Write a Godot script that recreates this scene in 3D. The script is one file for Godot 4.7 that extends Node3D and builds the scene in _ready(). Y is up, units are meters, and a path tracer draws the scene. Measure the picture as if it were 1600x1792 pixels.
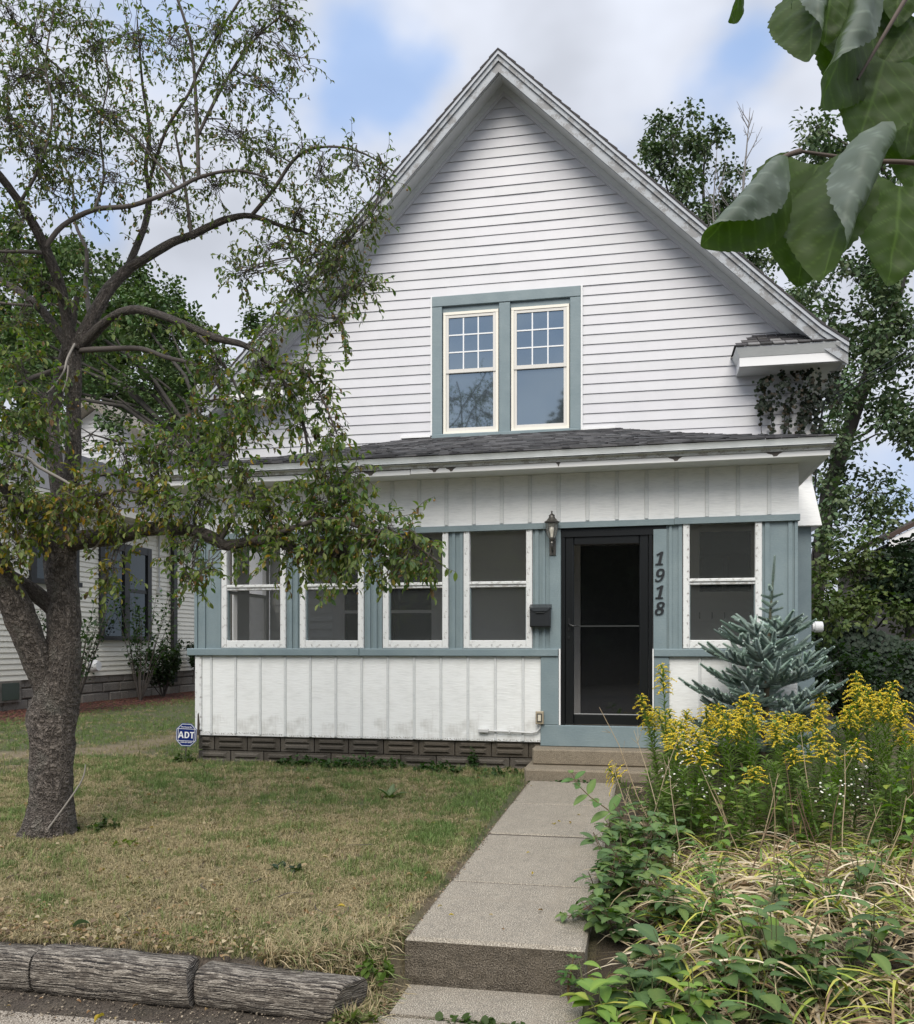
extends Node3D
# White gabled house with an enclosed front porch, seen across its front yard from the pavement.
# x runs along the house front, z towards the street (porch front at z = 0), y up, metres.

const RIDGE_X := -1.79
const RIDGE_Y := 9.07
const RAKE_R := 0.97
const RAKE_L := 1.045
const WALL_Z := -2.0

var M := {}
var rng := RandomNumberGenerator.new()


func _ready() -> void:
	# ---- camera -----------------------------------------------------------
	var cam := Camera3D.new()
	cam.name = "camera"
	cam.projection = Camera3D.PROJECTION_FRUSTUM
	cam.near = 0.05
	cam.far = 600.0
	cam.size = 0.05 * 1.12
	cam.frustum_offset = Vector2(0.0, 0.05 * 231.0 / 1600.0)
	cam.position = Vector3(0.0, 1.65, 9.75)
	cam.rotation = Vector3(0.0, atan(0.205), 0.0)
	add_child(cam)
	cam.current = true
	# ---- sky, sun, exposure ------------------------------------------------
	var env := Environment.new()
	env.background_mode = Environment.BG_SKY
	var pano := PanoramaSkyMaterial.new()
	pano.panorama = ImageTexture.create_from_image(sky_image())
	var sky := Sky.new()
	sky.sky_material = pano
	env.sky = sky
	env.background_energy_multiplier = 1.0
	env.tonemap_mode = Environment.TONE_MAPPER_LINEAR
	env.tonemap_exposure = 2.0
	env.sdfgi_enabled = true
	env.ssao_enabled = true
	env.ssil_enabled = true
	var we := WorldEnvironment.new()
	we.name = "environment"
	we.environment = env
	add_child(we)
	var sun := DirectionalLight3D.new()
	sun.name = "sun"
	sun.light_energy = 0.5
	sun.light_color = Color(1.0, 0.965, 0.91)
	sun.light_angular_distance = 40.0
	sun.shadow_enabled = true
	sun.rotation_degrees = Vector3(-48.0, -2.0, 0.0)
	add_child(sun)
	# ---- materials, setting, buildings, plants, small things --------------
	make_materials()
	ground()
	pavements()
	house_body()
	house_roof()
	house_gable_window()
	porch_shell()
	porch_front()
	porch_openings()
	porch_inside()
	front_steps()
	neighbour_left()
	neighbour_right()
	background_trees()
	fence_and_vines()
	crabapple()
	timbers()
	wall_things()
	spruce()
	flower_bed()
	daylilies()
	bed_straw()
	leafy_plants()
	small_weeds()
	wall_ivy()
	lawn()
	fallen_things()
	overhanging_branch()


# ============================ sky ===========================================
func sky_image() -> Image:
	var w := 2048
	var h := 1024
	var im := Image.create(w, h, false, Image.FORMAT_RGBF)
	var n1 := FastNoiseLite.new()
	n1.seed = 11
	n1.noise_type = FastNoiseLite.TYPE_SIMPLEX_SMOOTH
	n1.frequency = 2.1
	n1.fractal_octaves = 6
	n1.fractal_gain = 0.58
	var n2 := FastNoiseLite.new()
	n2.seed = 5
	n2.frequency = 5.0
	n2.fractal_octaves = 4
	# gaps in the cloud cover: direction and size
	var gaps := [[Vector3(-0.2297, 0.5124, -0.8274), 0.75, 0.00061], [Vector3(-0.1855, 0.5326, -0.8258), 0.45, 0.00031], [Vector3(-0.2576, 0.5524, -0.7928), 0.50, 0.00045], [Vector3(0.0949, 0.5284, -0.8437), 0.65, 0.00061], [Vector3(-0.4973, 0.3946, -0.7726), 0.90, 0.00080], [Vector3(-0.2832, 0.4981, -0.8196), 0.30, 0.00020], [Vector3(-0.1438, 0.4804, -0.8652), 0.20, 0.00020], [Vector3(0.0570, 0.5074, -0.8598), 0.30, 0.00045]]
	var sun_dir := Vector3(-0.02, 0.743, 0.669).normalized()
	for j in h:
		var el: float = (0.5 - (j + 0.5) / h) * PI
		var ce := cos(el)
		var se := sin(el)
		for i in w:
			var az: float = (i + 0.5) / w * TAU
			if se < -0.04:
				im.set_pixel(i, j, Color(0.16, 0.17, 0.15))
				continue
			var d := Vector3(sin(az) * ce, se, -cos(az) * ce)
			var q := Vector3(d.x, d.y * 1.7, d.z)
			var c: float = n1.get_noise_3dv(q) * 0.95 + 0.80
			for g in gaps:
				var a: float = 1.0 - d.dot(g[0])
				c -= g[1] * exp(-a / g[2])
			c = clampf(c * 1.25 - 0.12, 0.0, 1.0)
			c = c * c * (3.0 - 2.0 * c)
			c = 0.30 + 0.70 * c
			var bright: float = 0.5 + 0.5 * n2.get_noise_3dv(q)
			var zen: float = pow(maxf(se, 0.0), 0.8)
			var blue := Color(0.175, 0.285, 0.47).lerp(Color(0.12, 0.22, 0.43), zen)
			var lift: float = 1.0 + 0.8 * smoothstep(0.45, 1.0, se)
			var glow: float = exp(-(1.0 - d.dot(sun_dir)) * 3.6)
			var cl: float = (0.275 + 0.205 * bright) * lift + 0.31 * glow
			var cloud := Color(cl * 0.91, cl * 0.96, cl * 1.08)
			var col := blue.lerp(cloud, c)
			var low: float = exp(-maxf(se, 0.0) * 9.0) * 0.5
			col = col.lerp(Color(0.38, 0.40, 0.43), low)
			im.set_pixel(i, j, col)
	return im


# ============================ mesh builder ==================================
class MB:
	var v := PackedVector3Array()
	var n := PackedVector3Array()
	var c := PackedColorArray()
	var t := PackedVector2Array()
	var ix := PackedInt32Array()
	var col := Color.WHITE

	func tri(a: Vector3, b: Vector3, d: Vector3) -> void:
		var nn := (b - a).cross(d - a).normalized()
		var s := v.size()
		for p in [a, b, d]:
			v.append(p)
			n.append(nn)
			c.append(col)
			t.append(Vector2(p.x + p.z, p.y))
		ix.append_array([s, s + 2, s + 1])

	func quad(a: Vector3, b: Vector3, d: Vector3, e: Vector3, u := Vector2.ZERO) -> void:
		var nn := (b - a).cross(d - a)
		if nn.length_squared() < 1e-16:
			nn = (d - a).cross(e - a)
		nn = nn.normalized()
		var s := v.size()
		v.append_array([a, b, d, e])
		for k in 4:
			n.append(nn)
			c.append(col)
		var w := (b - a).length()
		var h := (e - a).length()
		if u != Vector2.ZERO:
			w = u.x
			h = u.y
		t.append_array([Vector2(0, 0), Vector2(w, 0), Vector2(w, h), Vector2(0, h)])
		ix.append_array([s, s + 2, s + 1, s, s + 3, s + 2])

	func box(lo: Vector3, hi: Vector3) -> void:
		obox(Transform3D(Basis(), (lo + hi) * 0.5), hi - lo)

	func obox(x: Transform3D, size: Vector3) -> void:
		var h := size * 0.5
		var p := []
		for k in 8:
			p.append(x * Vector3(h.x if k & 1 else -h.x, h.y if k & 2 else -h.y, h.z if k & 4 else -h.z))
		quad(p[4], p[5], p[7], p[6])
		quad(p[1], p[0], p[2], p[3])
		quad(p[5], p[1], p[3], p[7])
		quad(p[0], p[4], p[6], p[2])
		quad(p[6], p[7], p[3], p[2])
		quad(p[0], p[1], p[5], p[4])

	# box with its long edges towards +z chamfered
	func cbox(lo: Vector3, hi: Vector3, b: float) -> void:
		var f := hi.z
		var m := hi.z - b
		var p := [Vector3(lo.x, lo.y, m), Vector3(hi.x, lo.y, m), Vector3(hi.x, hi.y, m), Vector3(lo.x, hi.y, m)]
		var q := [Vector3(lo.x + b, lo.y + b, f), Vector3(hi.x - b, lo.y + b, f), Vector3(hi.x - b, hi.y - b, f), Vector3(lo.x + b, hi.y - b, f)]
		var r := [Vector3(lo.x, lo.y, lo.z), Vector3(hi.x, lo.y, lo.z), Vector3(hi.x, hi.y, lo.z), Vector3(lo.x, hi.y, lo.z)]
		quad(q[0], q[1], q[2], q[3])
		for k in 4:
			var l := (k + 1) % 4
			quad(p[k], p[l], q[l], q[k])
			quad(r[k], r[l], p[l], p[k])
		quad(r[1], r[0], r[3], r[2])

	# polygon in x,y (anticlockwise seen from +z), from z0 to z1
	func prism(poly: Array, z0: float, z1: float) -> void:
		var pk := PackedVector2Array(poly)
		if Geometry2D.is_polygon_clockwise(pk):
			pk.reverse()
		var tr := Geometry2D.triangulate_polygon(pk)
		for k in range(0, tr.size(), 3):
			var a := pk[tr[k]]
			var b := pk[tr[k + 1]]
			var d := pk[tr[k + 2]]
			if (b - a).cross(d - a) < 0.0:
				var q := b
				b = d
				d = q
			tri(Vector3(a.x, a.y, z1), Vector3(b.x, b.y, z1), Vector3(d.x, d.y, z1))
			tri(Vector3(a.x, a.y, z0), Vector3(d.x, d.y, z0), Vector3(b.x, b.y, z0))
		for k in pk.size():
			var a := pk[k]
			var b := pk[(k + 1) % pk.size()]
			quad(Vector3(a.x, a.y, z1), Vector3(a.x, a.y, z0), Vector3(b.x, b.y, z0), Vector3(b.x, b.y, z1))

	func tube(pts: Array, rs: Array, sides: int, uw := 1.0, cap := true) -> void:
		var s := v.size()
		var up := Vector3(0.13, 0.0, 1.0).normalized()
		var along := 0.0
		var side := Vector3.ZERO
		for k in pts.size():
			var p: Vector3 = pts[k]
			var dir: Vector3
			if k == 0:
				dir = pts[1] - p
			elif k == pts.size() - 1:
				dir = p - pts[k - 1]
			else:
				dir = pts[k + 1] - pts[k - 1]
			dir = dir.normalized()
			if k == 0:
				if absf(dir.dot(up)) > 0.95:
					up = Vector3(1, 0, 0)
				side = up.cross(dir).normalized()
			else:
				side = (side - dir * side.dot(dir)).normalized()
				along += (p - pts[k - 1]).length()
			var other := dir.cross(side)
			for j in sides + 1:
				var a := TAU * j / sides
				var o := side * cos(a) + other * sin(a)
				v.append(p + o * rs[k])
				n.append(o)
				c.append(col)
				t.append(Vector2(uw * j / sides, along))
		for k in pts.size() - 1:
			for j in sides:
				var a := s + k * (sides + 1) + j
				var b := a + sides + 1
				ix.append_array([a, b, a + 1, a + 1, b, b + 1])
		if cap and rs[-1] > 0.002:
			var e := v.size()
			v.append(pts[-1])
			var dn: Vector3 = (pts[-1] - pts[-2]).normalized()
			n.append(dn)
			c.append(col)
			t.append(Vector2(0.5, along))
			var l := s + (pts.size() - 1) * (sides + 1)
			for j in sides:
				ix.append_array([l + j, e, l + j + 1])

	# profile of (radius, height) turned about the y axis through o
	func lathe(prof: Array, sides: int, o: Vector3, smooth := true) -> void:
		for k in prof.size() - 1:
			var a: Vector2 = prof[k]
			var b: Vector2 = prof[k + 1]
			var sl := Vector2(b.y - a.y, a.x - b.x).normalized()
			for j in sides:
				var g := TAU * j / sides
				var h := TAU * (j + 1) / sides
				var s := v.size()
				for q in [[a, g], [a, h], [b, h], [b, g]]:
					var r: Vector2 = q[0]
					var ang: float = q[1] if smooth else (g + h) * 0.5
					v.append(o + Vector3(cos(q[1]) * r.x, r.y, sin(q[1]) * r.x))
					n.append(Vector3(cos(ang) * sl.x, sl.y, sin(ang) * sl.x))
					c.append(col)
					t.append(Vector2(q[1] / TAU, r.y))
				ix.append_array([s, s + 1, s + 2, s, s + 2, s + 3])

	func add(o: ArrayMesh, x: Transform3D, tint := Color.WHITE) -> void:
		var a := o.surface_get_arrays(0)
		var s := v.size()
		var av: PackedVector3Array = a[Mesh.ARRAY_VERTEX]
		var an: PackedVector3Array = a[Mesh.ARRAY_NORMAL]
		var ac: PackedColorArray = a[Mesh.ARRAY_COLOR]
		var at: PackedVector2Array = a[Mesh.ARRAY_TEX_UV]
		for k in av.size():
			v.append(x * av[k])
			n.append((x.basis * an[k]).normalized())
			c.append(ac[k] * tint)
		t.append_array(at)
		for i in a[Mesh.ARRAY_INDEX]:
			ix.append(i + s)

	func mesh() -> ArrayMesh:
		var m := ArrayMesh.new()
		var a := []
		a.resize(Mesh.ARRAY_MAX)
		a[Mesh.ARRAY_VERTEX] = v
		a[Mesh.ARRAY_NORMAL] = n
		a[Mesh.ARRAY_COLOR] = c
		a[Mesh.ARRAY_TEX_UV] = t
		a[Mesh.ARRAY_INDEX] = ix
		m.add_surface_from_arrays(Mesh.PRIMITIVE_TRIANGLES, a)
		return m


# ============================ nodes =========================================
func thing(called: String, label: String, category: String, at := Vector3.ZERO, group := "") -> Node3D:
	var o := Node3D.new()
	o.name = numbered(called)
	add_child(o, true)
	o.position = at
	o.set_meta("label", label)
	o.set_meta("category", category)
	if group:
		o.set_meta("group", group)
	return o


var used := {}


func numbered(called: String) -> String:
	var k: int = used.get(called, -1) + 1
	used[called] = k
	return called if k == 0 else "%s_%03d" % [called, k]


func part(called: String, mesh: Mesh, mat: Material, parent: Node, at := Transform3D()) -> MeshInstance3D:
	var o := MeshInstance3D.new()
	o.mesh = mesh
	o.material_override = mat
	var key := str(parent.get_instance_id()) + called
	var k: int = used.get(key, -1) + 1
	used[key] = k
	o.name = called if k == 0 else "%s_%03d" % [called, k]
	parent.add_child(o, true)
	o.transform = at
	return o


func boxpart(called: String, lo: Vector3, hi: Vector3, mat: Material, parent: Node, bevel := 0.0) -> MeshInstance3D:
	var b := MB.new()
	if bevel > 0.0:
		b.cbox(lo, hi, bevel)
	else:
		b.box(lo, hi)
	return part(called, b.mesh(), mat, parent)


func single(called: String, mesh: Mesh, mat: Material, label: String, category: String, at := Transform3D(), group := "") -> MeshInstance3D:
	var o := MeshInstance3D.new()
	o.mesh = mesh
	o.material_override = mat
	o.name = numbered(called)
	add_child(o, true)
	o.transform = at
	o.set_meta("label", label)
	o.set_meta("category", category)
	if group:
		o.set_meta("group", group)
	return o


func struct(called: String, mesh: Mesh, mat: Material, label: String, parent: Node = self) -> MeshInstance3D:
	var o := MeshInstance3D.new()
	o.mesh = mesh
	o.material_override = mat
	o.name = numbered(called)
	parent.add_child(o, true)
	o.set_meta("kind", "structure")
	o.set_meta("label", label)
	return o


func many(called: String, mesh: Mesh, mat: Material, xs: Array, cols: Array, parent: Node = self) -> MultiMeshInstance3D:
	var mm := MultiMesh.new()
	mm.transform_format = MultiMesh.TRANSFORM_3D
	mm.use_colors = cols.size() > 0
	mm.mesh = mesh
	mm.instance_count = xs.size()
	for k in xs.size():
		mm.set_instance_transform(k, xs[k])
		if cols.size():
			mm.set_instance_color(k, cols[k])
	var o := MultiMeshInstance3D.new()
	o.multimesh = mm
	o.material_override = mat
	o.name = numbered(called) if parent == self else called
	parent.add_child(o, true)
	o.set_meta("kind", "stuff")
	return o


func frame(dir: Vector3, up: Vector3) -> Basis:
	var y := dir.normalized()
	var z := up - y * up.dot(y)
	if z.length_squared() < 1e-5:
		z = Vector3(0.3, 0.1, 1.0) - y * Vector3(0.3, 0.1, 1.0).dot(y)
	z = z.normalized()
	return Basis(y.cross(z), y, z)


func rv() -> Vector3:
	return Vector3(rng.randf_range(-1, 1), rng.randf_range(-1, 1), rng.randf_range(-1, 1))


# ============================ materials =====================================
func lin(r: float, g: float, b: float) -> Color:
	return Color(r, g, b).linear_to_srgb()


func flat(c: Color, rough: float, extra := {}) -> StandardMaterial3D:
	var m := StandardMaterial3D.new()
	m.albedo_color = c.linear_to_srgb()
	m.roughness = rough
	for k in extra:
		m.set(k, extra[k])
	return m


func noise(sd: int, freq: float, oct := 4, kind := FastNoiseLite.TYPE_SIMPLEX_SMOOTH) -> FastNoiseLite:
	var f := FastNoiseLite.new()
	f.seed = sd
	f.frequency = freq
	f.fractal_octaves = oct
	f.noise_type = kind
	return f


# a noise image that tiles, values 0..1, as floats
func field(sd: int, freq: float, oct: int, size: int) -> PackedByteArray:
	return noise(sd, freq, oct).get_seamless_image(size, size, false, false, 0.12, true).get_data()


func tex(size: int, f: Callable) -> ImageTexture:
	var im := Image.create(size, size, false, Image.FORMAT_RGB8)
	for j in size:
		for i in size:
			im.set_pixel(i, j, f.call(i, j))
	return ImageTexture.create_from_image(im)


func tri_mat(t: Texture2D, per_metre: float, rough: float, bump: Texture2D = null, bump_cm := 0.0, stretch := Vector3.ONE) -> StandardMaterial3D:
	var m := StandardMaterial3D.new()
	m.albedo_texture = t
	m.uv1_triplanar = true
	m.uv1_world_triplanar = true
	m.uv1_scale = stretch * per_metre
	m.roughness = rough
	if bump:
		m.heightmap_enabled = true
		m.heightmap_texture = bump
		m.heightmap_scale = bump_cm
	return m


func leaf_mat(back: float, rough := 0.55) -> StandardMaterial3D:
	var m := StandardMaterial3D.new()
	m.vertex_color_use_as_albedo = true
	m.roughness = rough
	m.metallic_specular = 0.4
	m.backlight_enabled = true
	m.backlight = Color(back * 0.85, back, back * 0.35)
	return m


func mixc(a: Color, b: Color, k: float) -> Color:
	return a.lerp(b, clampf(k, 0.0, 1.0))


func make_materials() -> void:
	var S := 512
	var a := field(1, 0.006, 5, S)
	var b := field(2, 0.03, 4, S)
	var d := field(3, 0.11, 3, S)
	var e := field(4, 0.25, 2, S)
	var at := func(f: PackedByteArray, i: int, j: int) -> float: return f[(posmod(j, S)) * S + posmod(i, S)] / 255.0
	# vinyl siding: nearly clean, faint grime
	var vinyl := tex(S, func(i, j):
		var k: float = at.call(a, i, j) * 0.6 + at.call(b, i, j) * 0.4
		return lin(0.595, 0.60, 0.625).lerp(lin(0.52, 0.53, 0.555), clampf(k * 1.3 - 0.45, 0, 1) * 0.7))
	M.vinyl = tri_mat(vinyl, 0.55, 0.42)
	M.vinyl_b = M.vinyl.duplicate()
	M.vinyl_b.albedo_color = lin(0.965, 0.965, 0.96)
	M.vinyl_c = M.vinyl.duplicate()
	M.vinyl_c.albedo_color = lin(0.985, 0.98, 0.985)
	# painted board, brushed, dull white
	var board := tex(S, func(i, j):
		var k: float = at.call(b, absi(i - 256) / 3, j * 2) * 0.5 + at.call(d, absi(i - 256) / 5, j * 2) * 0.5
		var q: float = at.call(a, i, j)
		return lin(0.77, 0.785, 0.78).lerp(lin(0.60, 0.62, 0.62), clampf((k - 0.4) * 1.4 + (q - 0.5) * 0.5, 0, 1)))
	var board_h := tex(S, func(i, j):
		var k: float = at.call(b, absi(i - 256) / 3, j * 2) * 0.4 + at.call(d, absi(i - 256) / 6, j * 2) * 0.6
		return Color(k, k, k))
	M.board = tri_mat(board, 0.9, 0.6, board_h, 0.25)
	# the skirt: the same boards, with soil splashed up their feet (uv: one tile over the skirt's height)
	var skirt := tex(S, func(i, j):
		var k: float = at.call(b, absi(i - 256) / 3, j * 2) * 0.5 + at.call(d, absi(i - 256) / 5, j * 3) * 0.5
		var q: float = at.call(a, i, j)
		var c := lin(0.79, 0.81, 0.80).lerp(lin(0.64, 0.66, 0.65), clampf((k - 0.4) * 1.5 + (q - 0.5) * 0.5, 0, 1))
		var foot: float = float(j) / S
		var run: float = at.call(b, i * 2, j / 4)
		var dirt: float = clampf((foot - 0.86 + (q - 0.5) * 0.7 + (run - 0.5) * 0.30) * 2.4, 0, 1) * 0.30
		c = mixc(c, lin(0.26, 0.245, 0.21), dirt)
		if foot > 0.975 and at.call(d, i, j) > 0.60:
			c = mixc(c, lin(0.10, 0.09, 0.075), 0.6)
		return c)
	M.skirt = StandardMaterial3D.new()
	M.skirt.albedo_texture = skirt
	M.skirt.roughness = 0.6
	M.skirt.heightmap_enabled = true
	M.skirt.heightmap_texture = board_h
	M.skirt.heightmap_scale = 0.25
	# old white paint flaking off grey wood
	var flake := func(i: int, j: int) -> float:
		return at.call(a, i, j) * 0.55 + at.call(b, i, j) * 0.3 + at.call(d, i, j) * 0.32
	var peel := tex(S, func(i, j):
		var k: float = flake.call(i, j)
		var c := lin(0.76, 0.775, 0.765).lerp(lin(0.66, 0.68, 0.67), at.call(b, j, i))
		if k > 0.80:
			c = lin(0.20, 0.185, 0.165).lerp(lin(0.33, 0.31, 0.28), at.call(d, i * 3, j / 3))
		elif k > 0.785:
			c = lin(0.86, 0.86, 0.85)
		return c)
	var peel_h := tex(S, func(i, j):
		var k: float = 0.85 if flake.call(i, j) < 0.80 else 0.25
		return Color(k, k, k))
	M.peel = tri_mat(peel, 4.4, 0.6, peel_h, 0.4)
	var peel2 := tex(S, func(i, j):
		var k: float = flake.call(i, j)
		var c := lin(0.70, 0.715, 0.71).lerp(lin(0.58, 0.60, 0.60), at.call(b, j, i))
		if k > 0.625:
			c = lin(0.34, 0.33, 0.31).lerp(lin(0.50, 0.49, 0.47), at.call(d, i * 3, j))
		elif k > 0.61:
			c = lin(0.80, 0.81, 0.80)
		return c)
	var peel2_h := tex(S, func(i, j):
		var k: float = 0.85 if flake.call(i, j) < 0.625 else 0.25
		return Color(k, k, k))
	M.peel_more = tri_mat(peel2, 1.7, 0.65, peel2_h, 0.4)
	M.rake = tri_mat(peel2, 1.15, 0.6)
	M.rake.albedo_color = lin(0.60, 0.625, 0.665)
	# blue-grey trim
	var trim := tex(S, func(i, j):
		var k: float = at.call(a, i, j) * 0.5 + at.call(d, i / 2, j * 2) * 0.5
		return lin(0.165, 0.222, 0.242).lerp(lin(0.212, 0.272, 0.288), clampf(k * 1.6 - 0.3, 0, 1)))
	M.trim = tri_mat(trim, 0.9, 0.5, board_h, 0.12)
	M.trim_edge = flat(Color(0.22, 0.28, 0.29), 0.6)
	M.batten = tri_mat(board, 1.1, 0.6)
	M.batten.albedo_color = lin(0.82, 0.83, 0.83)
	M.rake_crown = flat(Color(0.43, 0.455, 0.49), 0.5)
	M.soffit = tri_mat(board, 1.1, 0.6)
	M.soffit.albedo_color = lin(0.86, 0.87, 0.87)
	M.cream = flat(Color(0.82, 0.79, 0.69), 0.5)
	M.sash_cream = flat(Color(0.66, 0.645, 0.60), 0.45)
	M.muntin = flat(Color(0.78, 0.80, 0.81), 0.4)
	M.dark_frame = flat(Color(0.016, 0.017, 0.017), 0.45)
	M.black_paint = flat(Color(0.0065, 0.008, 0.009), 0.3)
	M.black_metal = flat(Color(0.012, 0.015, 0.018), 0.42)
	M.handle = flat(Color(0.07, 0.075, 0.075), 0.35, {"metallic": 0.6})
	M.white_plain = flat(Color(0.78, 0.79, 0.79), 0.5)
	M.pewter = flat(Color(0.12, 0.115, 0.105), 0.42, {"metallic": 0.7})
	M.beige = flat(Color(0.36, 0.31, 0.22), 0.5)
	M.grey_pipe = flat(Color(0.52, 0.53, 0.52), 0.5)
	M.inside_wall = flat(Color(0.50, 0.50, 0.48), 0.7)
	M.inside_trim = flat(Color(0.46, 0.45, 0.43), 0.6)
	M.inside_floor = flat(Color(0.16, 0.14, 0.12), 0.7)
	M.inside_ceiling = flat(Color(0.52, 0.51, 0.49), 0.8)
	M.dark_room = flat(Color(0.014, 0.015, 0.016), 0.5)
	M.pane = flat(Color(0.05, 0.06, 0.06, 0.012), 0.02, {"transparency": BaseMaterial3D.TRANSPARENCY_ALPHA})
	M.pane_dusty = flat(Color(0.50, 0.54, 0.53, 0.032), 0.03, {"transparency": BaseMaterial3D.TRANSPARENCY_ALPHA})
	M.globe = flat(Color(0.75, 0.74, 0.66, 0.16), 0.04, {"transparency": BaseMaterial3D.TRANSPARENCY_ALPHA})
	M.pane_coated = flat(Color(0.215, 0.265, 0.30), 0.03, {"metallic": 0.8})
	M.pane_dark = flat(Color(0.055, 0.066, 0.07), 0.05, {"metallic": 0.75})
	# shingles
	var grit := tex(256, func(i, j):
		var k: float = at.call(e, i, j) * 0.6 + at.call(d, i, j) * 0.4
		return Color.WHITE.lerp(lin(0.45, 0.45, 0.46), clampf(k * 1.7 - 0.4, 0, 1)))
	M.shingle = tri_mat(grit, 4.0, 0.9)
	M.shingle.vertex_color_use_as_albedo = true
	# concrete with pebbles showing
	var conc := tex(S, func(i, j):
		var k: float = at.call(e, i, j)
		var c := lin(0.225, 0.195, 0.152).lerp(lin(0.30, 0.262, 0.205), at.call(a, i, j))
		if k > 0.60:
			c = mixc(c, lin(0.52, 0.48, 0.40), (k - 0.60) * 9.0)
		elif k < 0.42:
			c = mixc(c, lin(0.075, 0.066, 0.052), (0.42 - k) * 7.0)
		return mixc(c, lin(0.17, 0.155, 0.125), clampf(at.call(b, i, j) * 2.4 - 1.25, 0, 1) * 0.7))
	var conc_h := tex(S, func(i, j):
		var k: float = at.call(e, i, j) * 0.6 + at.call(d, i, j) * 0.4
		return Color(k, k, k))
	M.concrete = tri_mat(conc, 0.95, 0.88, conc_h, 0.5)
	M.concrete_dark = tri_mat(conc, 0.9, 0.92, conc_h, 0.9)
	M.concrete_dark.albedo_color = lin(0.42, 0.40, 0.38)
	M.step_stone = tri_mat(conc, 1.2, 0.9, conc_h, 0.4)
	M.step_stone.albedo_color = lin(0.80, 0.76, 0.70)
	M.road = tri_mat(conc, 0.8, 0.9, conc_h, 0.4)
	M.road.albedo_color = lin(1.0, 0.98, 0.99)
	M.block = tri_mat(conc, 1.6, 0.92, conc_h, 0.9)
	M.block_b = M.block.duplicate()
	M.block_b.albedo_color = lin(0.28, 0.275, 0.275)
	M.block_c = M.block.duplicate()
	M.block_c.albedo_color = lin(0.36, 0.345, 0.33)
	M.block.albedo_color = lin(0.38, 0.38, 0.39)
	M.stone = tri_mat(conc, 0.8, 0.92, conc_h, 1.2)
	M.stone.albedo_color = lin(0.9, 0.92, 1.0)
	# soil: dark crumbs and dry litter
	var soil := tex(S, func(i, j):
		var k: float = at.call(d, i, j)
		var c := lin(0.55, 0.55, 0.55).lerp(lin(1.0, 1.0, 1.0), at.call(b, i, j))
		c = mixc(c, lin(0.25, 0.25, 0.25), (0.47 - k) * 6.0)
		if at.call(e, i, j) > 0.66:
			c = mixc(c, Color.WHITE, 0.7)
		return c)
	M.ground = tri_mat(soil, 1.3, 0.95, conc_h, 1.2)
	M.ground.vertex_color_use_as_albedo = true
	# bark: long ridges (uv: around, along)
	var bark_k := func(i: int, j: int) -> float:
		var wob: float = at.call(b, i, absi(j - 256) * 2 / 3) * 44.0
		return at.call(d, i + int(wob), absi(j - 256) / 2) * 0.50 + at.call(b, i + int(wob), absi(j - 256) / 2) * 0.30 + at.call(e, i + int(wob) / 2, absi(j - 256)) * 0.20
	var bark := tex(S, func(i, j):
		var k: float = bark_k.call(i, j)
		var c := lin(0.042, 0.034, 0.028).lerp(lin(0.225, 0.195, 0.17), clampf(k * 3.0 - 1.0, 0, 1))
		return mixc(c, lin(0.15, 0.155, 0.13), clampf(at.call(a, i, j) * 3.0 - 1.8, 0, 1) * 0.5))
	var bark_h := tex(S, func(i, j):
		var k: float = clampf(bark_k.call(i, j) * 2.6 - 0.8, 0, 1)
		return Color(k, k, k))
	M.bark = StandardMaterial3D.new()
	M.bark.albedo_texture = bark
	M.bark.heightmap_enabled = true
	M.bark.heightmap_texture = bark_h
	M.bark.heightmap_scale = 3.0
	M.bark.roughness = 0.92
	M.bark.uv1_scale = Vector3(1.0, 0.8, 1.0)
	M.twig = flat(Color(0.080, 0.068, 0.060), 0.85)
	M.pale_twig = flat(Color(0.26, 0.24, 0.215), 0.85)
	M.far_bark = flat(Color(0.055, 0.050, 0.044), 0.9)
	M.dead_bark = flat(Color(0.20, 0.19, 0.18), 0.9)
	# weathered timber (uv: x along in metres)
	var tim_k := func(i: int, j: int) -> float:
		var wob: float = at.call(a, i, j) * 7.0
		return at.call(d, absi(i - 256) / 20, j + int(wob)) * 0.35 + at.call(e, absi(i - 256) / 17, j + int(wob)) * 0.45 + at.call(e, absi(i - 256) / 3, j) * 0.2
	var tim := tex(S, func(i, j):
		var k: float = tim_k.call(i, j)
		var c := lin(0.030, 0.025, 0.020).lerp(lin(0.37, 0.335, 0.285), clampf(k * 3.6 - 1.15, 0, 1))
		c = mixc(c, lin(0.05, 0.04, 0.032), clampf(at.call(b, i / 3, j) * 2.4 - 1.15, 0, 1) * 0.8)
		var crack: float = at.call(d, absi(i - 256) / 23 + 90, j + int(at.call(a, i, j) * 9.0))
		return mixc(c, lin(0.012, 0.010, 0.009), clampf((0.36 - crack) * 22.0, 0, 1)))
	var tim_h := tex(S, func(i, j):
		var k: float = clampf(tim_k.call(i, j) * 2.6 - 0.8, 0, 1)
		return Color(k, k, k))
	M.timber = StandardMaterial3D.new()
	M.timber.albedo_texture = tim
	M.timber.heightmap_enabled = true
	M.timber.heightmap_texture = tim_h
	M.timber.heightmap_scale = 0.7
	M.timber.roughness = 0.9
	M.timber.uv1_scale = Vector3(1.4, 2.2, 1.0)
	# plants
	M.leaf = leaf_mat(1.0)
	M.leaf_far = leaf_mat(0.6, 0.6)
	M.leaf_big = leaf_mat(0.8, 0.5)
	M.leaf_near = leaf_mat(1.0, 0.5)
	M.petal = leaf_mat(0.3, 0.7)
	M.needle = leaf_mat(0.1, 0.6)
	M.grass = leaf_mat(0.5, 0.7)
	M.fruit = flat(Color(0.30, 0.16, 0.05), 0.4, {"vertex_color_use_as_albedo": true})
	M.tinted = StandardMaterial3D.new()
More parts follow.
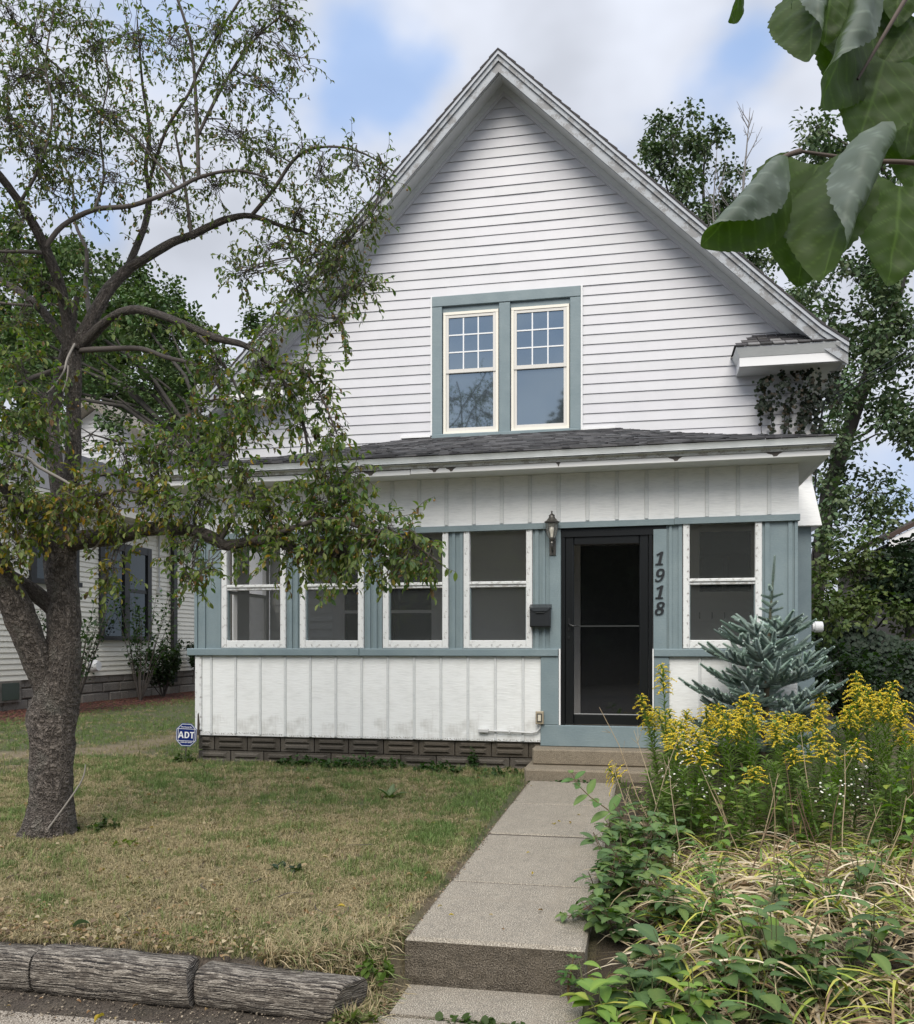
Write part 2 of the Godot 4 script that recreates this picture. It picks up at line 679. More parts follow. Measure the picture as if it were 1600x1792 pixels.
	M.tinted.vertex_color_use_as_albedo = true
	M.tinted.roughness = 0.8
	M.blue_sign = flat(Color(0.008, 0.022, 0.13), 0.6, {"metallic_specular": 0.2})
	M.sign_white = flat(Color(0.78, 0.79, 0.78), 0.45)


# ============================ the ground ====================================
func gy(x: float, z: float) -> float:
	var y := 0.30
	if z > 0.0:
		y = lerpf(0.30, 0.195, clampf(z / 5.75, 0, 1))
	y += smoothstep(-5.5, -11.0, x) * 0.17 * smoothstep(4.0, -2.0, z)
	var kerb := 1.0
	if x < -1.2:
		var near := smoothstep(-1.55, -1.2, x)
		var z0 := 5.80 - 0.40 * near
		kerb = 1.0 - smoothstep(z0, z0 + 0.10 + 0.35 * near, z)
	elif x > -0.24:
		kerb = 1.0 - smoothstep(4.9, 6.0, z)
	elif z > 5.36:
		kerb = 0.0
	if x >= -1.2 and x <= -0.24 and z > 0.5 and z < 5.50:
		y -= 0.05
	y = lerpf(-0.012, y, kerb)
	if x < -1.2 and z > 5.80:
		y += 0.02 * exp(-pow((z - 5.97) / 0.08, 2.0))
	return y


var tone_noise: FastNoiseLite


# how green the lawn is, 0 dry to 1 green
func greenness(x: float, z: float) -> float:
	var g := 0.44 + 0.62 * tone_noise.get_noise_2d(x, z) + 0.75 * tone_noise.get_noise_2d(x * 3.7 + 40.0, z * 3.7)
	g += 0.22 * smoothstep(2.6, 0.6, z) - 0.22 * smoothstep(3.0, 5.2, z)
	g += 0.45 * smoothstep(-2.0, -1.3, x) * smoothstep(4.6, 2.8, z) * smoothstep(0.4, 1.2, z)
	g += 0.4 * smoothstep(-5.4, -6.2, x) * smoothstep(0.5, -1.5, z)
	return clampf(g, 0.0, 1.0)


# worn strip of dry earth beside the house
func worn(x: float, z: float) -> float:
	var path := -6.7 - 0.25 * sin(z * 0.6) if z < -0.5 else -6.7 - pow((z + 0.5), 1.3) * 1.1
	var w := 0.55 if z > -0.8 else 0.35
	var k := 1.0 - smoothstep(w * 0.5, w * 1.3, absf(x - path))
	return k * smoothstep(1.9, 1.0, z) * smoothstep(-5.0, -3.0, z)


func ground() -> void:
	tone_noise = noise(77, 0.75, 3)
	var fine := noise(78, 3.5, 3)
	var xs := [-300.0, -120.0, -60.0, -35.0, -22.0, -16.0]
	var x := -13.0
	while x < 7.0:
		xs.append(x)
		x += 0.2 if x < -6.0 or x > 3.0 else 0.1
	xs.append_array([8.0, 10.0, 14.0, 22.0, 35.0, 60.0, 120.0, 300.0])
	var zs := [-300.0, -120.0, -60.0, -35.0, -22.0, -15.0]
	var z := -12.0
	while z < 7.0:
		zs.append(z)
		z += 0.25 if z < -1.0 else (0.12 if z < 5.4 else 0.05)
	zs.append_array([8.0, 11.0, 20.0, 40.0, 100.0, 300.0])
	var b := MB.new()
	for zz in zs:
		for xx in xs:
			var y := gy(xx, zz)
			var nf: float = fine.get_noise_2d(xx, zz)
			b.v.append(Vector3(xx, y + (0.012 * nf if absf(xx) < 14.0 and zz > -12.0 and zz < 7.0 else 0.0), zz))
			var e := 0.05
			b.n.append(Vector3(gy(xx - e, zz) - gy(xx + e, zz), 2.0 * e, gy(xx, zz - e) - gy(xx, zz + e)).normalized())
			b.t.append(Vector2(xx, zz))
			var c := Color(0.185, 0.145, 0.09).lerp(Color(0.115, 0.125, 0.055), greenness(xx, zz))
			c = mixc(c, Color(0.30, 0.235, 0.15), worn(xx, zz) * (0.8 + 0.3 * nf))
			if xx < -8.4 and zz < -1.5:
				c = mixc(c, Color(0.105, 0.045, 0.030), smoothstep(-9.3, -9.9, xx + nf * 0.5))
			if xx < -1.0 and zz > 5.78 and zz < 6.6:
				c = Color(0.075, 0.060, 0.046).lerp(Color(0.13, 0.105, 0.08), 0.5 + 0.5 * nf)
			if xx > -0.3 and zz > 0.0 and zz < 7.0:
				c = Color(0.045, 0.036, 0.024).lerp(Color(0.10, 0.075, 0.045), 0.5 + 0.5 * nf)
			if zz > 8.0:
				c = Color(0.20, 0.185, 0.15)
			b.c.append(c)
	var w := xs.size()
	for j in zs.size() - 1:
		for i in w - 1:
			var s := j * w + i
			b.ix.append_array([s, s + 1, s + w, s + 1, s + w + 1, s + w])
	struct("ground", b.mesh(), M.ground, "yard soil and short turf sloping gently to the street")


func pavements() -> void:
	# the walk to the front steps, four slabs
	var zs := [0.66, 1.93, 3.15, 4.46, 5.50]
	var tops := [0.288, 0.277, 0.264, 0.250, 0.236]
	var walk := Node3D.new()
	walk.name = "front_walk"
	walk.set_meta("kind", "structure")
	walk.set_meta("label", "pebbly concrete walk from the low street step to the porch steps")
	add_child(walk)
	var tilt := [0.0, 0.004, -0.003, 0.003]
	for k in 4:
		var x0 := -1.13
		var x1 := -0.27
		var z0: float = zs[k] + 0.014
		var z1: float = zs[k + 1] - 0.014
		var a: float = tops[k] + tilt[k]
		var d: float = tops[k + 1] + tilt[k]
		var b := MB.new()
		var low := -0.03 if k == 3 else 0.12
		var e := 0.02
		var top := [Vector3(x0 + e, d, z1 - e), Vector3(x1 - e, d, z1 - e), Vector3(x1 - e, a, z0 + e * 0.4), Vector3(x0 + e, a, z0 + e * 0.4)]
		var mid := [Vector3(x0, d - e * 0.8, z1), Vector3(x1, d - e * 0.8, z1), Vector3(x1, a - e * 0.8, z0), Vector3(x0, a - e * 0.8, z0)]
		b.quad(top[0], top[1], top[2], top[3])
		for q in 4:
			var r := (q + 1) % 4
			b.quad(mid[q], mid[r], top[r], top[q])
			if k == 3 and q == 0:
				continue
			b.quad(Vector3(mid[q].x, low, mid[q].z), Vector3(mid[r].x, low, mid[r].z), mid[r], mid[q])
		if k > 0:
			var jt := MB.new()
			jt.col = Color(0.055, 0.045, 0.035)
			jt.box(Vector3(x0 + 0.01, 0.15, zs[k] - 0.013), Vector3(x1 - 0.01, tops[k] - 0.004, zs[k] + 0.013))
			part("joint_dirt", jt.mesh(), M.tinted, walk)
		var slab := part("slab", b.mesh(), M.concrete, walk)
		if k == 3:
			var f := MB.new()
			var nx := 26
			var ny := 6
			var rough := noise(31, 9.0, 3)
			var grid := []
			for j in ny + 1:
				for i in nx + 1:
					var px: float = lerpf(x0, x1, float(i) / nx)
					var py: float = lerpf(low, d - e * 0.8, float(j) / ny)
					var dz := 0.0 if j == ny else rough.get_noise_2d(px, py * 1.5) * 0.012 - 0.004
					grid.append(Vector3(px, py, z1 + dz))
			for j in ny:
				for i in nx:
					var s := j * (nx + 1) + i
					f.quad(grid[s], grid[s + 1], grid[s + nx + 2], grid[s + nx + 1])
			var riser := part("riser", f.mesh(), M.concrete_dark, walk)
			riser.set_meta("label", "dark weathered front face of the lowest slab")
	# the pavement along the street and the short piece up to the step
	var p := MB.new()
	var edge := noise(9, 1.3, 2)
	var x := -14.0
	while x < -1.55:
		var z0 := 6.13 + 0.02 * edge.get_noise_1d(x)
		var z1 := 6.13 + 0.02 * edge.get_noise_1d(x + 0.25)
		p.quad(Vector3(x, 0.006, 7.6), Vector3(x + 0.25, 0.006, 7.6), Vector3(x + 0.25, 0.006, z1), Vector3(x, 0.006, z0))
		x += 0.25
	p.quad(Vector3(x, 0.006, 7.6), Vector3(6.0, 0.006, 7.6), Vector3(6.0, 0.006, 6.06), Vector3(x, 0.006, 6.06))
	struct("pavement", p.mesh(), M.road, "grey concrete pavement along the street")
	var l := MB.new()
	l.box(Vector3(-1.10, -0.05, 5.51), Vector3(-0.27, 0.022, 5.86))
	l.box(Vector3(-1.16, -0.05, 5.885), Vector3(-0.27, 0.018, 6.055))
	struct("landing", l.mesh(), M.concrete, "worn concrete landing below the walk")
	var road := MB.new()
	road.quad(Vector3(-120, 0.0, 20.0), Vector3(120, 0.0, 20.0), Vector3(120, 0.0, 11.0), Vector3(-120, 0.0, 11.0))
	struct("road", road.mesh(), flat(Color(0.06, 0.06, 0.06), 0.9), "asphalt street in front of the yard")


# ============================ the house =====================================
var house: Node3D


func rake_x(side: int, y: float, drop: float) -> float:
	var k: float = (RIDGE_Y - drop - y) / (RAKE_R if side > 0 else RAKE_L)
	return RIDGE_X + side * k


func rake_y(side: int, x: float) -> float:
	return RIDGE_Y - absf(x - RIDGE_X) * (RAKE_R if side > 0 else RAKE_L)


func clapboard(x0: float, x1: float, u0: float, u1: float, y0: float, y1: float, z: float, par: Node, m: Material, called := "clapboard") -> void:
	# x0..x1 along its lower edge, u0..u1 along its upper edge
	var b := MB.new()
	var o := z + 0.017
	var i := z + 0.004
	var A := Vector3(x0, y0, o)
	var B := Vector3(x1, y0, o)
	var C := Vector3(u1, y1, i)
	var D := Vector3(u0, y1, i)
	b.quad(A, B, C, D)
	b.quad(Vector3(x0, y0 + 0.003, z), Vector3(x1, y0 + 0.003, z), B, A)
	b.tri(Vector3(x0, y0, z), A, D)
	b.tri(B, Vector3(x1, y0, z), C)
	part(called, b.mesh(), m, par)


func house_body() -> void:
	house = thing("house", "white one and a half storey house with steep front gable and closed-in porch", "house")
	var b := MB.new()
	b.box(Vector3(-5.5, 0.2, -12.0), Vector3(1.95, 5.2, -2.10))
	var pts := [Vector2(RIDGE_X, RIDGE_Y - 0.14), Vector2(-5.5, rake_y(-1, -5.5) - 0.14), Vector2(1.95, rake_y(1, 1.95) - 0.14)]
	b.prism(pts, -12.0, -2.10)
	part("body", b.mesh(), M.vinyl, house)
	# the front wall behind the boards
	var f := MB.new()
	f.prism([Vector2(-5.54, 3.3), Vector2(1.98, 3.3), Vector2(1.98, rake_y(1, 1.98) - 0.13), Vector2(RIDGE_X, RIDGE_Y - 0.13), Vector2(-5.54, rake_y(-1, -5.54) - 0.13)], -2.095, -2.05)
	part("wall", f.mesh(), M.vinyl, house)
	# courses of siding
	var pitch := 0.1255
	var k := 0
	while true:
		var y0 := 3.456 + k * pitch
		var y1 := y0 + pitch
		k += 1
		if y0 > RIDGE_Y - 0.33:
			break
		var l0 := maxf(-5.46, rake_x(-1, y0, 0.18))
		var l1 := maxf(-5.46, rake_x(-1, y1, 0.18))
		var r0 := minf(1.89, rake_x(1, y0, 0.18))
		var r1 := minf(1.89, rake_x(1, y1, 0.18))
		if y1 > 4.45 and y0 < 6.10:
			clapboard(l0, -2.735, l1, -2.735, y0, y1, WALL_Z, house, [M.vinyl, M.vinyl_b, M.vinyl_c][(k * 7 + 1) % 3])
			clapboard(-0.795, r0, -0.795, r1, y0, y1, WALL_Z, house, [M.vinyl, M.vinyl_b, M.vinyl_c][(k * 5) % 3])
		else:
			# longer courses are two lengths lapped at a joint
			var cut := lerpf(l0, r0, 0.22 + 0.56 * fposmod(k * 0.618, 1.0))
			if r1 - l1 > 2.2:
				clapboard(l0, cut, l1, cut, y0, y1, WALL_Z, house, [M.vinyl, M.vinyl_b, M.vinyl_c][(k * 7) % 3])
				clapboard(cut - 0.002, r0, cut - 0.002, r1, y0 - 0.001, y1, WALL_Z + 0.002, house, [M.vinyl, M.vinyl_b, M.vinyl_c][(k * 7 + 1) % 3])
			else:
				clapboard(l0, r0, l1, r1, y0, y1, WALL_Z, house, [M.vinyl, M.vinyl_b, M.vinyl_c][(k * 7) % 3])
	# corner boards
	boxpart("corner_board", Vector3(1.89, 3.45, -2.02), Vector3(1.995, 5.3, -1.968), M.white_plain, house, 0.008)
	boxpart("corner_board", Vector3(-5.565, 0.6, -2.02), Vector3(-5.46, 5.15, -1.968), M.white_plain, house, 0.008)
	boxpart("j_channel", Vector3(-2.757, 4.39, -2.0), Vector3(-2.735, 6.215, -1.966), M.white_plain, house)
	boxpart("j_channel", Vector3(-0.795, 4.36, -2.0), Vector3(-0.77, 6.215, -1.966), M.white_plain, house)
	boxpart("j_channel", Vector3(-3.16, 4.37, -2.0), Vector3(-2.76, 4.40, -1.95), M.white_plain, house)
	boxpart("j_channel", Vector3(-0.77, 4.37, -2.0), Vector3(-0.36, 4.40, -1.95), M.white_plain, house)
	# the strip of wall right of the porch: blue below, flared white boards above
	boxpart("side_wall", Vector3(1.46, 0.28, -2.05), Vector3(1.985, 3.2, -1.99), M.trim, house)
	boxpart("side_wall_foot", Vector3(1.46, 0.28, -1.99), Vector3(2.02, 1.64, -1.955), M.trim, house, 0.012)
	var fl := MB.new()
	fl.quad(Vector3(1.40, 3.075, -1.86), Vector3(2.085, 3.075, -1.86), Vector3(1.99, 3.62, -1.965), Vector3(1.40, 3.62, -1.965))
	fl.quad(Vector3(1.40, 3.075, -2.0), Vector3(2.085, 3.075, -2.0), Vector3(2.085, 3.075, -1.86), Vector3(1.40, 3.075, -1.86))
	fl.quad(Vector3(2.085, 3.075, -1.86), Vector3(2.085, 3.075, -2.6), Vector3(1.99, 3.62, -2.6), Vector3(1.99, 3.62, -1.965))
	part("flared_boards", fl.mesh(), M.board, house)
	var ba := MB.new()
	ba.obox(Transform3D(Basis(Vector3.RIGHT, -0.19), Vector3(1.74, 3.345, -1.907)), Vector3(0.014, 0.53, 0.012))
	part("batten", ba.mesh(), M.trim_edge, house)


func house_roof() -> void:
	for side in [-1, 1]:
		var xe: float = 2.32 if side > 0 else -5.90
		var ye: float = rake_y(side, xe)
		var flare := 0.07 if side > 0 else 0.05
		var xm: float = xe - side * 0.75
		var ym: float = rake_y(side, xm) - 0.005
		ye += flare
		var line := [Vector2(RIDGE_X, RIDGE_Y), Vector2(xm, ym), Vector2(xe - side * 0.3, lerpf(ym, ye, 0.6) - 0.035), Vector2(xe, ye)]
		# courses of shingles whose butts stand a little proud: a slightly stepped edge
		var sh := []
		var steps := 36
		for k in steps:
			var t0 := float(k) / steps
			var t1 := float(k + 1) / steps
			var p := along(line, t0)
			var q := along(line, t1)
			sh.append(p + Vector2(0, 0.014))
			sh.append(q + Vector2(0, 0.030))
		var low := []
		for k in range(line.size() - 1, -1, -1):
			low.append(line[k] - Vector2(0, 0.006))
		var rs := MB.new()
		rs.col = Color(0.075, 0.073, 0.072)
		rs.prism(sh + low, -12.45, -1.512)
		part("roof_shingles", rs.mesh(), M.shingle, house)
		var band := func(d0: float, d1: float) -> Array:
			var r := []
			for p in line:
				r.append(p - Vector2(0, d0))
			for k in range(line.size() - 1, -1, -1):
				r.append(line[k] - Vector2(0, d1))
			return r
		var s := MB.new()
		s.prism(band.call(0.006, 0.15), -12.4, -1.60)
		part("roof_deck", s.mesh(), M.soffit, house)
		var cr := MB.new()
		cr.prism(band.call(0.008, 0.055), -1.60, -1.522)
		part("crown_moulding", cr.mesh(), M.rake_crown, house)
		var cr2 := MB.new()
		cr2.prism(band.call(0.058, 0.125), -1.60, -1.545)
		part("crown_moulding", cr2.mesh(), M.rake, house)
		var fa := MB.new()
		fa.prism(band.call(0.128, 0.255), -1.60, -1.568)
		part("fascia_board", fa.mesh(), M.rake, house)
		var so := MB.new()
		so.prism(band.call(0.152, 0.172), -1.998, -1.603)
		part("soffit_board", so.mesh(), M.soffit, house)
		var ln := MB.new()
		ln.prism(band.call(0.174, 0.190), -1.80, -1.72)
		part("soffit_batten", ln.mesh(), M.soffit, house)
		var fr := MB.new()
		fr.prism(band.call(0.174, 0.262), -1.998, -1.955)
		part("frieze", fr.mesh(), M.soffit, house)
		var fr2 := MB.new()
		fr2.prism(band.call(0.262, 0.315), -1.998, -1.966)
		part("frieze", fr2.mesh(), M.vinyl, house)
		cornice_return(side)
		# the eave running back along the side of the house
		var ea := MB.new()
		if side > 0:
			ea.box(Vector3(2.0, ye - 0.21, -12.4), Vector3(2.30, ye - 0.17, -1.62))
			ea.box(Vector3(2.27, ye - 0.24, -12.4), Vector3(2.305, ye - 0.02, -1.62))
		else:
			ea.box(Vector3(-5.88, ye - 0.21, -12.4), Vector3(-5.56, ye - 0.17, -1.62))
			ea.box(Vector3(-5.885, ye - 0.24, -12.4), Vector3(-5.85, ye - 0.02, -1.62))
		part("eave", ea.mesh(), M.soffit, house)


func along(line: Array, t: float) -> Vector2:
	var total := 0.0
	for k in line.size() - 1:
		total += (line[k + 1] - line[k]).length()
	var d := t * total
	for k in line.size() - 1:
		var l: float = (line[k + 1] - line[k]).length()
		if d <= l or k == line.size() - 2:
			return line[k].lerp(line[k + 1], d / l)
		d -= l
	return line[-1]


func cornice_return(side: int) -> void:
	var xi := 1.06 if side > 0 else -4.62
	var xo := 2.29 if side > 0 else -5.87
	var y := 4.945 if side > 0 else 4.90
	var x0 := minf(xi, xo)
	var x1 := maxf(xi, xo)
	var g := 0.012
	boxpart("return_soffit", Vector3(x0 + 0.05, y, -1.998), Vector3(x1 - 0.05, y + 0.02, -1.62), M.soffit, house)
	var inner := xi + side * 0.05
	boxpart("return_fascia", Vector3(minf(inner, xo - side * 0.03), y + 0.02 - g, -1.64), Vector3(maxf(inner, xo - side * 0.03), y + 0.115, -1.595), M.white_plain, house)
	boxpart("return_fascia", Vector3(minf(inner, inner + side * 0.03), y + 0.02 - g, -1.998), Vector3(maxf(inner, inner + side * 0.03), y + 0.115, -1.642), M.white_plain, house)
	# crown moulding, leaning out
	var c := MB.new()
	var ya := y + 0.117
	var yb := y + 0.215
	var za := -1.59
	var zb := -1.535
	var ia := inner
	var ib := xi
	if side > 0:
		c.quad(Vector3(ia, ya, za), Vector3(xo, ya, za), Vector3(xo + 0.02, yb, zb), Vector3(ib, yb, zb))
		c.quad(Vector3(ia, ya, -1.998), Vector3(ia, ya, za), Vector3(ib, yb, zb), Vector3(ib, yb, -1.998))
	else:
		c.quad(Vector3(xo, ya, za), Vector3(ia, ya, za), Vector3(ib, yb, zb), Vector3(xo - 0.02, yb, zb))
		c.quad(Vector3(ia, ya, za), Vector3(ia, ya, -1.998), Vector3(ib, yb, -1.998), Vector3(ib, yb, zb))
	c.quad(Vector3(minf(ia, xo), ya, -1.998), Vector3(maxf(ia, xo), ya, -1.998), Vector3(maxf(ia, xo), ya, za), Vector3(minf(ia, xo), ya, za))
	c.box(Vector3(x0 + 0.005, yb, -1.998), Vector3(x1 - 0.005, yb + 0.012, zb - 0.004))
	part("return_crown", c.mesh(), M.soffit, house)
	# little hipped roof with its shingles
	rng.seed = 40 + side
	var top := y + 0.50
	var t0 := Vector3(xi + side * 0.30, top, -1.99)
	var base_y := yb + 0.016
	var rows := 4
	for r in rows:
		var f0 := float(r) / rows
		var f1 := float(r + 1) / rows + 0.06
		var za2 := lerpf(zb + 0.02, -1.99, f0)
		var zb2 := lerpf(zb + 0.02, -1.99, minf(f1, 1.0))
		var y0 := lerpf(base_y, top, f0)
		var y1 := lerpf(base_y, top, minf(f1, 1.0))
		var a := xi + side * 0.30 * f0
		var e := xo - side * 0.10
		var n := 8
		for k in n:
			var k0: float = lerpf(a, e, (k + (0.5 if r % 2 else 0.0) * (1.0 if k > 0 else 0.0)) / n)
			var k1: float = lerpf(a, e, minf(1.0, (k + 1 + (0.5 if r % 2 else 0.0)) / n))
			if absf(k1 - k0) < 0.03:
				continue
			var b := MB.new()
			var sh := rng.randf()
			b.col = Color(0.055, 0.053, 0.055).lerp(Color(0.12, 0.115, 0.115), sh * sh)
			if rng.randf() < 0.16 and r < 2:
				b.col = Color(0.27, 0.265, 0.265)
			var lo := minf(k0, k1) + 0.004
			var hi := maxf(k0, k1) - 0.004
			var lift := 0.012
			b.quad(Vector3(lo, y0 + lift, za2), Vector3(hi, y0 + lift, za2), Vector3(hi, y1, zb2), Vector3(lo, y1, zb2))
			b.quad(Vector3(lo, y0, za2 - 0.004), Vector3(hi, y0, za2 - 0.004), Vector3(hi, y0 + lift, za2), Vector3(lo, y0 + lift, za2))
			part("shingle", b.mesh(), M.shingle, house)
	var h := MB.new()
	h.col = Color(0.065, 0.063, 0.065)
	var p0 := Vector3(xi - side * 0.02, base_y, -1.99)
	var p1 := Vector3(xi - side * 0.02, base_y, zb + 0.02)
	if side > 0:
		h.tri(p0, p1, t0)
	else:
		h.tri(p1, p0, t0)
	part("hip_shingles", h.mesh(), M.shingle, house)


# double-hung sash pair in the gable
func house_gable_window() -> void:
	var z := WALL_Z
	boxpart("window_casing", Vector3(-2.735, 6.075, z), Vector3(-0.795, 6.21, z + 0.05), M.trim, house, 0.006)
	boxpart("window_casing", Vector3(-2.735, 4.40, z), Vector3(-2.60, 6.073, z + 0.046), M.trim, house, 0.006)
	boxpart("window_casing", Vector3(-0.93, 4.40, z), Vector3(-0.795, 6.073, z + 0.046), M.trim, house, 0.006)
	boxpart("window_casing", Vector3(-1.845, 4.40, z), Vector3(-1.70, 6.073, z + 0.043), M.trim, house, 0.006)
	boxpart("window_sill", Vector3(-2.735, 4.335, z), Vector3(-0.795, 4.398, z + 0.075), M.trim, house, 0.01)
	for w in [[-2.60, -1.845], [-1.70, -0.93]]:
		var win := Node3D.new()
		win.name = "window" if not house.has_node("window") else "window_001"
		house.add_child(win, true)
		var a: float = w[0]
		var d: float = w[1]
		# recess lining, sashes
		boxpart("lining", Vector3(a, 6.0, z), Vector3(d, 6.073, z + 0.012), M.trim, win)
		boxpart("frame", Vector3(a + 0.012, 4.41, z - 0.02), Vector3(a + 0.045, 6.0, z + 0.022), M.cream, win)
		boxpart("frame", Vector3(d - 0.045, 4.41, z - 0.02), Vector3(d - 0.012, 6.0, z + 0.022), M.cream, win)
		boxpart("frame", Vector3(a + 0.012, 5.965, z - 0.02), Vector3(d - 0.012, 6.0, z + 0.024), M.cream, win)
		boxpart("frame", Vector3(a + 0.012, 4.40, z - 0.02), Vector3(d - 0.012, 4.432, z + 0.03), M.cream, win)
		var l := a + 0.047
		var r := d - 0.047
		# upper sash (set forward) and lower sash
		for u in [[5.20, 5.962, 0.012], [4.434, 5.235, 0.0]]:
			var y0: float = u[0]
			var y1: float = u[1]
			var zz: float = z + u[2]
			var s := MB.new()
			var bw := 0.036
			s.box(Vector3(l, y0, zz - 0.02), Vector3(l + bw, y1, zz + 0.006))
			s.box(Vector3(r - bw, y0, zz - 0.02), Vector3(r, y1, zz + 0.006))
			s.box(Vector3(l + bw, y1 - bw, zz - 0.02), Vector3(r - bw, y1, zz + 0.004))
			s.box(Vector3(l + bw, y0, zz - 0.02), Vector3(r - bw, y0 + bw + 0.012, zz + 0.01))
			part("sash", s.mesh(), M.sash_cream, win)
			var g0 := l + bw
			var g1 := r - bw
			var h0 := y0 + bw + 0.012
			var h1 := y1 - bw
			if u[2] > 0.0:
				var mu := MB.new()
				for k in [1, 2]:
					var xx := lerpf(g0, g1, k / 3.0)
					mu.box(Vector3(xx - 0.0085, h0, zz - 0.018), Vector3(xx + 0.0085, h1, zz - 0.003))
				for k in [1, 2]:
					var yy := lerpf(h0, h1, k / 3.0)
					for j in 3:
						mu.box(Vector3(lerpf(g0, g1, j / 3.0) + (0.0085 if j else 0.0), yy - 0.0085, zz - 0.018), Vector3(lerpf(g0, g1, (j + 1) / 3.0) - (0.0085 if j < 2 else 0.0), yy + 0.0085, zz - 0.0035))
				part("muntins", mu.mesh(), M.muntin, win)
				for k in 3:
					for j in 3:
						boxpart("pane", Vector3(lerpf(g0, g1, j / 3.0), lerpf(h0, h1, k / 3.0), zz - 0.0165), Vector3(lerpf(g0, g1, (j + 1) / 3.0), lerpf(h0, h1, (k + 1) / 3.0), zz - 0.0125), M.pane_coated, win)
			else:
				boxpart("pane", Vector3(g0, h0, zz - 0.016), Vector3(g1, h1, zz - 0.012), M.pane_coated, win)


# ============================ the porch =====================================
func sag(x: float) -> float:
	return (x - 1.5) * 0.0072


func sbox(called: String, x0: float, x1: float, y0: float, y1: float, z0: float, z1: float, m: Material, par: Node = house, col := Color.WHITE) -> MeshInstance3D:
	var b := MB.new()
	b.col = col
	b.prism([Vector2(x0, y0 + sag(x0)), Vector2(x1, y0 + sag(x1)), Vector2(x1, y1 + sag(x1)), Vector2(x0, y1 + sag(x0))], z0, z1)
	return part(called, b.mesh(), m, par)


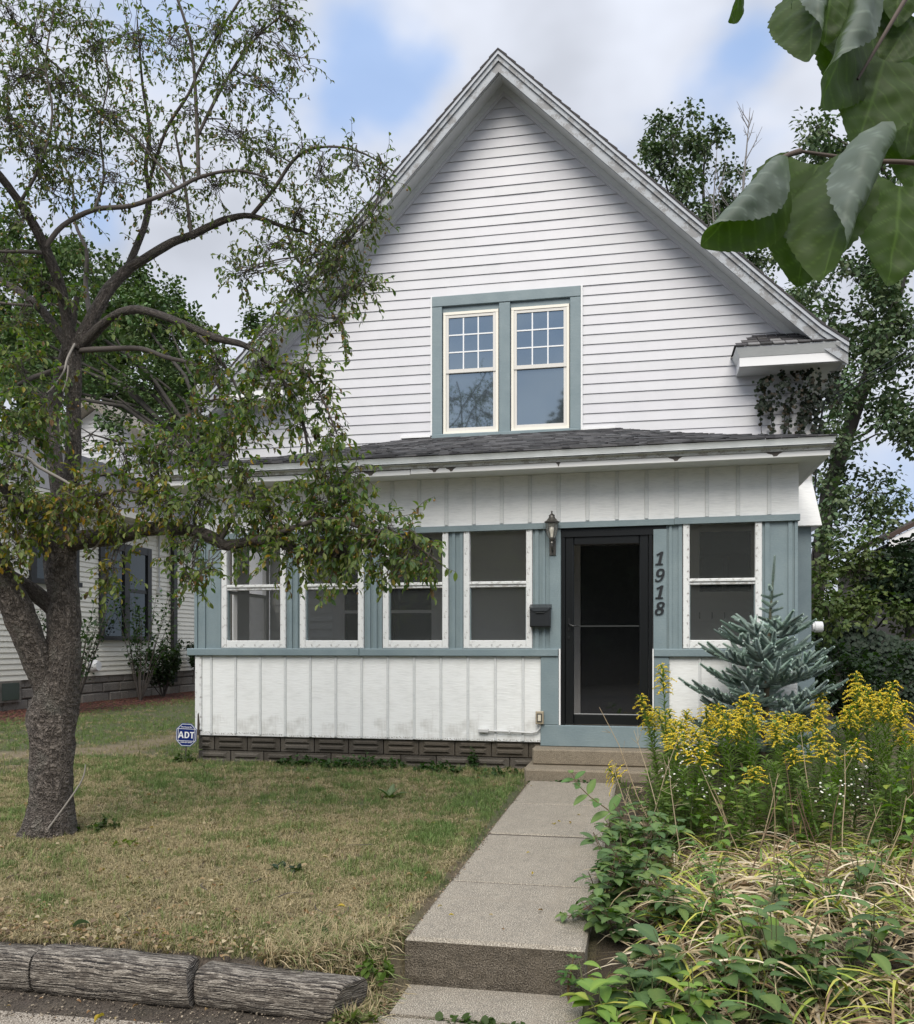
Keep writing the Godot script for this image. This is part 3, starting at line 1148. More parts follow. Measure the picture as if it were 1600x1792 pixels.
func porch_shell() -> void:
	# block foundation, two courses of panel-faced blocks
	rng.seed = 3
	boxpart("foundation", Vector3(-5.04, 0.05, -1.9), Vector3(1.48, 0.60, -0.075), M.concrete_dark, house)
	for row in 2:
		var y0 := 0.245 + row * 0.18
		var x := -5.07 - (0.2 if row else 0.0)
		while x < 1.4:
			var x0 := maxf(x, -5.07)
			var x1 := minf(x + 0.405, 1.5)
			if x1 - x0 > 0.08:
				var b := MB.new()
				var g := 0.006
				var zf := -0.034 + rng.randf_range(-0.004, 0.004)
				b.box(Vector3(x0 + g, y0 + g, -0.07), Vector3(x1 - g, y0 + 0.18 - g, zf))
				# raised field with sloping sides, a groove along its middle
				var m := minf(0.05, (x1 - x0) * 0.2)
				for h in [[0.03, 0.086], [0.098, 0.154]]:
					var p := [Vector3(x0 + m, y0 + h[0], zf), Vector3(x1 - m, y0 + h[0], zf), Vector3(x1 - m, y0 + h[1], zf), Vector3(x0 + m, y0 + h[1], zf)]
					var q := [Vector3(x0 + m + 0.03, y0 + h[0] + 0.016, zf + 0.024), Vector3(x1 - m - 0.03, y0 + h[0] + 0.016, zf + 0.024), Vector3(x1 - m - 0.03, y0 + h[1] - 0.016, zf + 0.024), Vector3(x0 + m + 0.03, y0 + h[1] - 0.016, zf + 0.024)]
					b.quad(q[0], q[1], q[2], q[3])
					for k in 4:
						b.quad(p[k], p[(k + 1) % 4], q[(k + 1) % 4], q[k])
				part("block", b.mesh(), [M.block, M.block_b, M.block_c][rng.randi() % 3], house)
			x += 0.405
	# roof: front slope, two hips, rows of shingle tabs
	var e0 := Vector3(-5.42, 3.645 + sag(-5.42), 0.48)
	var e1 := Vector3(1.80, 3.645 + sag(1.8), 0.48)
	var r0 := Vector3(-3.13, 4.36, -1.99)
	var r1 := Vector3(-0.40, 4.385, -1.99)
	var k0 := Vector3(-5.42, 3.62, -1.99)
	var k1 := Vector3(1.80, 3.655, -1.99)
	var d := MB.new()
	var dn := Vector3(0, -0.075, 0)
	d.quad(e0 + dn, e1 + dn, r1 + dn, r0 + dn)
	d.tri(e1 + dn, k1 + dn, r1 + dn)
	d.tri(k0 + dn, e0 + dn, r0 + dn)
	d.quad(k0 - Vector3(0, 0.09, 0), k1 - Vector3(0, 0.09, 0), e1 - Vector3(0, 0.09, 0), e0 - Vector3(0, 0.09, 0))
	part("porch_roof_deck", d.mesh(), M.soffit, house)
	rng.seed = 21
	var sh := MB.new()
	var rows := 19
	for r in rows:
		var f0 := float(r) / rows
		var f1 := minf(1.0, float(r + 1) / rows + 0.02)
		var sagm := -0.10 * sin(f0 * PI) * 0.35
		var sagn := -0.10 * sin(f1 * PI) * 0.35
		var a0 := e0.lerp(r0, f0) + Vector3(0, sagm, 0)
		var a1 := e1.lerp(r1, f0) + Vector3(0, sagm, 0)
		var b0 := e0.lerp(r0, f1) + Vector3(0, sagn, 0)
		var b1 := e1.lerp(r1, f1) + Vector3(0, sagn, 0)
		var x := 0.0
		var span := a1.x - a0.x
		x = -rng.randf() * 0.15
		while x < span:
			var w := rng.randf_range(0.07, 0.19)
			var u0 := clampf(x / span, 0, 1)
			var u1 := clampf((x + w) / span, 0, 1)
			x += w
			if u1 <= u0:
				continue
			var s := rng.randf()
			sh.col = Color(0.045, 0.046, 0.05).lerp(Color(0.155, 0.155, 0.16), s * s)
			var up := Vector3(0, 0.006 + 0.007 * float(rng.randf() < 0.5), 0)
			var p0 := a0.lerp(a1, u0) + up + Vector3(0, 0, 0.012 * rng.randf())
			var p1 := Vector3(a0.lerp(a1, u1).x, a0.lerp(a1, u1).y, p0.z) + up
			sh.quad(p0, p1, b0.lerp(b1, u1) + Vector3(0, 0.002, 0), b0.lerp(b1, u0) + Vector3(0, 0.002, 0))
			sh.quad(p0 - up - Vector3(0, 0.004, 0), p1 - up - Vector3(0, 0.004, 0), p1, p0)
	# hips, right and left
	for side in 2:
		var E := e1 if side == 0 else e0
		var K := k1 if side == 0 else k0
		var R := r1 if side == 0 else r0
		for r in 16:
			var f0 := float(r) / 16
			var f1 := float(r + 1) / 16
			for q in 12:
				var g0 := float(q) / 12
				var g1 := float(q + 1) / 12
				var s := rng.randf()
				sh.col = Color(0.045, 0.046, 0.05).lerp(Color(0.14, 0.14, 0.145), s * s)
				var sg := Vector3(0, -0.035 * sin(f0 * PI), 0)
				var sg1 := Vector3(0, -0.035 * sin(f1 * PI), 0)
				var A := E.lerp(R, f0).lerp(K.lerp(R, f0), g0) + Vector3(0, 0.012, 0) + sg
				var B := E.lerp(R, f0).lerp(K.lerp(R, f0), g1) + Vector3(0, 0.012, 0) + sg
				var C := E.lerp(R, f1).lerp(K.lerp(R, f1), g1) + sg1
				var D := E.lerp(R, f1).lerp(K.lerp(R, f1), g0) + sg1
				if side == 0:
					sh.quad(A, B, C, D)
				else:
					sh.quad(B, A, D, C)
	var shn := part("porch_shingles", sh.mesh(), M.shingle, house)
	shn.set_meta("kind", "stuff")
	# eaves: soffit, fascia in three boards with flaked paint
	var so := MB.new()
	so.prism([Vector2(-5.36, 3.475 + sag(-5.36)), Vector2(1.74, 3.475 + sag(1.74)), Vector2(1.74, 3.49 + sag(1.74)), Vector2(-5.36, 3.49 + sag(-5.36))], -1.9, 0.40)
	part("porch_soffit", so.mesh(), M.soffit, house)
	sbox("fascia_lower", -5.37, -2.42, 3.462, 3.512, 0.37, 0.412, M.white_plain)
	sbox("fascia_lower", -2.412, 1.75, 3.468, 3.518, 0.37, 0.414, M.white_plain)
	sbox("fascia_middle", -5.38, 1.76, 3.522, 3.575, 0.37, 0.428, M.peel_more)
	var c := MB.new()
	for seg in [[-5.42, 1.80]]:
		var x0: float = seg[0]
		var x1: float = seg[1]
		c.quad(Vector3(x0 + 0.03, 3.577 + sag(x0), 0.432), Vector3(x1 - 0.03, 3.577 + sag(x1), 0.432), Vector3(x1, 3.635 + sag(x1), 0.47), Vector3(x0, 3.635 + sag(x0), 0.47))
		c.quad(Vector3(x0 + 0.03, 3.577 + sag(x0), 0.37), Vector3(x1 - 0.03, 3.577 + sag(x1), 0.37), Vector3(x1 - 0.03, 3.577 + sag(x1), 0.432), Vector3(x0 + 0.03, 3.577 + sag(x0), 0.432))
	part("porch_crown", c.mesh(), M.soffit, house)
	boxpart("side_fascia", Vector3(1.715, 3.472, -1.9), Vector3(1.755, 3.63, 0.366), M.soffit, house)
	boxpart("side_fascia", Vector3(-5.40, 3.43, -1.9), Vector3(-5.36, 3.59, 0.366), M.soffit, house)
	# bare patches where the lower fascia has lost its face
	rng.seed = 8
	for x in [-3.12, -2.86, -2.16, -1.98, -0.86, 0.30, 1.24]:
		var w: float = 0.022 if x == -0.86 else rng.randf_range(0.05, 0.085)
		var y: float = 3.518 if x > -2.4 else 3.512
		var b := MB.new()
		var poly := [Vector2(x - w, y + sag(x)), Vector2(x - w * 0.8, y - 0.012 + sag(x)), Vector2(x - w * 0.3, y - 0.022 + sag(x)), Vector2(x - w * 0.1, y - 0.041 + sag(x)), Vector2(x + w * 0.3, y - 0.038 + sag(x)), Vector2(x + w * 0.55, y - 0.018 + sag(x)), Vector2(x + w, y + sag(x))]
		b.prism(poly, 0.40, 0.4165)
		part("bare_patch", b.mesh(), flat(Color(0.085, 0.075, 0.068), 0.9), house)


func porch_front() -> void:
	# skirt below the windows: boards between battens
	rng.seed = 12
	var xs := [-5.00]
	for k in 13:
		xs.append(-4.887 + k * 0.301)
	xs.append(-1.085)
	for k in xs.size() - 1:
		var x0: float = xs[k]
		var x1: float = xs[k + 1]
		var low: float = 0.605 + rng.randf_range(-0.006, 0.006) + (0.012 if k < 4 else 0.0)
		skirt_panel(x0, x1, low, 1.515)
		if k > 0:
			var b := MB.new()
			b.cbox(Vector3(x0 - 0.014, low + 0.004, 0.001), Vector3(x0 + 0.014, 1.514, 0.013), 0.004)
			part("batten", b.mesh(), M.batten, house)
	boxpart("corner_board", Vector3(-5.085, 0.66, -0.04), Vector3(-5.002, 1.514, 0.018), M.peel, house, 0.006)
	var rot := MB.new()
	rot.prism([Vector2(-5.055, 0.60), Vector2(-5.03, 0.60), Vector2(-5.022, 0.72), Vector2(-5.035, 0.86), Vector2(-5.05, 0.84)], 0.0, 0.0195)
	part("rotten_wood", rot.mesh(), flat(Color(0.055, 0.045, 0.036), 0.95), house)
	for x in [[0.255, 0.56], [0.56, 0.86], [0.86, 1.16], [1.16, 1.515]]:
		skirt_panel(x[0], x[1], 0.605, 1.515)
		if x[0] > 0.3:
			boxpart("batten", Vector3(x[0] - 0.014, 0.61, 0.001), Vector3(x[0] + 0.014, 1.514, 0.013), M.batten, house, 0.004)
	boxpart("skirt_backing", Vector3(-5.05, 0.60, -0.10), Vector3(-0.90, 1.60, -0.002), M.board, house)
	boxpart("skirt_backing", Vector3(0.11, 0.60, -0.10), Vector3(1.50, 1.60, -0.002), M.board, house)
	# sill band, door surround
	boxpart("sill_band", Vector3(-5.17, 1.517, -0.02), Vector3(-3.1, 1.60, 0.052), M.trim, house, 0.008)
	boxpart("sill_band", Vector3(-3.097, 1.517, -0.02), Vector3(-0.895, 1.60, 0.052), M.trim, house, 0.008)
	boxpart("sill_band", Vector3(0.095, 1.517, -0.02), Vector3(1.545, 1.60, 0.052), M.trim, house, 0.008)
	boxpart("door_board", Vector3(-1.083, 0.79, 0.0), Vector3(-0.892, 1.515, 0.03), M.trim, house, 0.005)
	boxpart("door_board", Vector3(0.097, 0.79, 0.0), Vector3(0.25, 1.515, 0.03), M.trim, house, 0.005)
	boxpart("threshold_band", Vector3(-1.085, 0.565, -0.08), Vector3(0.30, 0.788, 0.036), M.trim, house, 0.006)
	boxpart("door_edge", Vector3(-0.889, 0.79, -0.05), Vector3(-0.872, 1.60, 0.034), M.white_plain, house)
	boxpart("door_edge", Vector3(0.082, 0.79, -0.05), Vector3(0.095, 1.60, 0.034), M.white_plain, house)
	# boards above the windows
	var us := []
	var x := 1.24
	while x > -5.0:
		us.push_front(x)
		x -= 0.3047
	us.push_front(-5.10)
	us.append(1.525)
	for k in us.size() - 1:
		sbox("board", us[k] + 0.001, us[k + 1] - 0.001, 2.958, 3.474, -0.06, 0.024 + 0.001 * (k % 2), M.board)
		if k > 0:
			var b := MB.new()
			var xb: float = us[k]
			b.cbox(Vector3(xb - 0.02, 2.964 + sag(xb), 0.0255), Vector3(xb + 0.02, 3.47 + sag(xb), 0.037), 0.004)
			part("batten", b.mesh(), M.batten, house)
	sbox("trim_band", -5.13, -1.05, 2.893, 2.955, -0.05, 0.05, M.trim)
	sbox("trim_band", -1.047, 0.30, 2.893, 2.955, -0.05, 0.053, M.trim)
	sbox("trim_band", 0.303, 1.535, 2.896, 2.96, -0.05, 0.05, M.trim)
	# blue posts and panels between the openings
	for p in [[-5.09, -4.755], [-3.965, -3.805], [-3.045, -2.835], [-2.085, -1.925], [-1.17, -0.865], [0.10, 0.385], [1.175, 1.52]]:
		sbox("panel", p[0], p[1], 1.602, 2.90, -0.09, 0.004, M.trim)
	for b in [[-5.09, 0.035], [-4.985, 0.03], [-4.79, 0.03], [-3.93, 0.035], [-3.86, 0.035], [-3.01, 0.035], [-2.94, 0.04], [-2.87, 0.03], [-2.05, 0.035], [-1.965, 0.035], [-1.145, 0.04], [-1.065, 0.03], [0.25, 0.03], [0.345, 0.035], [1.20, 0.045], [1.425, 0.04], [1.487, 0.03]]:
		sbox("strip", b[0], b[0] + b[1], 1.602, 2.895, 0.0045, 0.022, M.trim)
	sbox("post_board", -0.985, -0.872, 1.602, 2.89, 0.0045, 0.026, M.trim)
	sbox("number_board", 0.092, 0.225, 1.602, 2.852, 0.0045, 0.034, M.trim)


func skirt_panel(x0: float, x1: float, y0: float, y1: float) -> void:
	var b := MB.new()
	var w := 0.16
	var u := rng.randf()
	var z := 0.0
	var s := b.v.size()
	for p in [[x0, y0], [x1, y0], [x1, y1], [x0, y1]]:
		b.v.append(Vector3(p[0], p[1], z))
		b.n.append(Vector3(0, 0, 1))
		b.c.append(Color.WHITE)
		b.t.append(Vector2(u + (p[0] - x0) * 0.9, 0.998 - (p[1] - y0) / (y1 - y0) * 0.99))
	b.ix.append_array([s, s + 2, s + 1, s, s + 3, s + 2])
	b.quad(Vector3(x0, y0, -0.03), Vector3(x1, y0, -0.03), Vector3(x1, y0, z), Vector3(x0, y0, z))
	part("panel", b.mesh(), M.skirt, house)


func porch_openings() -> void:
	var k := 0
	for w in [[-4.752, -3.968], [-3.80, -3.05], [-2.83, -2.09], [-1.922, -1.173], [0.39, 1.172]]:
		porch_window(w[0], w[1], k)
		k += 1
	# black header over the door
	sbox("door_header", -0.869, 0.222, 2.855, 2.892, -0.06, 0.012, M.black_paint)
	sbox("door_header", -0.868, 0.088, 2.80, 2.8535, -0.06, 0.018, M.black_paint)
	# storm door
	var d := Node3D.new()
	d.name = "storm_door"
	house.add_child(d)
	var z0 := -0.05
	var z1 := 0.0
	boxpart("jamb", Vector3(-0.868, 0.79, -0.07), Vector3(-0.828, 2.798, 0.012), M.black_paint, d, 0.004)
	boxpart("jamb", Vector3(0.045, 0.79, -0.07), Vector3(0.081, 2.798, 0.012), M.black_paint, d, 0.004)
	var f := MB.new()
	f.cbox(Vector3(-0.826, 0.80, z0), Vector3(-0.735, 2.796, z1), 0.008)
	f.cbox(Vector3(-0.05, 0.80, z0), Vector3(0.043, 2.796, z1), 0.008)
	f.cbox(Vector3(-0.734, 2.70, z0), Vector3(-0.051, 2.796, z1 - 0.001), 0.008)
	f.cbox(Vector3(-0.734, 0.80, z0), Vector3(-0.051, 0.905, z1 - 0.001), 0.008)
	part("leaf", f.mesh(), M.black_paint, d)
	boxpart("pane", Vector3(-0.735, 0.905, -0.03), Vector3(-0.05, 2.70, -0.026), M.pane, d)
	boxpart("glass_bead", Vector3(-0.732, 0.906, -0.012), Vector3(-0.053, 0.914, -0.004), flat(Color(0.35, 0.36, 0.36), 0.35), d)
	boxpart("push_bar", Vector3(-0.74, 1.832, 0.004), Vector3(-0.055, 1.846, 0.014), M.handle, d)
	var h := MB.new()
	h.tube([Vector3(-0.785, 1.86, 0.0), Vector3(-0.785, 1.86, 0.03), Vector3(-0.77, 1.852, 0.045), Vector3(-0.735, 1.838, 0.047), Vector3(-0.705, 1.842, 0.042), Vector3(-0.685, 1.84, 0.02)], [0.008, 0.008, 0.009, 0.009, 0.008, 0.007], 8)
	h.cbox(Vector3(-0.80, 1.79, 0.0), Vector3(-0.77, 1.92, 0.008), 0.003)
	h.cbox(Vector3(-0.80, 1.70, 0.0), Vector3(-0.775, 1.735, 0.012), 0.004)
	part("handle", h.mesh(), flat(Color(0.03, 0.032, 0.033), 0.3, {"metallic": 0.5}), d)


func porch_window(x0: float, x1: float, k: int) -> void:
	var win := Node3D.new()
	win.name = "porch_window" if k == 0 else "porch_window_%03d" % k
	house.add_child(win)
	var top := 2.90 + sag((x0 + x1) * 0.5)
	var st := 0.067
	var zf := 0.030
	var b: float = [0.0, 0.001, 0.002, 0.001, 0.0][k]
	boxpart("stile", Vector3(x0, 1.602, -0.06), Vector3(x0 + st, top, zf + b), M.peel, win, 0.007)
	boxpart("stile", Vector3(x1 - st, 1.602, -0.06), Vector3(x1, top, zf + b), M.peel, win, 0.007)
	boxpart("bottom_rail", Vector3(x0 + st, 1.602, -0.06), Vector3(x1 - st, 1.69, zf - 0.002 + b), M.peel, win, 0.007)
	boxpart("meeting_rail", Vector3(x0 + st - 0.006, 2.262, -0.05), Vector3(x1 - st + 0.006, 2.288, 0.012), M.peel_more, win, 0.004)
	boxpart("meeting_rail", Vector3(x0 + st - 0.006, 2.291, -0.05), Vector3(x1 - st + 0.006, 2.325, 0.026), M.peel, win, 0.006)
	boxpart("bead", Vector3(x0 + st, 1.69, -0.05), Vector3(x0 + st + 0.008, 2.262, 0.0), M.trim_edge, win)
	boxpart("bead", Vector3(x1 - st - 0.008, 1.69, -0.05), Vector3(x1 - st, 2.262, 0.0), M.trim_edge, win)
	boxpart("pane", Vector3(x0 + st, 1.69, -0.03), Vector3(x1 - st, 2.262, -0.026), M.pane_dusty, win)
	boxpart("pane", Vector3(x0 + st, 2.325, -0.016), Vector3(x1 - st, top, -0.012), M.pane_dusty, win)


func porch_inside() -> void:
	var room := Node3D.new()
	room.name = "porch_room"
	house.add_child(room)
	boxpart("floor", Vector3(-5.03, 0.66, -1.985), Vector3(1.45, 0.74, -0.105), M.inside_floor, room)
	boxpart("ceiling", Vector3(-5.03, 3.36, -1.985), Vector3(1.45, 3.42, -0.105), M.inside_ceiling, room)
	# left end wall with a window to the side yard
	var lw := MB.new()
	lw.box(Vector3(-5.09, 0.6, -2.0), Vector3(-5.035, 1.62, -0.09))
	lw.box(Vector3(-5.09, 2.88, -2.0), Vector3(-5.035, 3.45, -0.09))
	lw.box(Vector3(-5.09, 1.622, -2.0), Vector3(-5.035, 2.878, -1.90))
	lw.box(Vector3(-5.09, 1.622, -1.36), Vector3(-5.035, 2.878, -1.0))
	lw.box(Vector3(-5.09, 1.622, -0.42), Vector3(-5.035, 2.878, -0.09))
	part("end_wall", lw.mesh(), M.inside_trim, room)
	boxpart("sash_rail", Vector3(-5.08, 2.27, -1.90), Vector3(-5.04, 2.31, -1.36), M.inside_trim, room)
	boxpart("sash_rail", Vector3(-5.08, 2.27, -1.0), Vector3(-5.04, 2.31, -0.42), M.inside_trim, room)
	boxpart("screen", Vector3(-5.066, 1.622, -1.90), Vector3(-5.062, 2.27, -1.36), flat(Color(0.5, 0.5, 0.48, 0.5), 0.2, {"transparency": BaseMaterial3D.TRANSPARENCY_ALPHA}), room)
	boxpart("end_wall", Vector3(1.455, 0.6, -1.99), Vector3(1.52, 3.45, -0.105), M.inside_trim, room)
	# old front wall of the house, siding indoors now
	var back := MB.new()
	back.box(Vector3(-5.03, 0.6, -2.09), Vector3(1.45, 3.3, -2.03))
	part("back_wall", back.mesh(), M.inside_wall, room)
	var sd := MB.new()
	var y := 0.75
	while y < 3.35:
		for s in [[-5.03, -4.12], [-2.58, -1.02], [0.12, 1.45]]:
			sd.quad(Vector3(s[0], y, -2.008), Vector3(s[1], y, -2.008), Vector3(s[1], y + 0.11, -2.024), Vector3(s[0], y + 0.11, -2.024))
			sd.quad(Vector3(s[0], y, -2.03), Vector3(s[1], y, -2.03), Vector3(s[1], y, -2.008), Vector3(s[0], y, -2.008))
		y += 0.11
	part("inside_siding", sd.mesh(), M.inside_wall, room).set_meta("kind", "stuff")
	# window from porch to parlour
	boxpart("casing", Vector3(-4.12, 1.35, -2.03), Vector3(-3.95, 3.05, -1.985), M.inside_trim, room)
	boxpart("casing", Vector3(-2.75, 1.35, -2.03), Vector3(-2.58, 3.05, -1.985), M.inside_trim, room)
	boxpart("casing", Vector3(-4.12, 3.052, -2.03), Vector3(-2.58, 3.22, -1.98), M.inside_trim, room)
	boxpart("casing", Vector3(-4.12, 1.25, -2.03), Vector3(-2.58, 1.348, -1.95), M.inside_trim, room)
	boxpart("sash_rail", Vector3(-3.949, 2.06, -2.02), Vector3(-2.751, 2.10, -1.995), M.inside_ceiling, room)
	boxpart("sash_rail", Vector3(-3.949, 2.60, -2.02), Vector3(-2.751, 2.62, -1.995), M.inside_ceiling, room)
	boxpart("parlour_pane", Vector3(-3.949, 1.35, -2.028), Vector3(-2.751, 3.05, -2.012), M.pane_dark, room)
	# front door behind the storm door
	boxpart("casing", Vector3(-1.02, 0.742, -2.03), Vector3(-0.80, 3.0, -1.98), M.inside_ceiling, room)
	boxpart("casing", Vector3(0.02, 0.742, -2.03), Vector3(0.12, 3.0, -1.98), M.inside_trim, room)
	boxpart("front_door", Vector3(-0.798, 0.742, -2.028), Vector3(0.018, 2.9, -2.0), M.dark_room, room)
	# small framed window and a rail of coat hooks
	boxpart("frame", Vector3(0.50, 2.22, -2.03), Vector3(1.40, 3.2, -1.985), M.inside_wall, room)
	boxpart("dark_pane", Vector3(0.67, 2.30, -1.986), Vector3(1.28, 3.04, -1.98), M.pane_dark, room)
	boxpart("hook_rail", Vector3(0.45, 1.93, -2.03), Vector3(1.40, 2.07, -1.982), M.inside_wall, room)
	for k in 6:
		var h := MB.new()
		var hx := 0.52 + k * 0.15
		h.tube([Vector3(hx, 2.04, -1.98), Vector3(hx, 2.03, -1.95), Vector3(hx, 1.98, -1.945), Vector3(hx, 1.965, -1.965)], [0.006, 0.006, 0.006, 0.005], 6)
		part("hook", h.mesh(), M.black_metal, room)
	var lp := MB.new()
	lp.lathe([Vector2(0.0, -0.05), Vector2(0.12, -0.05), Vector2(0.17, -0.01), Vector2(0.17, 0.0)], 24, Vector3(-1.85, 3.36, -0.9))
	part("ceiling_light", lp.mesh(), M.inside_floor, room)


func front_steps() -> void:
	var s := thing("front_steps", "two worn concrete steps up to the black storm door", "steps", Vector3.ZERO)
	boxpart("step", Vector3(-1.14, 0.40, -0.06), Vector3(0.36, 0.562, 0.305), M.step_stone, s, 0.015).set_meta("label", "upper step")
	boxpart("step", Vector3(-1.185, 0.22, -0.03), Vector3(0.40, 0.399, 0.615), M.step_stone, s, 0.02).set_meta("label", "lower, wider step")


# ============================ neighbouring houses ===========================
func neighbour_left() -> void:
	var h := thing("neighbour_house", "cream clapboard house with dark window frames and stone footing beyond the crabapple", "house")
	var X := -11.0
	boxpart("wall", Vector3(-19.0, 1.05, -16.0), Vector3(X - 0.03, 4.6, -2.2), M.cream, h)
	# narrow clapboards on the side wall
	var b := MB.new()
	var y := 1.0
	while y < 4.6:
		b.quad(Vector3(X + 0.016, y, -2.2), Vector3(X + 0.016, y, -16.0), Vector3(X - 0.002, y + 0.1, -16.0), Vector3(X - 0.002, y + 0.1, -2.2))
		b.quad(Vector3(X - 0.03, y, -2.2), Vector3(X - 0.03, y, -16.0), Vector3(X + 0.016, y, -16.0), Vector3(X + 0.016, y, -2.2))
		y += 0.1
	part("clapboards", b.mesh(), M.cream, h).set_meta("kind", "stuff")
	# stone footing
	rng.seed = 91
	boxpart("footing", Vector3(-19.0, 0.2, -15.9), Vector3(X - 0.09, 1.05, -2.3), M.stone, h)
	for row in 3:
		var z := -2.3 - rng.randf() * 0.3
		while z > -13.0:
			var w := rng.randf_range(0.3, 0.7)
			var s := MB.new()
			s.cbox(Vector3(-w * 0.5 + 0.008, 0.008, -0.1), Vector3(w * 0.5 - 0.008, 0.19, rng.randf_range(0.0, 0.035)), 0.02)
			part("stone", s.mesh(), M.stone, h, Transform3D(Basis(Vector3.UP, PI / 2), Vector3(X - 0.03, 0.45 + row * 0.197, z - w * 0.5)))
			z -= w
	for w in [[-9.17, -7.18, 1.82, 3.80], [-6.46, -5.01, 2.86, 4.3]]:
		var win := Node3D.new()
		win.name = "window" if not h.has_node("window") else "window_001"
		h.add_child(win)
		var mid: float = (w[0] + w[1]) * 0.5
		for p in [[w[0], w[0] + 0.16], [mid - 0.1, mid + 0.1], [w[1] - 0.16, w[1]]]:
			boxpart("frame", Vector3(X - 0.02, w[2], p[0]), Vector3(X + 0.06, w[3], p[1]), M.dark_frame, win)
		boxpart("frame", Vector3(X - 0.02, w[3] - 0.16, w[0] + 0.161), Vector3(X + 0.055, w[3], w[1] - 0.161), M.dark_frame, win)
		boxpart("sill", Vector3(X - 0.02, w[2] - 0.09, w[0] - 0.04), Vector3(X + 0.10, w[2], w[1] + 0.04), M.dark_frame, win)
		for p in [[w[0] + 0.16, mid - 0.1], [mid + 0.1, w[1] - 0.16]]:
			var half: float = (w[2] + w[3]) * 0.5
			boxpart("sash_rail", Vector3(X - 0.01, half - 0.04, p[0]), Vector3(X + 0.035, half + 0.04, p[1]), M.dark_frame, win)
			boxpart("pane", Vector3(X - 0.02, w[2], p[0]), Vector3(X + 0.018, half - 0.041, p[1]), M.pane_dark, win)
			boxpart("pane", Vector3(X - 0.02, half + 0.041, p[0]), Vector3(X + 0.022, w[3] - 0.161, p[1]), M.pane_dark, win)
	var ds := MB.new()
	ds.box(Vector3(X + 0.02, 0.75, -10.24), Vector3(X + 0.11, 4.5, -10.08))
	part("downspout", ds.mesh(), M.dark_frame, h)
	var cd := MB.new()
	cd.tube([Vector3(X + 0.04, 4.5, -9.52), Vector3(X + 0.04, 2.95, -9.52)], [0.02, 0.02], 6)
	cd.box(Vector3(X + 0.01, 2.82, -9.58), Vector3(X + 0.08, 2.95, -9.46))
	part("conduit", cd.mesh(), M.grey_pipe, h)
	var vt := MB.new()
	vt.lathe([Vector2(0.0, 0.16), Vector2(0.10, 0.16), Vector2(0.13, 0.05), Vector2(0.13, 0.0)], 16, Vector3.ZERO)
	part("vent_hood", vt.mesh(), M.white_plain, h, Transform3D(Basis(Vector3.BACK, -PI / 2), Vector3(X + 0.01, 1.21, -6.94)))
	boxpart("basement_window", Vector3(X - 0.1, 0.62, -4.77), Vector3(X + 0.03, 1.0, -3.7), M.stone, h)
	boxpart("basement_pane", Vector3(X + 0.02, 0.66, -4.70), Vector3(X + 0.045, 0.96, -4.26), flat(Color(0.06, 0.08, 0.07), 0.15), h)
	boxpart("basement_pane", Vector3(X + 0.02, 0.66, -4.20), Vector3(X + 0.045, 0.96, -3.76), flat(Color(0.06, 0.08, 0.07), 0.15), h)
	# low hipped roof over the front, gable of the taller rear part with its rake
	var r := MB.new()
	r.col = Color(0.16, 0.16, 0.165)
	r.quad(Vector3(X + 0.45, 4.45, -1.8), Vector3(X + 0.45, 4.45, -12.0), Vector3(-13.6, 6.3, -12.0), Vector3(-13.6, 6.3, -4.6))
	r.quad(Vector3(-19.4, 4.45, -1.8), Vector3(X + 0.45, 4.45, -1.8), Vector3(-13.6, 6.3, -4.6), Vector3(-16.8, 6.3, -4.6))
	part("front_roof", r.mesh(), M.shingle, h)
	boxpart("eave_board", Vector3(X + 0.1, 4.30, -12.0), Vector3(X + 0.44, 4.44, -1.85), M.cream, h)
	var g := MB.new()
	g.prism([Vector2(-18.2, 4.4), Vector2(-10.4, 4.4), Vector2(-10.4, 5.35), Vector2(-14.2, 7.85), Vector2(-18.2, 5.35)], -22.0, -12.0)
	part("rear_wall", g.mesh(), M.vinyl, h)
	var gb := MB.new()
	y = 4.5
	while y < 7.7:
		var k := clampf((7.8 - y) / 0.66, 0.0, 3.78)
		gb.quad(Vector3(-14.2 - k, y, -11.98), Vector3(-14.2 + k, y, -11.98), Vector3(-14.2 + k - 0.08, y + 0.11, -11.995), Vector3(-14.2 - k + 0.08, y + 0.11, -11.995))
		y += 0.115
	part("rear_clapboards", gb.mesh(), M.vinyl, h).set_meta("kind", "stuff")
	var rk := MB.new()
	rk.prism([Vector2(-14.2, 8.12), Vector2(-9.95, 5.32), Vector2(-9.95, 5.10), Vector2(-14.2, 7.90)], -22.3, -11.6)
	rk.prism([Vector2(-14.2, 8.12), Vector2(-18.45, 5.32), Vector2(-18.45, 5.10), Vector2(-14.2, 7.90)], -22.3, -11.6)
	part("rear_roof", rk.mesh(), M.stone, h)


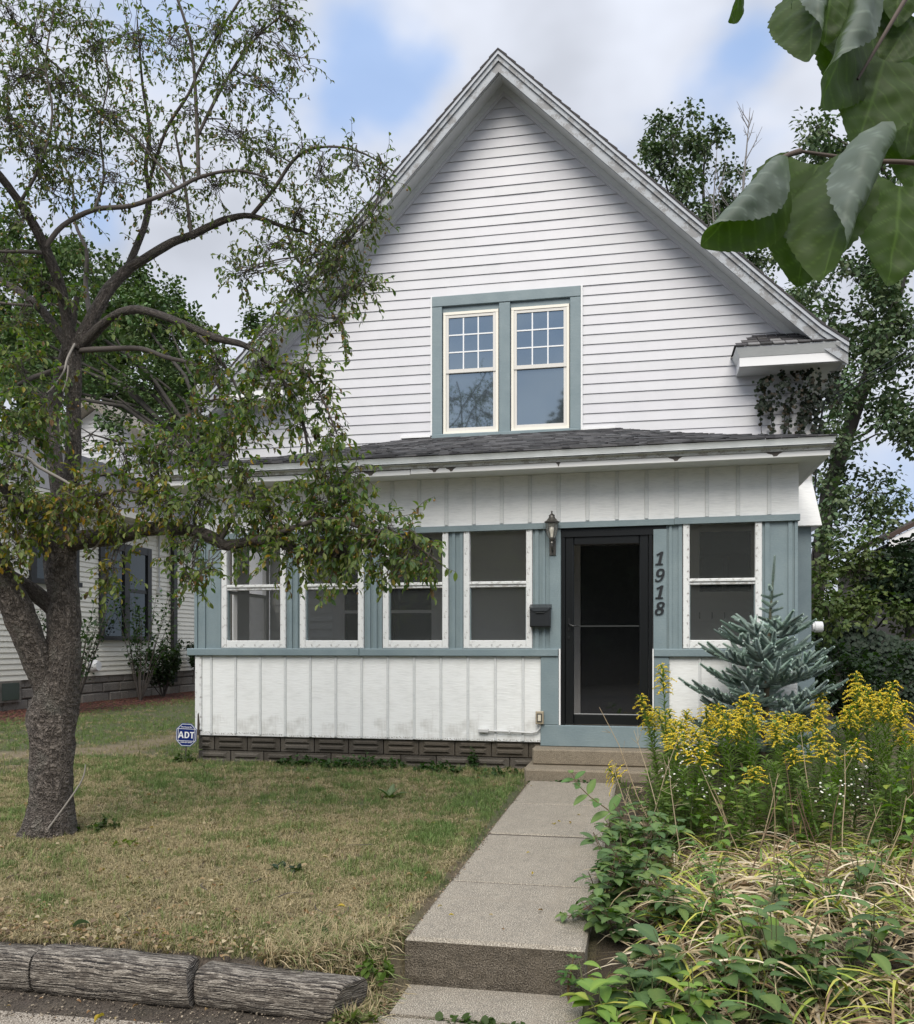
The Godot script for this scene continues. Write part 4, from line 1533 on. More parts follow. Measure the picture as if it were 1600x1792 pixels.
func neighbour_right() -> void:
	var h := thing("side_house", "house at the far right showing only a brown roof edge and white rake", "house")
	var z := -9.7
	var w := MB.new()
	w.prism([Vector2(5.35, 0.3), Vector2(13.0, 0.3), Vector2(13.0, 3.6), Vector2(9.0, 5.6), Vector2(5.35, 3.75)], z - 8.0, z - 0.4)
	part("wall", w.mesh(), M.inside_floor, h)
	var rk := MB.new()
	rk.prism([Vector2(4.75, 3.52), Vector2(4.75, 3.72), Vector2(9.0, 5.85), Vector2(9.0, 5.65)], z - 0.04, z)
	part("rake_board", rk.mesh(), M.white_plain, h)
	var rf := MB.new()
	rf.col = Color(0.085, 0.058, 0.045)
	rf.prism([Vector2(4.70, 3.71), Vector2(4.70, 3.80), Vector2(9.0, 5.96), Vector2(13.3, 3.8), Vector2(13.3, 3.71), Vector2(9.0, 5.86)], z - 8.0, z + 0.03)
	part("roof", rf.mesh(), M.shingle, h)
	var so := MB.new()
	so.prism([Vector2(4.76, 3.52), Vector2(9.0, 5.64), Vector2(9.0, 5.60), Vector2(4.76, 3.48)], z - 8.0, z - 0.045)
	part("soffit", so.mesh(), M.white_plain, h)


# ============================ trees =========================================
func leaf_mesh(l: float, w: float, segs: int, fold: float, droop: float, peak: float, serr: float, c0: Color, c1: Color) -> ArrayMesh:
	# blade from the origin along +y, upper face towards +z
	var b := MB.new()
	var y := 0.0
	var z := 0.0
	var rows := []
	for k in segs + 1:
		var t := float(k) / segs
		var s := pow(sin(PI * pow(t, peak)), 0.8)
		if k == 0 or k == segs:
			s = 0.0
		if serr > 0.0 and k % 2 == 1:
			s *= 1.0 - serr
		rows.append([y, z + (l * 0.022 * (k % 2) if serr > 0.0 and k < segs else 0.0), w * 0.5 * s, t])
		var a := droop * (t - 0.15)
		y += l / segs * cos(a)
		z -= l / segs * sin(a)
	for side in [-1.0, 1.0]:
		for k in segs:
			var p: Array = rows[k]
			var q: Array = rows[k + 1]
			var m0 := Vector3(0, p[0], p[1])
			var m1 := Vector3(0, q[0], q[1])
			var e0 := Vector3(side * p[2] * cos(fold), p[0] + p[2] * 0.25, p[1] + p[2] * sin(fold))
			var e1 := Vector3(side * q[2] * cos(fold), q[0] + q[2] * 0.25, q[1] + q[2] * sin(fold))
			if k == segs - 1:
				e1 = m1
			if k == 0:
				e0 = m0
			var s := b.v.size()
			b.v.append_array([m0, e0, e1, m1])
			var nn := Vector3(-side * sin(fold), 0.0, cos(fold)).normalized()
			for j in 4:
				b.n.append(nn)
			b.c.append_array([c1, c0, c0, c1])
			b.t.append_array([Vector2(0, p[3]), Vector2(side, p[3]), Vector2(side, q[3]), Vector2(0, q[3])])
			if side < 0.0:
				b.ix.append_array([s, s + 1, s + 2, s, s + 2, s + 3])
			else:
				b.ix.append_array([s, s + 2, s + 1, s, s + 3, s + 2])
	return b.mesh()


func clump_mesh(n: int, size: float, r: float, sd: int, hang := 0.5) -> ArrayMesh:
	rng.seed = sd
	var b := MB.new()
	for k in n:
		var p := rv().normalized() * r * pow(rng.randf(), 0.5)
		var dir := (p.normalized() * 0.7 + rv() * 0.6 + Vector3(0, -hang, 0)).normalized()
		var f := frame(dir, Vector3.UP + rv() * 0.6)
		var l := size * rng.randf_range(0.75, 1.2)
		var w := l * rng.randf_range(0.32, 0.48)
		var s := rng.randf_range(0.78, 1.2)
		b.col = Color(s, s, s * 0.95)
		var tip := p + f.y * l
		var a := p + f.y * l * 0.45 + f.x * w + f.z * w * 0.2
		var d := p + f.y * l * 0.45 - f.x * w + f.z * w * 0.2
		b.tri(p, a, tip)
		b.tri(p, tip, d)
	return b.mesh()


func crown_tree(called: String, label: String, group: String, trunk: Array, tr: Array, lobes: Array, density: float, tint: Color, size: float, sd: int) -> Node3D:
	var base: Vector3 = trunk[0]
	var t := thing(called, label, "tree", base, group)
	var loc := []
	for p in trunk:
		loc.append(p - base)
	var b := MB.new()
	b.tube(loc, tr, 10, 3.0)
	part("trunk", b.mesh(), M.far_bark, t)
	var cl := [clump_mesh(11, size, size * 2.2, sd + 1), clump_mesh(11, size, size * 2.0, sd + 2)]
	rng.seed = sd
	var xs := []
	var cs := []
	for lo in lobes:
		var c: Vector3 = lo[0] - base
		var r: Vector3 = lo[1]
		# limb from the nearest trunk point below the lobe
		var best: Vector3 = loc[-1]
		var bd := 1e9
		for k in loc.size() - 1:
			for q in 4:
				var p: Vector3 = loc[k].lerp(loc[k + 1], q / 4.0)
				var dd := (p - c).length() + maxf(0.0, p.y - c.y + r.y * 0.6) * 3.0
				if dd < bd and p.y > 1.5:
					bd = dd
					best = p
		var mid := best.lerp(c, 0.5) + Vector3(0, 0.12 * (c - best).length(), 0) + rv() * 0.2
		var lr := clampf(0.016 * (c - best).length(), 0.02, 0.07)
		var lb := MB.new()
		lb.tube([best, best.lerp(mid, 0.5) + rv() * 0.08, mid, c.lerp(mid, 0.4) + rv() * 0.1, c], [lr, lr * 0.85, lr * 0.65, lr * 0.45, lr * 0.3], 6)
		var nb := int(clampf(r.x * r.y * 7.5, 7, 40))
		for k in nb:
			var d := rv().normalized()
			var q := c + d * r * rng.randf_range(0.4, 1.12)
			if k < 7:
				lb.tube([c, c.lerp(q, 0.5) + rv() * 0.08, q + rv() * 0.1], [lr * 0.3, lr * 0.2, 0.008], 5)
			var br := minf(r.x, r.y) * rng.randf_range(0.32, 0.52)
			var m := int(density * br * br * 46.0) + 3
			var shade := rng.randf_range(0.8, 1.18)
			for i in m:
				var o := rv()
				while o.length() > 1.0:
					o = rv()
				o.y *= 0.62
				var pos := q + o * br
				xs.append(Transform3D(Basis.from_euler(Vector3(rng.randf() * 0.6, rng.randf() * TAU, rng.randf() * 0.6)), pos))
				var s := shade * rng.randf_range(0.8, 1.2)
				cs.append(Color(tint.r * s * rng.randf_range(0.88, 1.2), tint.g * s, tint.b * s))
		part("limb", lb.mesh(), M.far_bark, t)
	var half := xs.size() / 2
	many("foliage", cl[0], M.leaf_far, xs.slice(0, half), cs.slice(0, half), t)
	many("foliage_001", cl[1], M.leaf_far, xs.slice(half), cs.slice(half), t)
	return t


func background_trees() -> void:
	for a in [
		["maple_tree", "tall maple behind the roof with two leafy peaks against the sky", "trees behind the houses", [Vector3(1.60, 0.20, -15.20), Vector3(1.50, 4.00, -15.20), Vector3(1.50, 8.00, -15.10), Vector3(1.30, 11.00, -15.00)], [0.3, 0.26, 0.2, 0.1], [[Vector3(0.69, 14.96, -14.89), Vector3(0.63, 0.90, 0.63)], [Vector3(0.47, 14.05, -14.85), Vector3(0.60, 0.68, 0.60)], [Vector3(1.57, 14.65, -15.07), Vector3(0.54, 0.87, 0.54)], [Vector3(1.06, 13.30, -14.97), Vector3(1.05, 0.82, 1.05)], [Vector3(2.09, 13.30, -15.18), Vector3(0.68, 0.82, 0.68)], [Vector3(1.87, 12.11, -15.13), Vector3(0.90, 0.82, 0.90)], [Vector3(2.82, 11.36, -15.33), Vector3(0.75, 0.90, 0.75)], [Vector3(3.63, 10.46, -15.49), Vector3(0.75, 0.90, 0.75)], [Vector3(0.76, 12.26, -14.91), Vector3(0.90, 0.75, 0.90)], [Vector3(2.97, 12.55, -15.36), Vector3(0.33, 0.38, 0.33)], [Vector3(4.29, 9.55, -15.63), Vector3(0.75, 0.75, 0.75)]], 2.60, Color(0.115, 0.170, 0.090), 0.115, 101],
		["maple_tree", "big spreading maple with a leaning trunk right of the house", "trees behind the houses", [Vector3(3.55, 0.20, -11.30), Vector3(3.62, 2.50, -11.40), Vector3(3.95, 5.00, -11.50), Vector3(4.60, 7.00, -11.60), Vector3(5.35, 9.00, -11.75), Vector3(6.00, 11.50, -12.00)], [0.24, 0.2, 0.17, 0.15, 0.12, 0.06], [[Vector3(3.70, 12.99, -11.42), Vector3(0.47, 0.62, 0.47)], [Vector3(3.58, 12.11, -11.40), Vector3(0.53, 0.62, 0.53)], [Vector3(4.43, 12.49, -11.57), Vector3(0.56, 0.75, 0.56)], [Vector3(5.29, 12.99, -11.75), Vector3(0.75, 1.00, 0.75)], [Vector3(4.55, 11.36, -11.60), Vector3(0.75, 0.69, 0.75)], [Vector3(5.60, 11.61, -11.81), Vector3(0.75, 0.88, 0.75)], [Vector3(3.70, 11.11, -11.42), Vector3(0.38, 0.50, 0.38)], [Vector3(5.29, 10.36, -11.75), Vector3(0.88, 0.75, 0.88)], [Vector3(4.43, 9.74, -11.57), Vector3(0.81, 0.75, 0.81)], [Vector3(3.82, 8.99, -11.45), Vector3(0.56, 0.62, 0.56)], [Vector3(5.66, 8.74, -11.83), Vector3(0.75, 0.75, 0.75)], [Vector3(4.68, 8.36, -11.62), Vector3(0.69, 0.60, 0.69)], [Vector3(5.47, 7.49, -11.79), Vector3(0.78, 0.62, 0.78)], [Vector3(4.19, 7.24, -11.52), Vector3(0.47, 0.65, 0.47)], [Vector3(5.04, 6.61, -11.70), Vector3(0.65, 0.53, 0.65)], [Vector3(5.78, 6.24, -11.85), Vector3(0.56, 0.56, 0.56)], [Vector3(3.94, 5.99, -11.47), Vector3(0.38, 0.56, 0.38)], [Vector3(4.43, 5.11, -11.57), Vector3(0.60, 0.56, 0.60)], [Vector3(5.41, 4.99, -11.78), Vector3(0.69, 0.53, 0.69)], [Vector3(3.75, 3.99, -10.41), Vector3(0.38, 0.65, 0.38)], [Vector3(4.92, 4.36, -11.68), Vector3(0.56, 0.38, 0.56)], [Vector3(5.78, 7.99, -11.85), Vector3(0.75, 0.75, 0.75)], [Vector3(6.39, 10.74, -11.98), Vector3(0.88, 1.12, 0.88)], [Vector3(6.27, 6.99, -11.95), Vector3(0.75, 1.00, 0.75)], [Vector3(3.84, 4.85, -10.64), Vector3(0.36, 0.54, 0.36)], [Vector3(4.14, 6.05, -10.70), Vector3(0.42, 0.54, 0.42)], [Vector3(4.37, 7.01, -10.75), Vector3(0.48, 0.54, 0.48)], [Vector3(4.73, 7.97, -10.82), Vector3(0.48, 0.54, 0.48)], [Vector3(5.02, 8.93, -10.88), Vector3(0.54, 0.54, 0.54)], [Vector3(3.82, 7.99, -11.45), Vector3(0.44, 0.62, 0.44)]], 1.80, Color(0.100, 0.152, 0.078), 0.130, 102],
		["side_yard_tree", "small yellow-green tree beyond the fence at the far right", "trees behind the houses", [Vector3(4.20, 0.30, -9.50), Vector3(4.25, 1.50, -9.50), Vector3(4.30, 2.80, -9.50)], [0.09, 0.07, 0.04], [[Vector3(3.87, 3.42, -8.40), Vector3(0.48, 0.48, 0.48)], [Vector3(4.24, 2.89, -8.47), Vector3(0.58, 0.42, 0.58)], [Vector3(3.40, 2.55, -7.79), Vector3(0.39, 0.46, 0.39)], [Vector3(4.81, 2.68, -8.59), Vector3(0.48, 0.42, 0.48)], [Vector3(4.06, 2.34, -7.93), Vector3(0.62, 0.31, 0.62)], [Vector3(3.35, 3.21, -8.29), Vector3(0.27, 0.48, 0.27)], [Vector3(4.77, 2.13, -8.07), Vector3(0.52, 0.31, 0.52)], [Vector3(3.06, 2.10, -6.70), Vector3(0.29, 0.39, 0.29)], [Vector3(3.06, 2.62, -7.21), Vector3(0.25, 0.45, 0.25)], [Vector3(3.45, 2.02, -7.29), Vector3(0.40, 0.25, 0.40)]], 2.20, Color(0.080, 0.120, 0.032), 0.100, 103],
		["vine_covered_tree", "dark ivy-clad stump of foliage under the brown roof edge", "trees behind the houses", [Vector3(5.00, 0.30, -9.20), Vector3(5.00, 2.00, -9.20), Vector3(5.00, 3.20, -9.20)], [0.12, 0.1, 0.06], [[Vector3(4.63, 3.31, -9.06), Vector3(0.38, 0.38, 0.38)], [Vector3(4.84, 2.82, -9.11), Vector3(0.44, 0.44, 0.44)], [Vector3(5.06, 3.26, -9.15), Vector3(0.44, 0.38, 0.44)], [Vector3(4.81, 2.52, -8.59), Vector3(0.37, 0.32, 0.37)], [Vector3(5.12, 2.89, -8.65), Vector3(0.42, 0.42, 0.42)], [Vector3(4.39, 2.68, -8.50), Vector3(0.32, 0.32, 0.32)]], 2.60, Color(0.022, 0.042, 0.022), 0.120, 104],
		["elm_tree", "leafy tree behind the cream house at the far left", "trees behind the houses", [Vector3(-19.00, 0.30, -17.00), Vector3(-19.00, 6.00, -17.00), Vector3(-19.00, 11.00, -17.00)], [0.4, 0.3, 0.15], [[Vector3(-19.62, 14.34, -16.85), Vector3(1.50, 0.94, 1.50)], [Vector3(-17.96, 13.78, -17.19), Vector3(1.03, 0.75, 1.03)], [Vector3(-19.98, 12.84, -16.78), Vector3(1.69, 1.12, 1.69)], [Vector3(-18.33, 11.72, -17.12), Vector3(1.69, 1.31, 1.69)], [Vector3(-19.98, 10.59, -16.78), Vector3(1.69, 1.31, 1.69)], [Vector3(-18.39, 8.42, -16.59), Vector3(1.66, 1.11, 1.66)], [Vector3(-21.45, 12.28, -16.48), Vector3(1.50, 1.69, 1.50)], [Vector3(-20.01, 8.79, -16.26), Vector3(1.11, 0.92, 1.11)], [Vector3(-20.35, 14.91, -16.70), Vector3(0.94, 0.75, 0.94)]], 2.20, Color(0.085, 0.140, 0.046), 0.160, 105],
		["elm_tree", "bright green tree between the cream house and the gable", "trees behind the houses", [Vector3(-14.50, 0.30, -21.00), Vector3(-14.50, 5.00, -21.00), Vector3(-14.60, 9.00, -21.00)], [0.35, 0.25, 0.12], [[Vector3(-17.69, 13.99, -19.29), Vector3(1.10, 1.00, 1.10)], [Vector3(-16.22, 12.79, -19.59), Vector3(1.20, 1.20, 1.20)], [Vector3(-17.40, 11.79, -19.35), Vector3(1.60, 1.20, 1.60)], [Vector3(-15.63, 10.99, -19.71), Vector3(1.20, 1.20, 1.20)], [Vector3(-18.57, 10.39, -19.11), Vector3(1.40, 1.20, 1.40)], [Vector3(-16.81, 9.79, -19.47), Vector3(1.60, 1.00, 1.60)], [Vector3(-14.46, 9.39, -19.95), Vector3(1.00, 1.00, 1.00)], [Vector3(-17.79, 12.99, -19.27), Vector3(1.20, 1.00, 1.20)]], 2.20, Color(0.095, 0.155, 0.050), 0.160, 106],
		["elm_tree", "loose tree close behind the left eave of the gable", "trees behind the houses", [Vector3(-9.50, 0.30, -17.00), Vector3(-9.50, 4.00, -17.00), Vector3(-9.60, 8.00, -17.00)], [0.25, 0.2, 0.1], [[Vector3(-12.70, 10.21, -15.21), Vector3(0.64, 0.84, 0.64)], [Vector3(-12.04, 9.02, -15.34), Vector3(0.76, 0.76, 0.76)], [Vector3(-11.54, 9.87, -15.45), Vector3(0.51, 0.68, 0.51)], [Vector3(-12.86, 8.69, -15.18), Vector3(0.68, 0.76, 0.68)], [Vector3(-11.37, 11.22, -15.48), Vector3(0.37, 0.51, 0.37)], [Vector3(-11.87, 7.51, -15.38), Vector3(0.68, 0.68, 0.68)], [Vector3(-10.88, 10.54, -15.58), Vector3(0.34, 0.51, 0.34)]], 1.70, Color(0.085, 0.135, 0.055), 0.140, 107],
		["elm_tree", "green tree between the two houses, behind the crabapple", "trees behind the houses", [Vector3(-9.20, 0.30, -9.50), Vector3(-9.20, 3.00, -9.50), Vector3(-9.30, 6.00, -9.50)], [0.2, 0.16, 0.08], [[Vector3(-13.73, 8.70, -8.87), Vector3(0.79, 0.59, 0.79)], [Vector3(-12.57, 8.44, -9.11), Vector3(0.79, 0.66, 0.79)], [Vector3(-11.42, 8.04, -9.35), Vector3(0.72, 0.63, 0.72)], [Vector3(-10.39, 7.91, -9.56), Vector3(0.59, 0.59, 0.59)], [Vector3(-11.93, 7.39, -9.24), Vector3(0.79, 0.53, 0.79)], [Vector3(-10.78, 6.86, -9.48), Vector3(0.59, 0.46, 0.59)], [Vector3(-9.75, 7.52, -9.69), Vector3(0.53, 0.59, 0.53)], [Vector3(-13.09, 7.52, -9.00), Vector3(0.79, 0.59, 0.79)], [Vector3(-9.36, 6.60, -9.77), Vector3(0.47, 0.47, 0.47)], [Vector3(-12.19, 9.09, -9.19), Vector3(0.66, 0.59, 0.66)], [Vector3(-13.35, 9.49, -8.95), Vector3(0.66, 0.59, 0.66)], [Vector3(-10.65, 8.83, -9.50), Vector3(0.59, 0.59, 0.59)], [Vector3(-12.45, 6.47, -9.13), Vector3(0.59, 0.39, 0.59)], [Vector3(-10.00, 6.86, -9.64), Vector3(0.59, 0.53, 0.59)], [Vector3(-14.12, 8.57, -8.79), Vector3(0.66, 0.66, 0.66)], [Vector3(-14.12, 7.52, -8.79), Vector3(0.66, 0.66, 0.66)], [Vector3(-10.13, 6.07, -9.61), Vector3(0.46, 0.39, 0.46)], [Vector3(-11.29, 9.09, -9.37), Vector3(0.59, 0.53, 0.59)]], 1.90, Color(0.095, 0.155, 0.058), 0.110, 108],
		["street_tree", "tall tree across the street, mirrored in the right gable pane", "trees across the street", [Vector3(-2.20, 0.00, 27.00), Vector3(-2.20, 5.80, 27.00), Vector3(-2.20, 11.60, 27.00)], [0.3, 0.25, 0.1], [[Vector3(-3.55, 2.32, 26.55), Vector3(1.56, 1.46, 1.56)], [Vector3(-3.75, 3.61, 26.44), Vector3(1.67, 1.56, 1.67)], [Vector3(-1.41, 4.90, 27.50), Vector3(1.78, 1.66, 1.78)], [Vector3(-2.29, 6.19, 27.66), Vector3(1.89, 1.76, 1.89)], [Vector3(-2.35, 7.48, 27.95), Vector3(1.91, 1.78, 1.91)], [Vector3(-1.86, 8.76, 26.06), Vector3(1.80, 1.68, 1.80)], [Vector3(-1.99, 10.05, 26.94), Vector3(1.69, 1.58, 1.69)], [Vector3(-2.09, 11.34, 26.26), Vector3(1.58, 1.48, 1.58)], [Vector3(-1.59, 12.63, 26.19), Vector3(1.47, 1.38, 1.47)]], 0.50, Color(0.045, 0.070, 0.030), 0.300, 201],
		["street_tree", "broad low tree across the street, mirrored at the foot of the left gable pane", "trees across the street", [Vector3(-8.20, 0.00, 32.00), Vector3(-8.20, 3.84, 32.00), Vector3(-8.20, 7.68, 32.00)], [0.3, 0.25, 0.1], [[Vector3(-6.93, 1.54, 32.58), Vector3(2.40, 2.24, 2.40)], [Vector3(-8.63, 2.39, 30.79), Vector3(2.57, 2.40, 2.57)], [Vector3(-7.35, 3.24, 33.88), Vector3(2.73, 2.55, 2.73)], [Vector3(-8.55, 4.10, 33.40), Vector3(2.90, 2.71, 2.90)], [Vector3(-10.43, 4.95, 32.11), Vector3(2.93, 2.74, 2.93)], [Vector3(-9.63, 5.80, 31.98), Vector3(2.77, 2.58, 2.77)], [Vector3(-7.67, 6.66, 33.42), Vector3(2.60, 2.43, 2.60)], [Vector3(-8.09, 7.51, 33.48), Vector3(2.43, 2.27, 2.43)], [Vector3(-9.03, 8.36, 30.51), Vector3(2.27, 2.12, 2.27)]], 0.50, Color(0.045, 0.070, 0.030), 0.300, 202],
		["street_tree", "round tree across the street straight out from the porch windows", "trees across the street", [Vector3(-16.00, 0.00, 28.00), Vector3(-16.00, 2.60, 28.00), Vector3(-16.00, 5.20, 28.00)], [0.3, 0.25, 0.1], [[Vector3(-17.96, 1.04, 29.37), Vector3(2.40, 2.24, 2.40)], [Vector3(-15.52, 1.62, 26.85), Vector3(2.57, 2.40, 2.57)], [Vector3(-14.66, 2.20, 28.38), Vector3(2.73, 2.55, 2.73)], [Vector3(-14.43, 2.77, 28.45), Vector3(2.90, 2.71, 2.90)], [Vector3(-14.93, 3.35, 29.10), Vector3(2.93, 2.74, 2.93)], [Vector3(-16.75, 3.93, 26.38), Vector3(2.77, 2.58, 2.77)], [Vector3(-14.09, 4.51, 26.47), Vector3(2.60, 2.43, 2.60)], [Vector3(-15.73, 5.08, 29.97), Vector3(2.43, 2.27, 2.43)], [Vector3(-16.72, 5.66, 27.05), Vector3(2.27, 2.12, 2.27)]], 0.50, Color(0.045, 0.070, 0.030), 0.300, 203],
		["street_tree", "dark tree across the street opposite the front door", "trees across the street", [Vector3(4.50, 0.00, 28.00), Vector3(4.50, 2.60, 28.00), Vector3(4.50, 5.20, 28.00)], [0.3, 0.25, 0.1], [[Vector3(4.01, 1.04, 26.34), Vector3(2.40, 2.24, 2.40)], [Vector3(4.90, 1.62, 26.53), Vector3(2.57, 2.40, 2.57)], [Vector3(4.41, 2.20, 27.33), Vector3(2.73, 2.55, 2.73)], [Vector3(5.44, 2.77, 26.63), Vector3(2.90, 2.71, 2.90)], [Vector3(6.74, 3.35, 26.29), Vector3(2.93, 2.74, 2.93)], [Vector3(2.43, 3.93, 28.70), Vector3(2.77, 2.58, 2.77)], [Vector3(6.82, 4.51, 29.45), Vector3(2.60, 2.43, 2.60)], [Vector3(6.06, 5.08, 26.61), Vector3(2.43, 2.27, 2.43)], [Vector3(3.05, 5.66, 27.18), Vector3(2.27, 2.12, 2.27)]], 0.50, Color(0.045, 0.070, 0.030), 0.300, 204],
		["street_tree", "low dark tree across the street left of the front door", "trees across the street", [Vector3(-5.00, 0.00, 28.00), Vector3(-5.00, 2.20, 28.00), Vector3(-5.00, 4.40, 28.00)], [0.3, 0.25, 0.1], [[Vector3(-7.36, 0.88, 27.22), Vector3(2.40, 2.24, 2.40)], [Vector3(-3.87, 1.37, 29.37), Vector3(2.57, 2.40, 2.57)], [Vector3(-3.10, 1.86, 29.89), Vector3(2.73, 2.55, 2.73)], [Vector3(-6.51, 2.35, 27.04), Vector3(2.90, 2.71, 2.90)], [Vector3(-4.87, 2.84, 28.60), Vector3(2.93, 2.74, 2.93)], [Vector3(-6.47, 3.32, 28.97), Vector3(2.77, 2.58, 2.77)], [Vector3(-6.08, 3.81, 28.72), Vector3(2.60, 2.43, 2.60)], [Vector3(-4.31, 4.30, 27.22), Vector3(2.43, 2.27, 2.43)], [Vector3(-5.36, 4.79, 28.74), Vector3(2.27, 2.12, 2.27)]], 0.50, Color(0.020, 0.032, 0.016), 0.300, 206],
		["street_tree", "low dark tree across the street opposite the porch steps", "trees across the street", [Vector3(0.50, 0.00, 31.00), Vector3(0.50, 2.40, 31.00), Vector3(0.50, 4.80, 31.00)], [0.3, 0.25, 0.1], [[Vector3(0.53, 0.96, 31.76), Vector3(2.70, 2.52, 2.70)], [Vector3(2.41, 1.49, 29.75), Vector3(2.89, 2.69, 2.89)], [Vector3(-1.34, 2.03, 31.78), Vector3(3.07, 2.87, 3.07)], [Vector3(-0.33, 2.56, 31.88), Vector3(3.26, 3.04, 3.26)], [Vector3(2.38, 3.09, 29.02), Vector3(3.30, 3.08, 3.30)], [Vector3(-0.22, 3.63, 29.56), Vector3(3.11, 2.91, 3.11)], [Vector3(-0.45, 4.16, 32.94), Vector3(2.93, 2.73, 2.93)], [Vector3(-1.11, 4.69, 30.52), Vector3(2.74, 2.55, 2.74)], [Vector3(-1.17, 5.23, 29.42), Vector3(2.55, 2.38, 2.55)]], 0.50, Color(0.020, 0.032, 0.016), 0.300, 207],
		["street_tree", "wide dark tree across the street opposite the corner of the porch", "trees across the street", [Vector3(12.00, 0.00, 28.00), Vector3(12.00, 2.60, 28.00), Vector3(12.00, 5.20, 28.00)], [0.3, 0.25, 0.1], [[Vector3(11.65, 1.04, 29.01), Vector3(2.70, 2.52, 2.70)], [Vector3(12.20, 1.62, 27.99), Vector3(2.89, 2.69, 2.89)], [Vector3(13.77, 2.20, 26.76), Vector3(3.07, 2.87, 3.07)], [Vector3(14.57, 2.77, 28.08), Vector3(3.26, 3.04, 3.26)], [Vector3(9.83, 3.35, 29.07), Vector3(3.30, 3.08, 3.30)], [Vector3(10.53, 3.93, 30.13), Vector3(3.11, 2.91, 3.11)], [Vector3(12.99, 4.51, 26.66), Vector3(2.93, 2.73, 2.93)], [Vector3(14.50, 5.08, 27.20), Vector3(2.74, 2.55, 2.74)], [Vector3(14.45, 5.66, 25.78), Vector3(2.55, 2.38, 2.55)]], 0.50, Color(0.045, 0.070, 0.030), 0.300, 205],
	]:
		crown_tree(a[0], a[1], a[2], a[3], a[4], a[5], a[6], a[7], a[8], a[9])
	# bare tops of a dying tree
	var t := thing("bare_tree", "bare dead treetop of thin grey twigs above the roof's right slope", "tree", Vector3(2.6, 0.3, -13.6))
	rng.seed = 61
	var b := MB.new()
	b.tube([Vector3(0, 0, 0), Vector3(-0.2, 4, 0), Vector3(-0.35, 8.0, 0.1), Vector3(-0.45, 10.2, 0.1), Vector3(-0.25, 12.4, 0.2), Vector3(-0.1, 14.3, 0.3)], [0.16, 0.12, 0.075, 0.05, 0.028, 0.006], 8)
	b.tube([Vector3(-0.38, 8.6, 0.1), Vector3(-0.75, 10.2, 0.0), Vector3(-0.95, 12.0, 0.0), Vector3(-0.85, 13.6, 0.1)], [0.04, 0.03, 0.018, 0.005], 6)
	part("trunk", b.mesh(), M.dead_bark, t)
	for k in 34:
		var side := k % 3 == 0
		var f := rng.randf_range(0.1, 0.95)
		var p := Vector3(-0.45, 10.2, 0.1).lerp(Vector3(-0.1, 14.2, 0.3), f)
		if side:
			p = Vector3(-0.75, 10.2, 0.0).lerp(Vector3(-0.85, 13.6, 0.1), f)
		var l := rng.randf_range(0.4, 1.15) * (1.15 - f * 0.7)
		var d := Vector3(rng.randf_range(-1, 1), rng.randf_range(0.7, 1.6), rng.randf_range(-0.7, 0.7)).normalized()
		var w := MB.new()
		w.tube([p, p + d * l * 0.5 + Vector3(0, 0.03, 0), p + d * l + Vector3(0, 0.12, 0)], [0.014, 0.010, 0.004], 4)
		w.tube([p + d * l * 0.45, p + d * l * 0.45 + (d + rv() * 0.8).normalized() * l * 0.45], [0.008, 0.003], 4)
		w.tube([p + d * l * 0.65, p + d * l * 0.65 + (d + rv() * 0.8).normalized() * l * 0.35], [0.007, 0.003], 4)
		part("twig", w.mesh(), M.dead_bark, t)


func fence_and_vines() -> void:
	var f := thing("board_fence", "dark wooden board fence under the vines right of the house", "fence", Vector3(2.3, 0.28, -7.4))
	rng.seed = 17
	var x := 0.0
	while x < 7.5:
		var w := 0.14
		var h := 1.45 + rng.randf_range(-0.02, 0.02)
		boxpart("board", Vector3(x, 0.0, 0.0), Vector3(x + w - 0.012, h, 0.02), flat(Color(0.06, 0.05, 0.045).lerp(Color(0.10, 0.09, 0.08), rng.randf()), 0.9), f)
		x += w
	boxpart("rail", Vector3(0, 0.35, -0.05), Vector3(7.5, 0.43, -0.002), M.far_bark, f)
	boxpart("rail", Vector3(0, 1.15, -0.05), Vector3(7.5, 1.23, -0.002), M.far_bark, f)
	var v := thing("vine_mass", "dark leafy vines spilling over the board fence right of the house", "vine", Vector3(2.3, 0.28, -7.35))
	var lm := leaf_mesh(0.10, 0.095, 3, 0.15, 0.4, 0.8, 0.0, Color(1, 1, 1), Color(1.2, 1.2, 1.1))
	var xs := []
	var cs := []
	for k in 9500:
		var px := rng.randf_range(-0.1, 7.5)
		var py := 1.55 + 0.22 * sin(px * 1.7) - pow(rng.randf(), 1.6) * (1.0 + 0.4 * sin(px * 4.0))
		var pz := rng.randf_range(0.05, 0.28) + 0.15 * maxf(0.0, py - 1.1)
		if py > 1.42:
			pz = rng.randf_range(-0.35, 0.3)
		var dir := Vector3(rng.randf_range(-0.6, 0.6), -1.0, rng.randf_range(0.1, 0.7))
		xs.append(Transform3D(frame(dir, Vector3(rng.randf_range(-0.4, 0.4), 0.6, 1.0)).scaled(Vector3.ONE * rng.randf_range(0.6, 1.1)), Vector3(px, py, pz)))
		var s := rng.randf_range(0.6, 1.25)
		cs.append(Color(0.022 * s, 0.040 * s, 0.022 * s))
	many("foliage", lm, M.leaf_far, xs, cs, v)
	var st := MB.new()
	for k in 22:
		var px := rng.randf_range(0.0, 7.4)
		st.tube([Vector3(px, 0.0, 0.06), Vector3(px + rng.randf_range(-0.2, 0.2), 0.7, 0.07), Vector3(px + rng.randf_range(-0.4, 0.4), 1.45, 0.08)], [0.012, 0.01, 0.007], 5)
	part("stems", st.mesh(), M.far_bark, v)


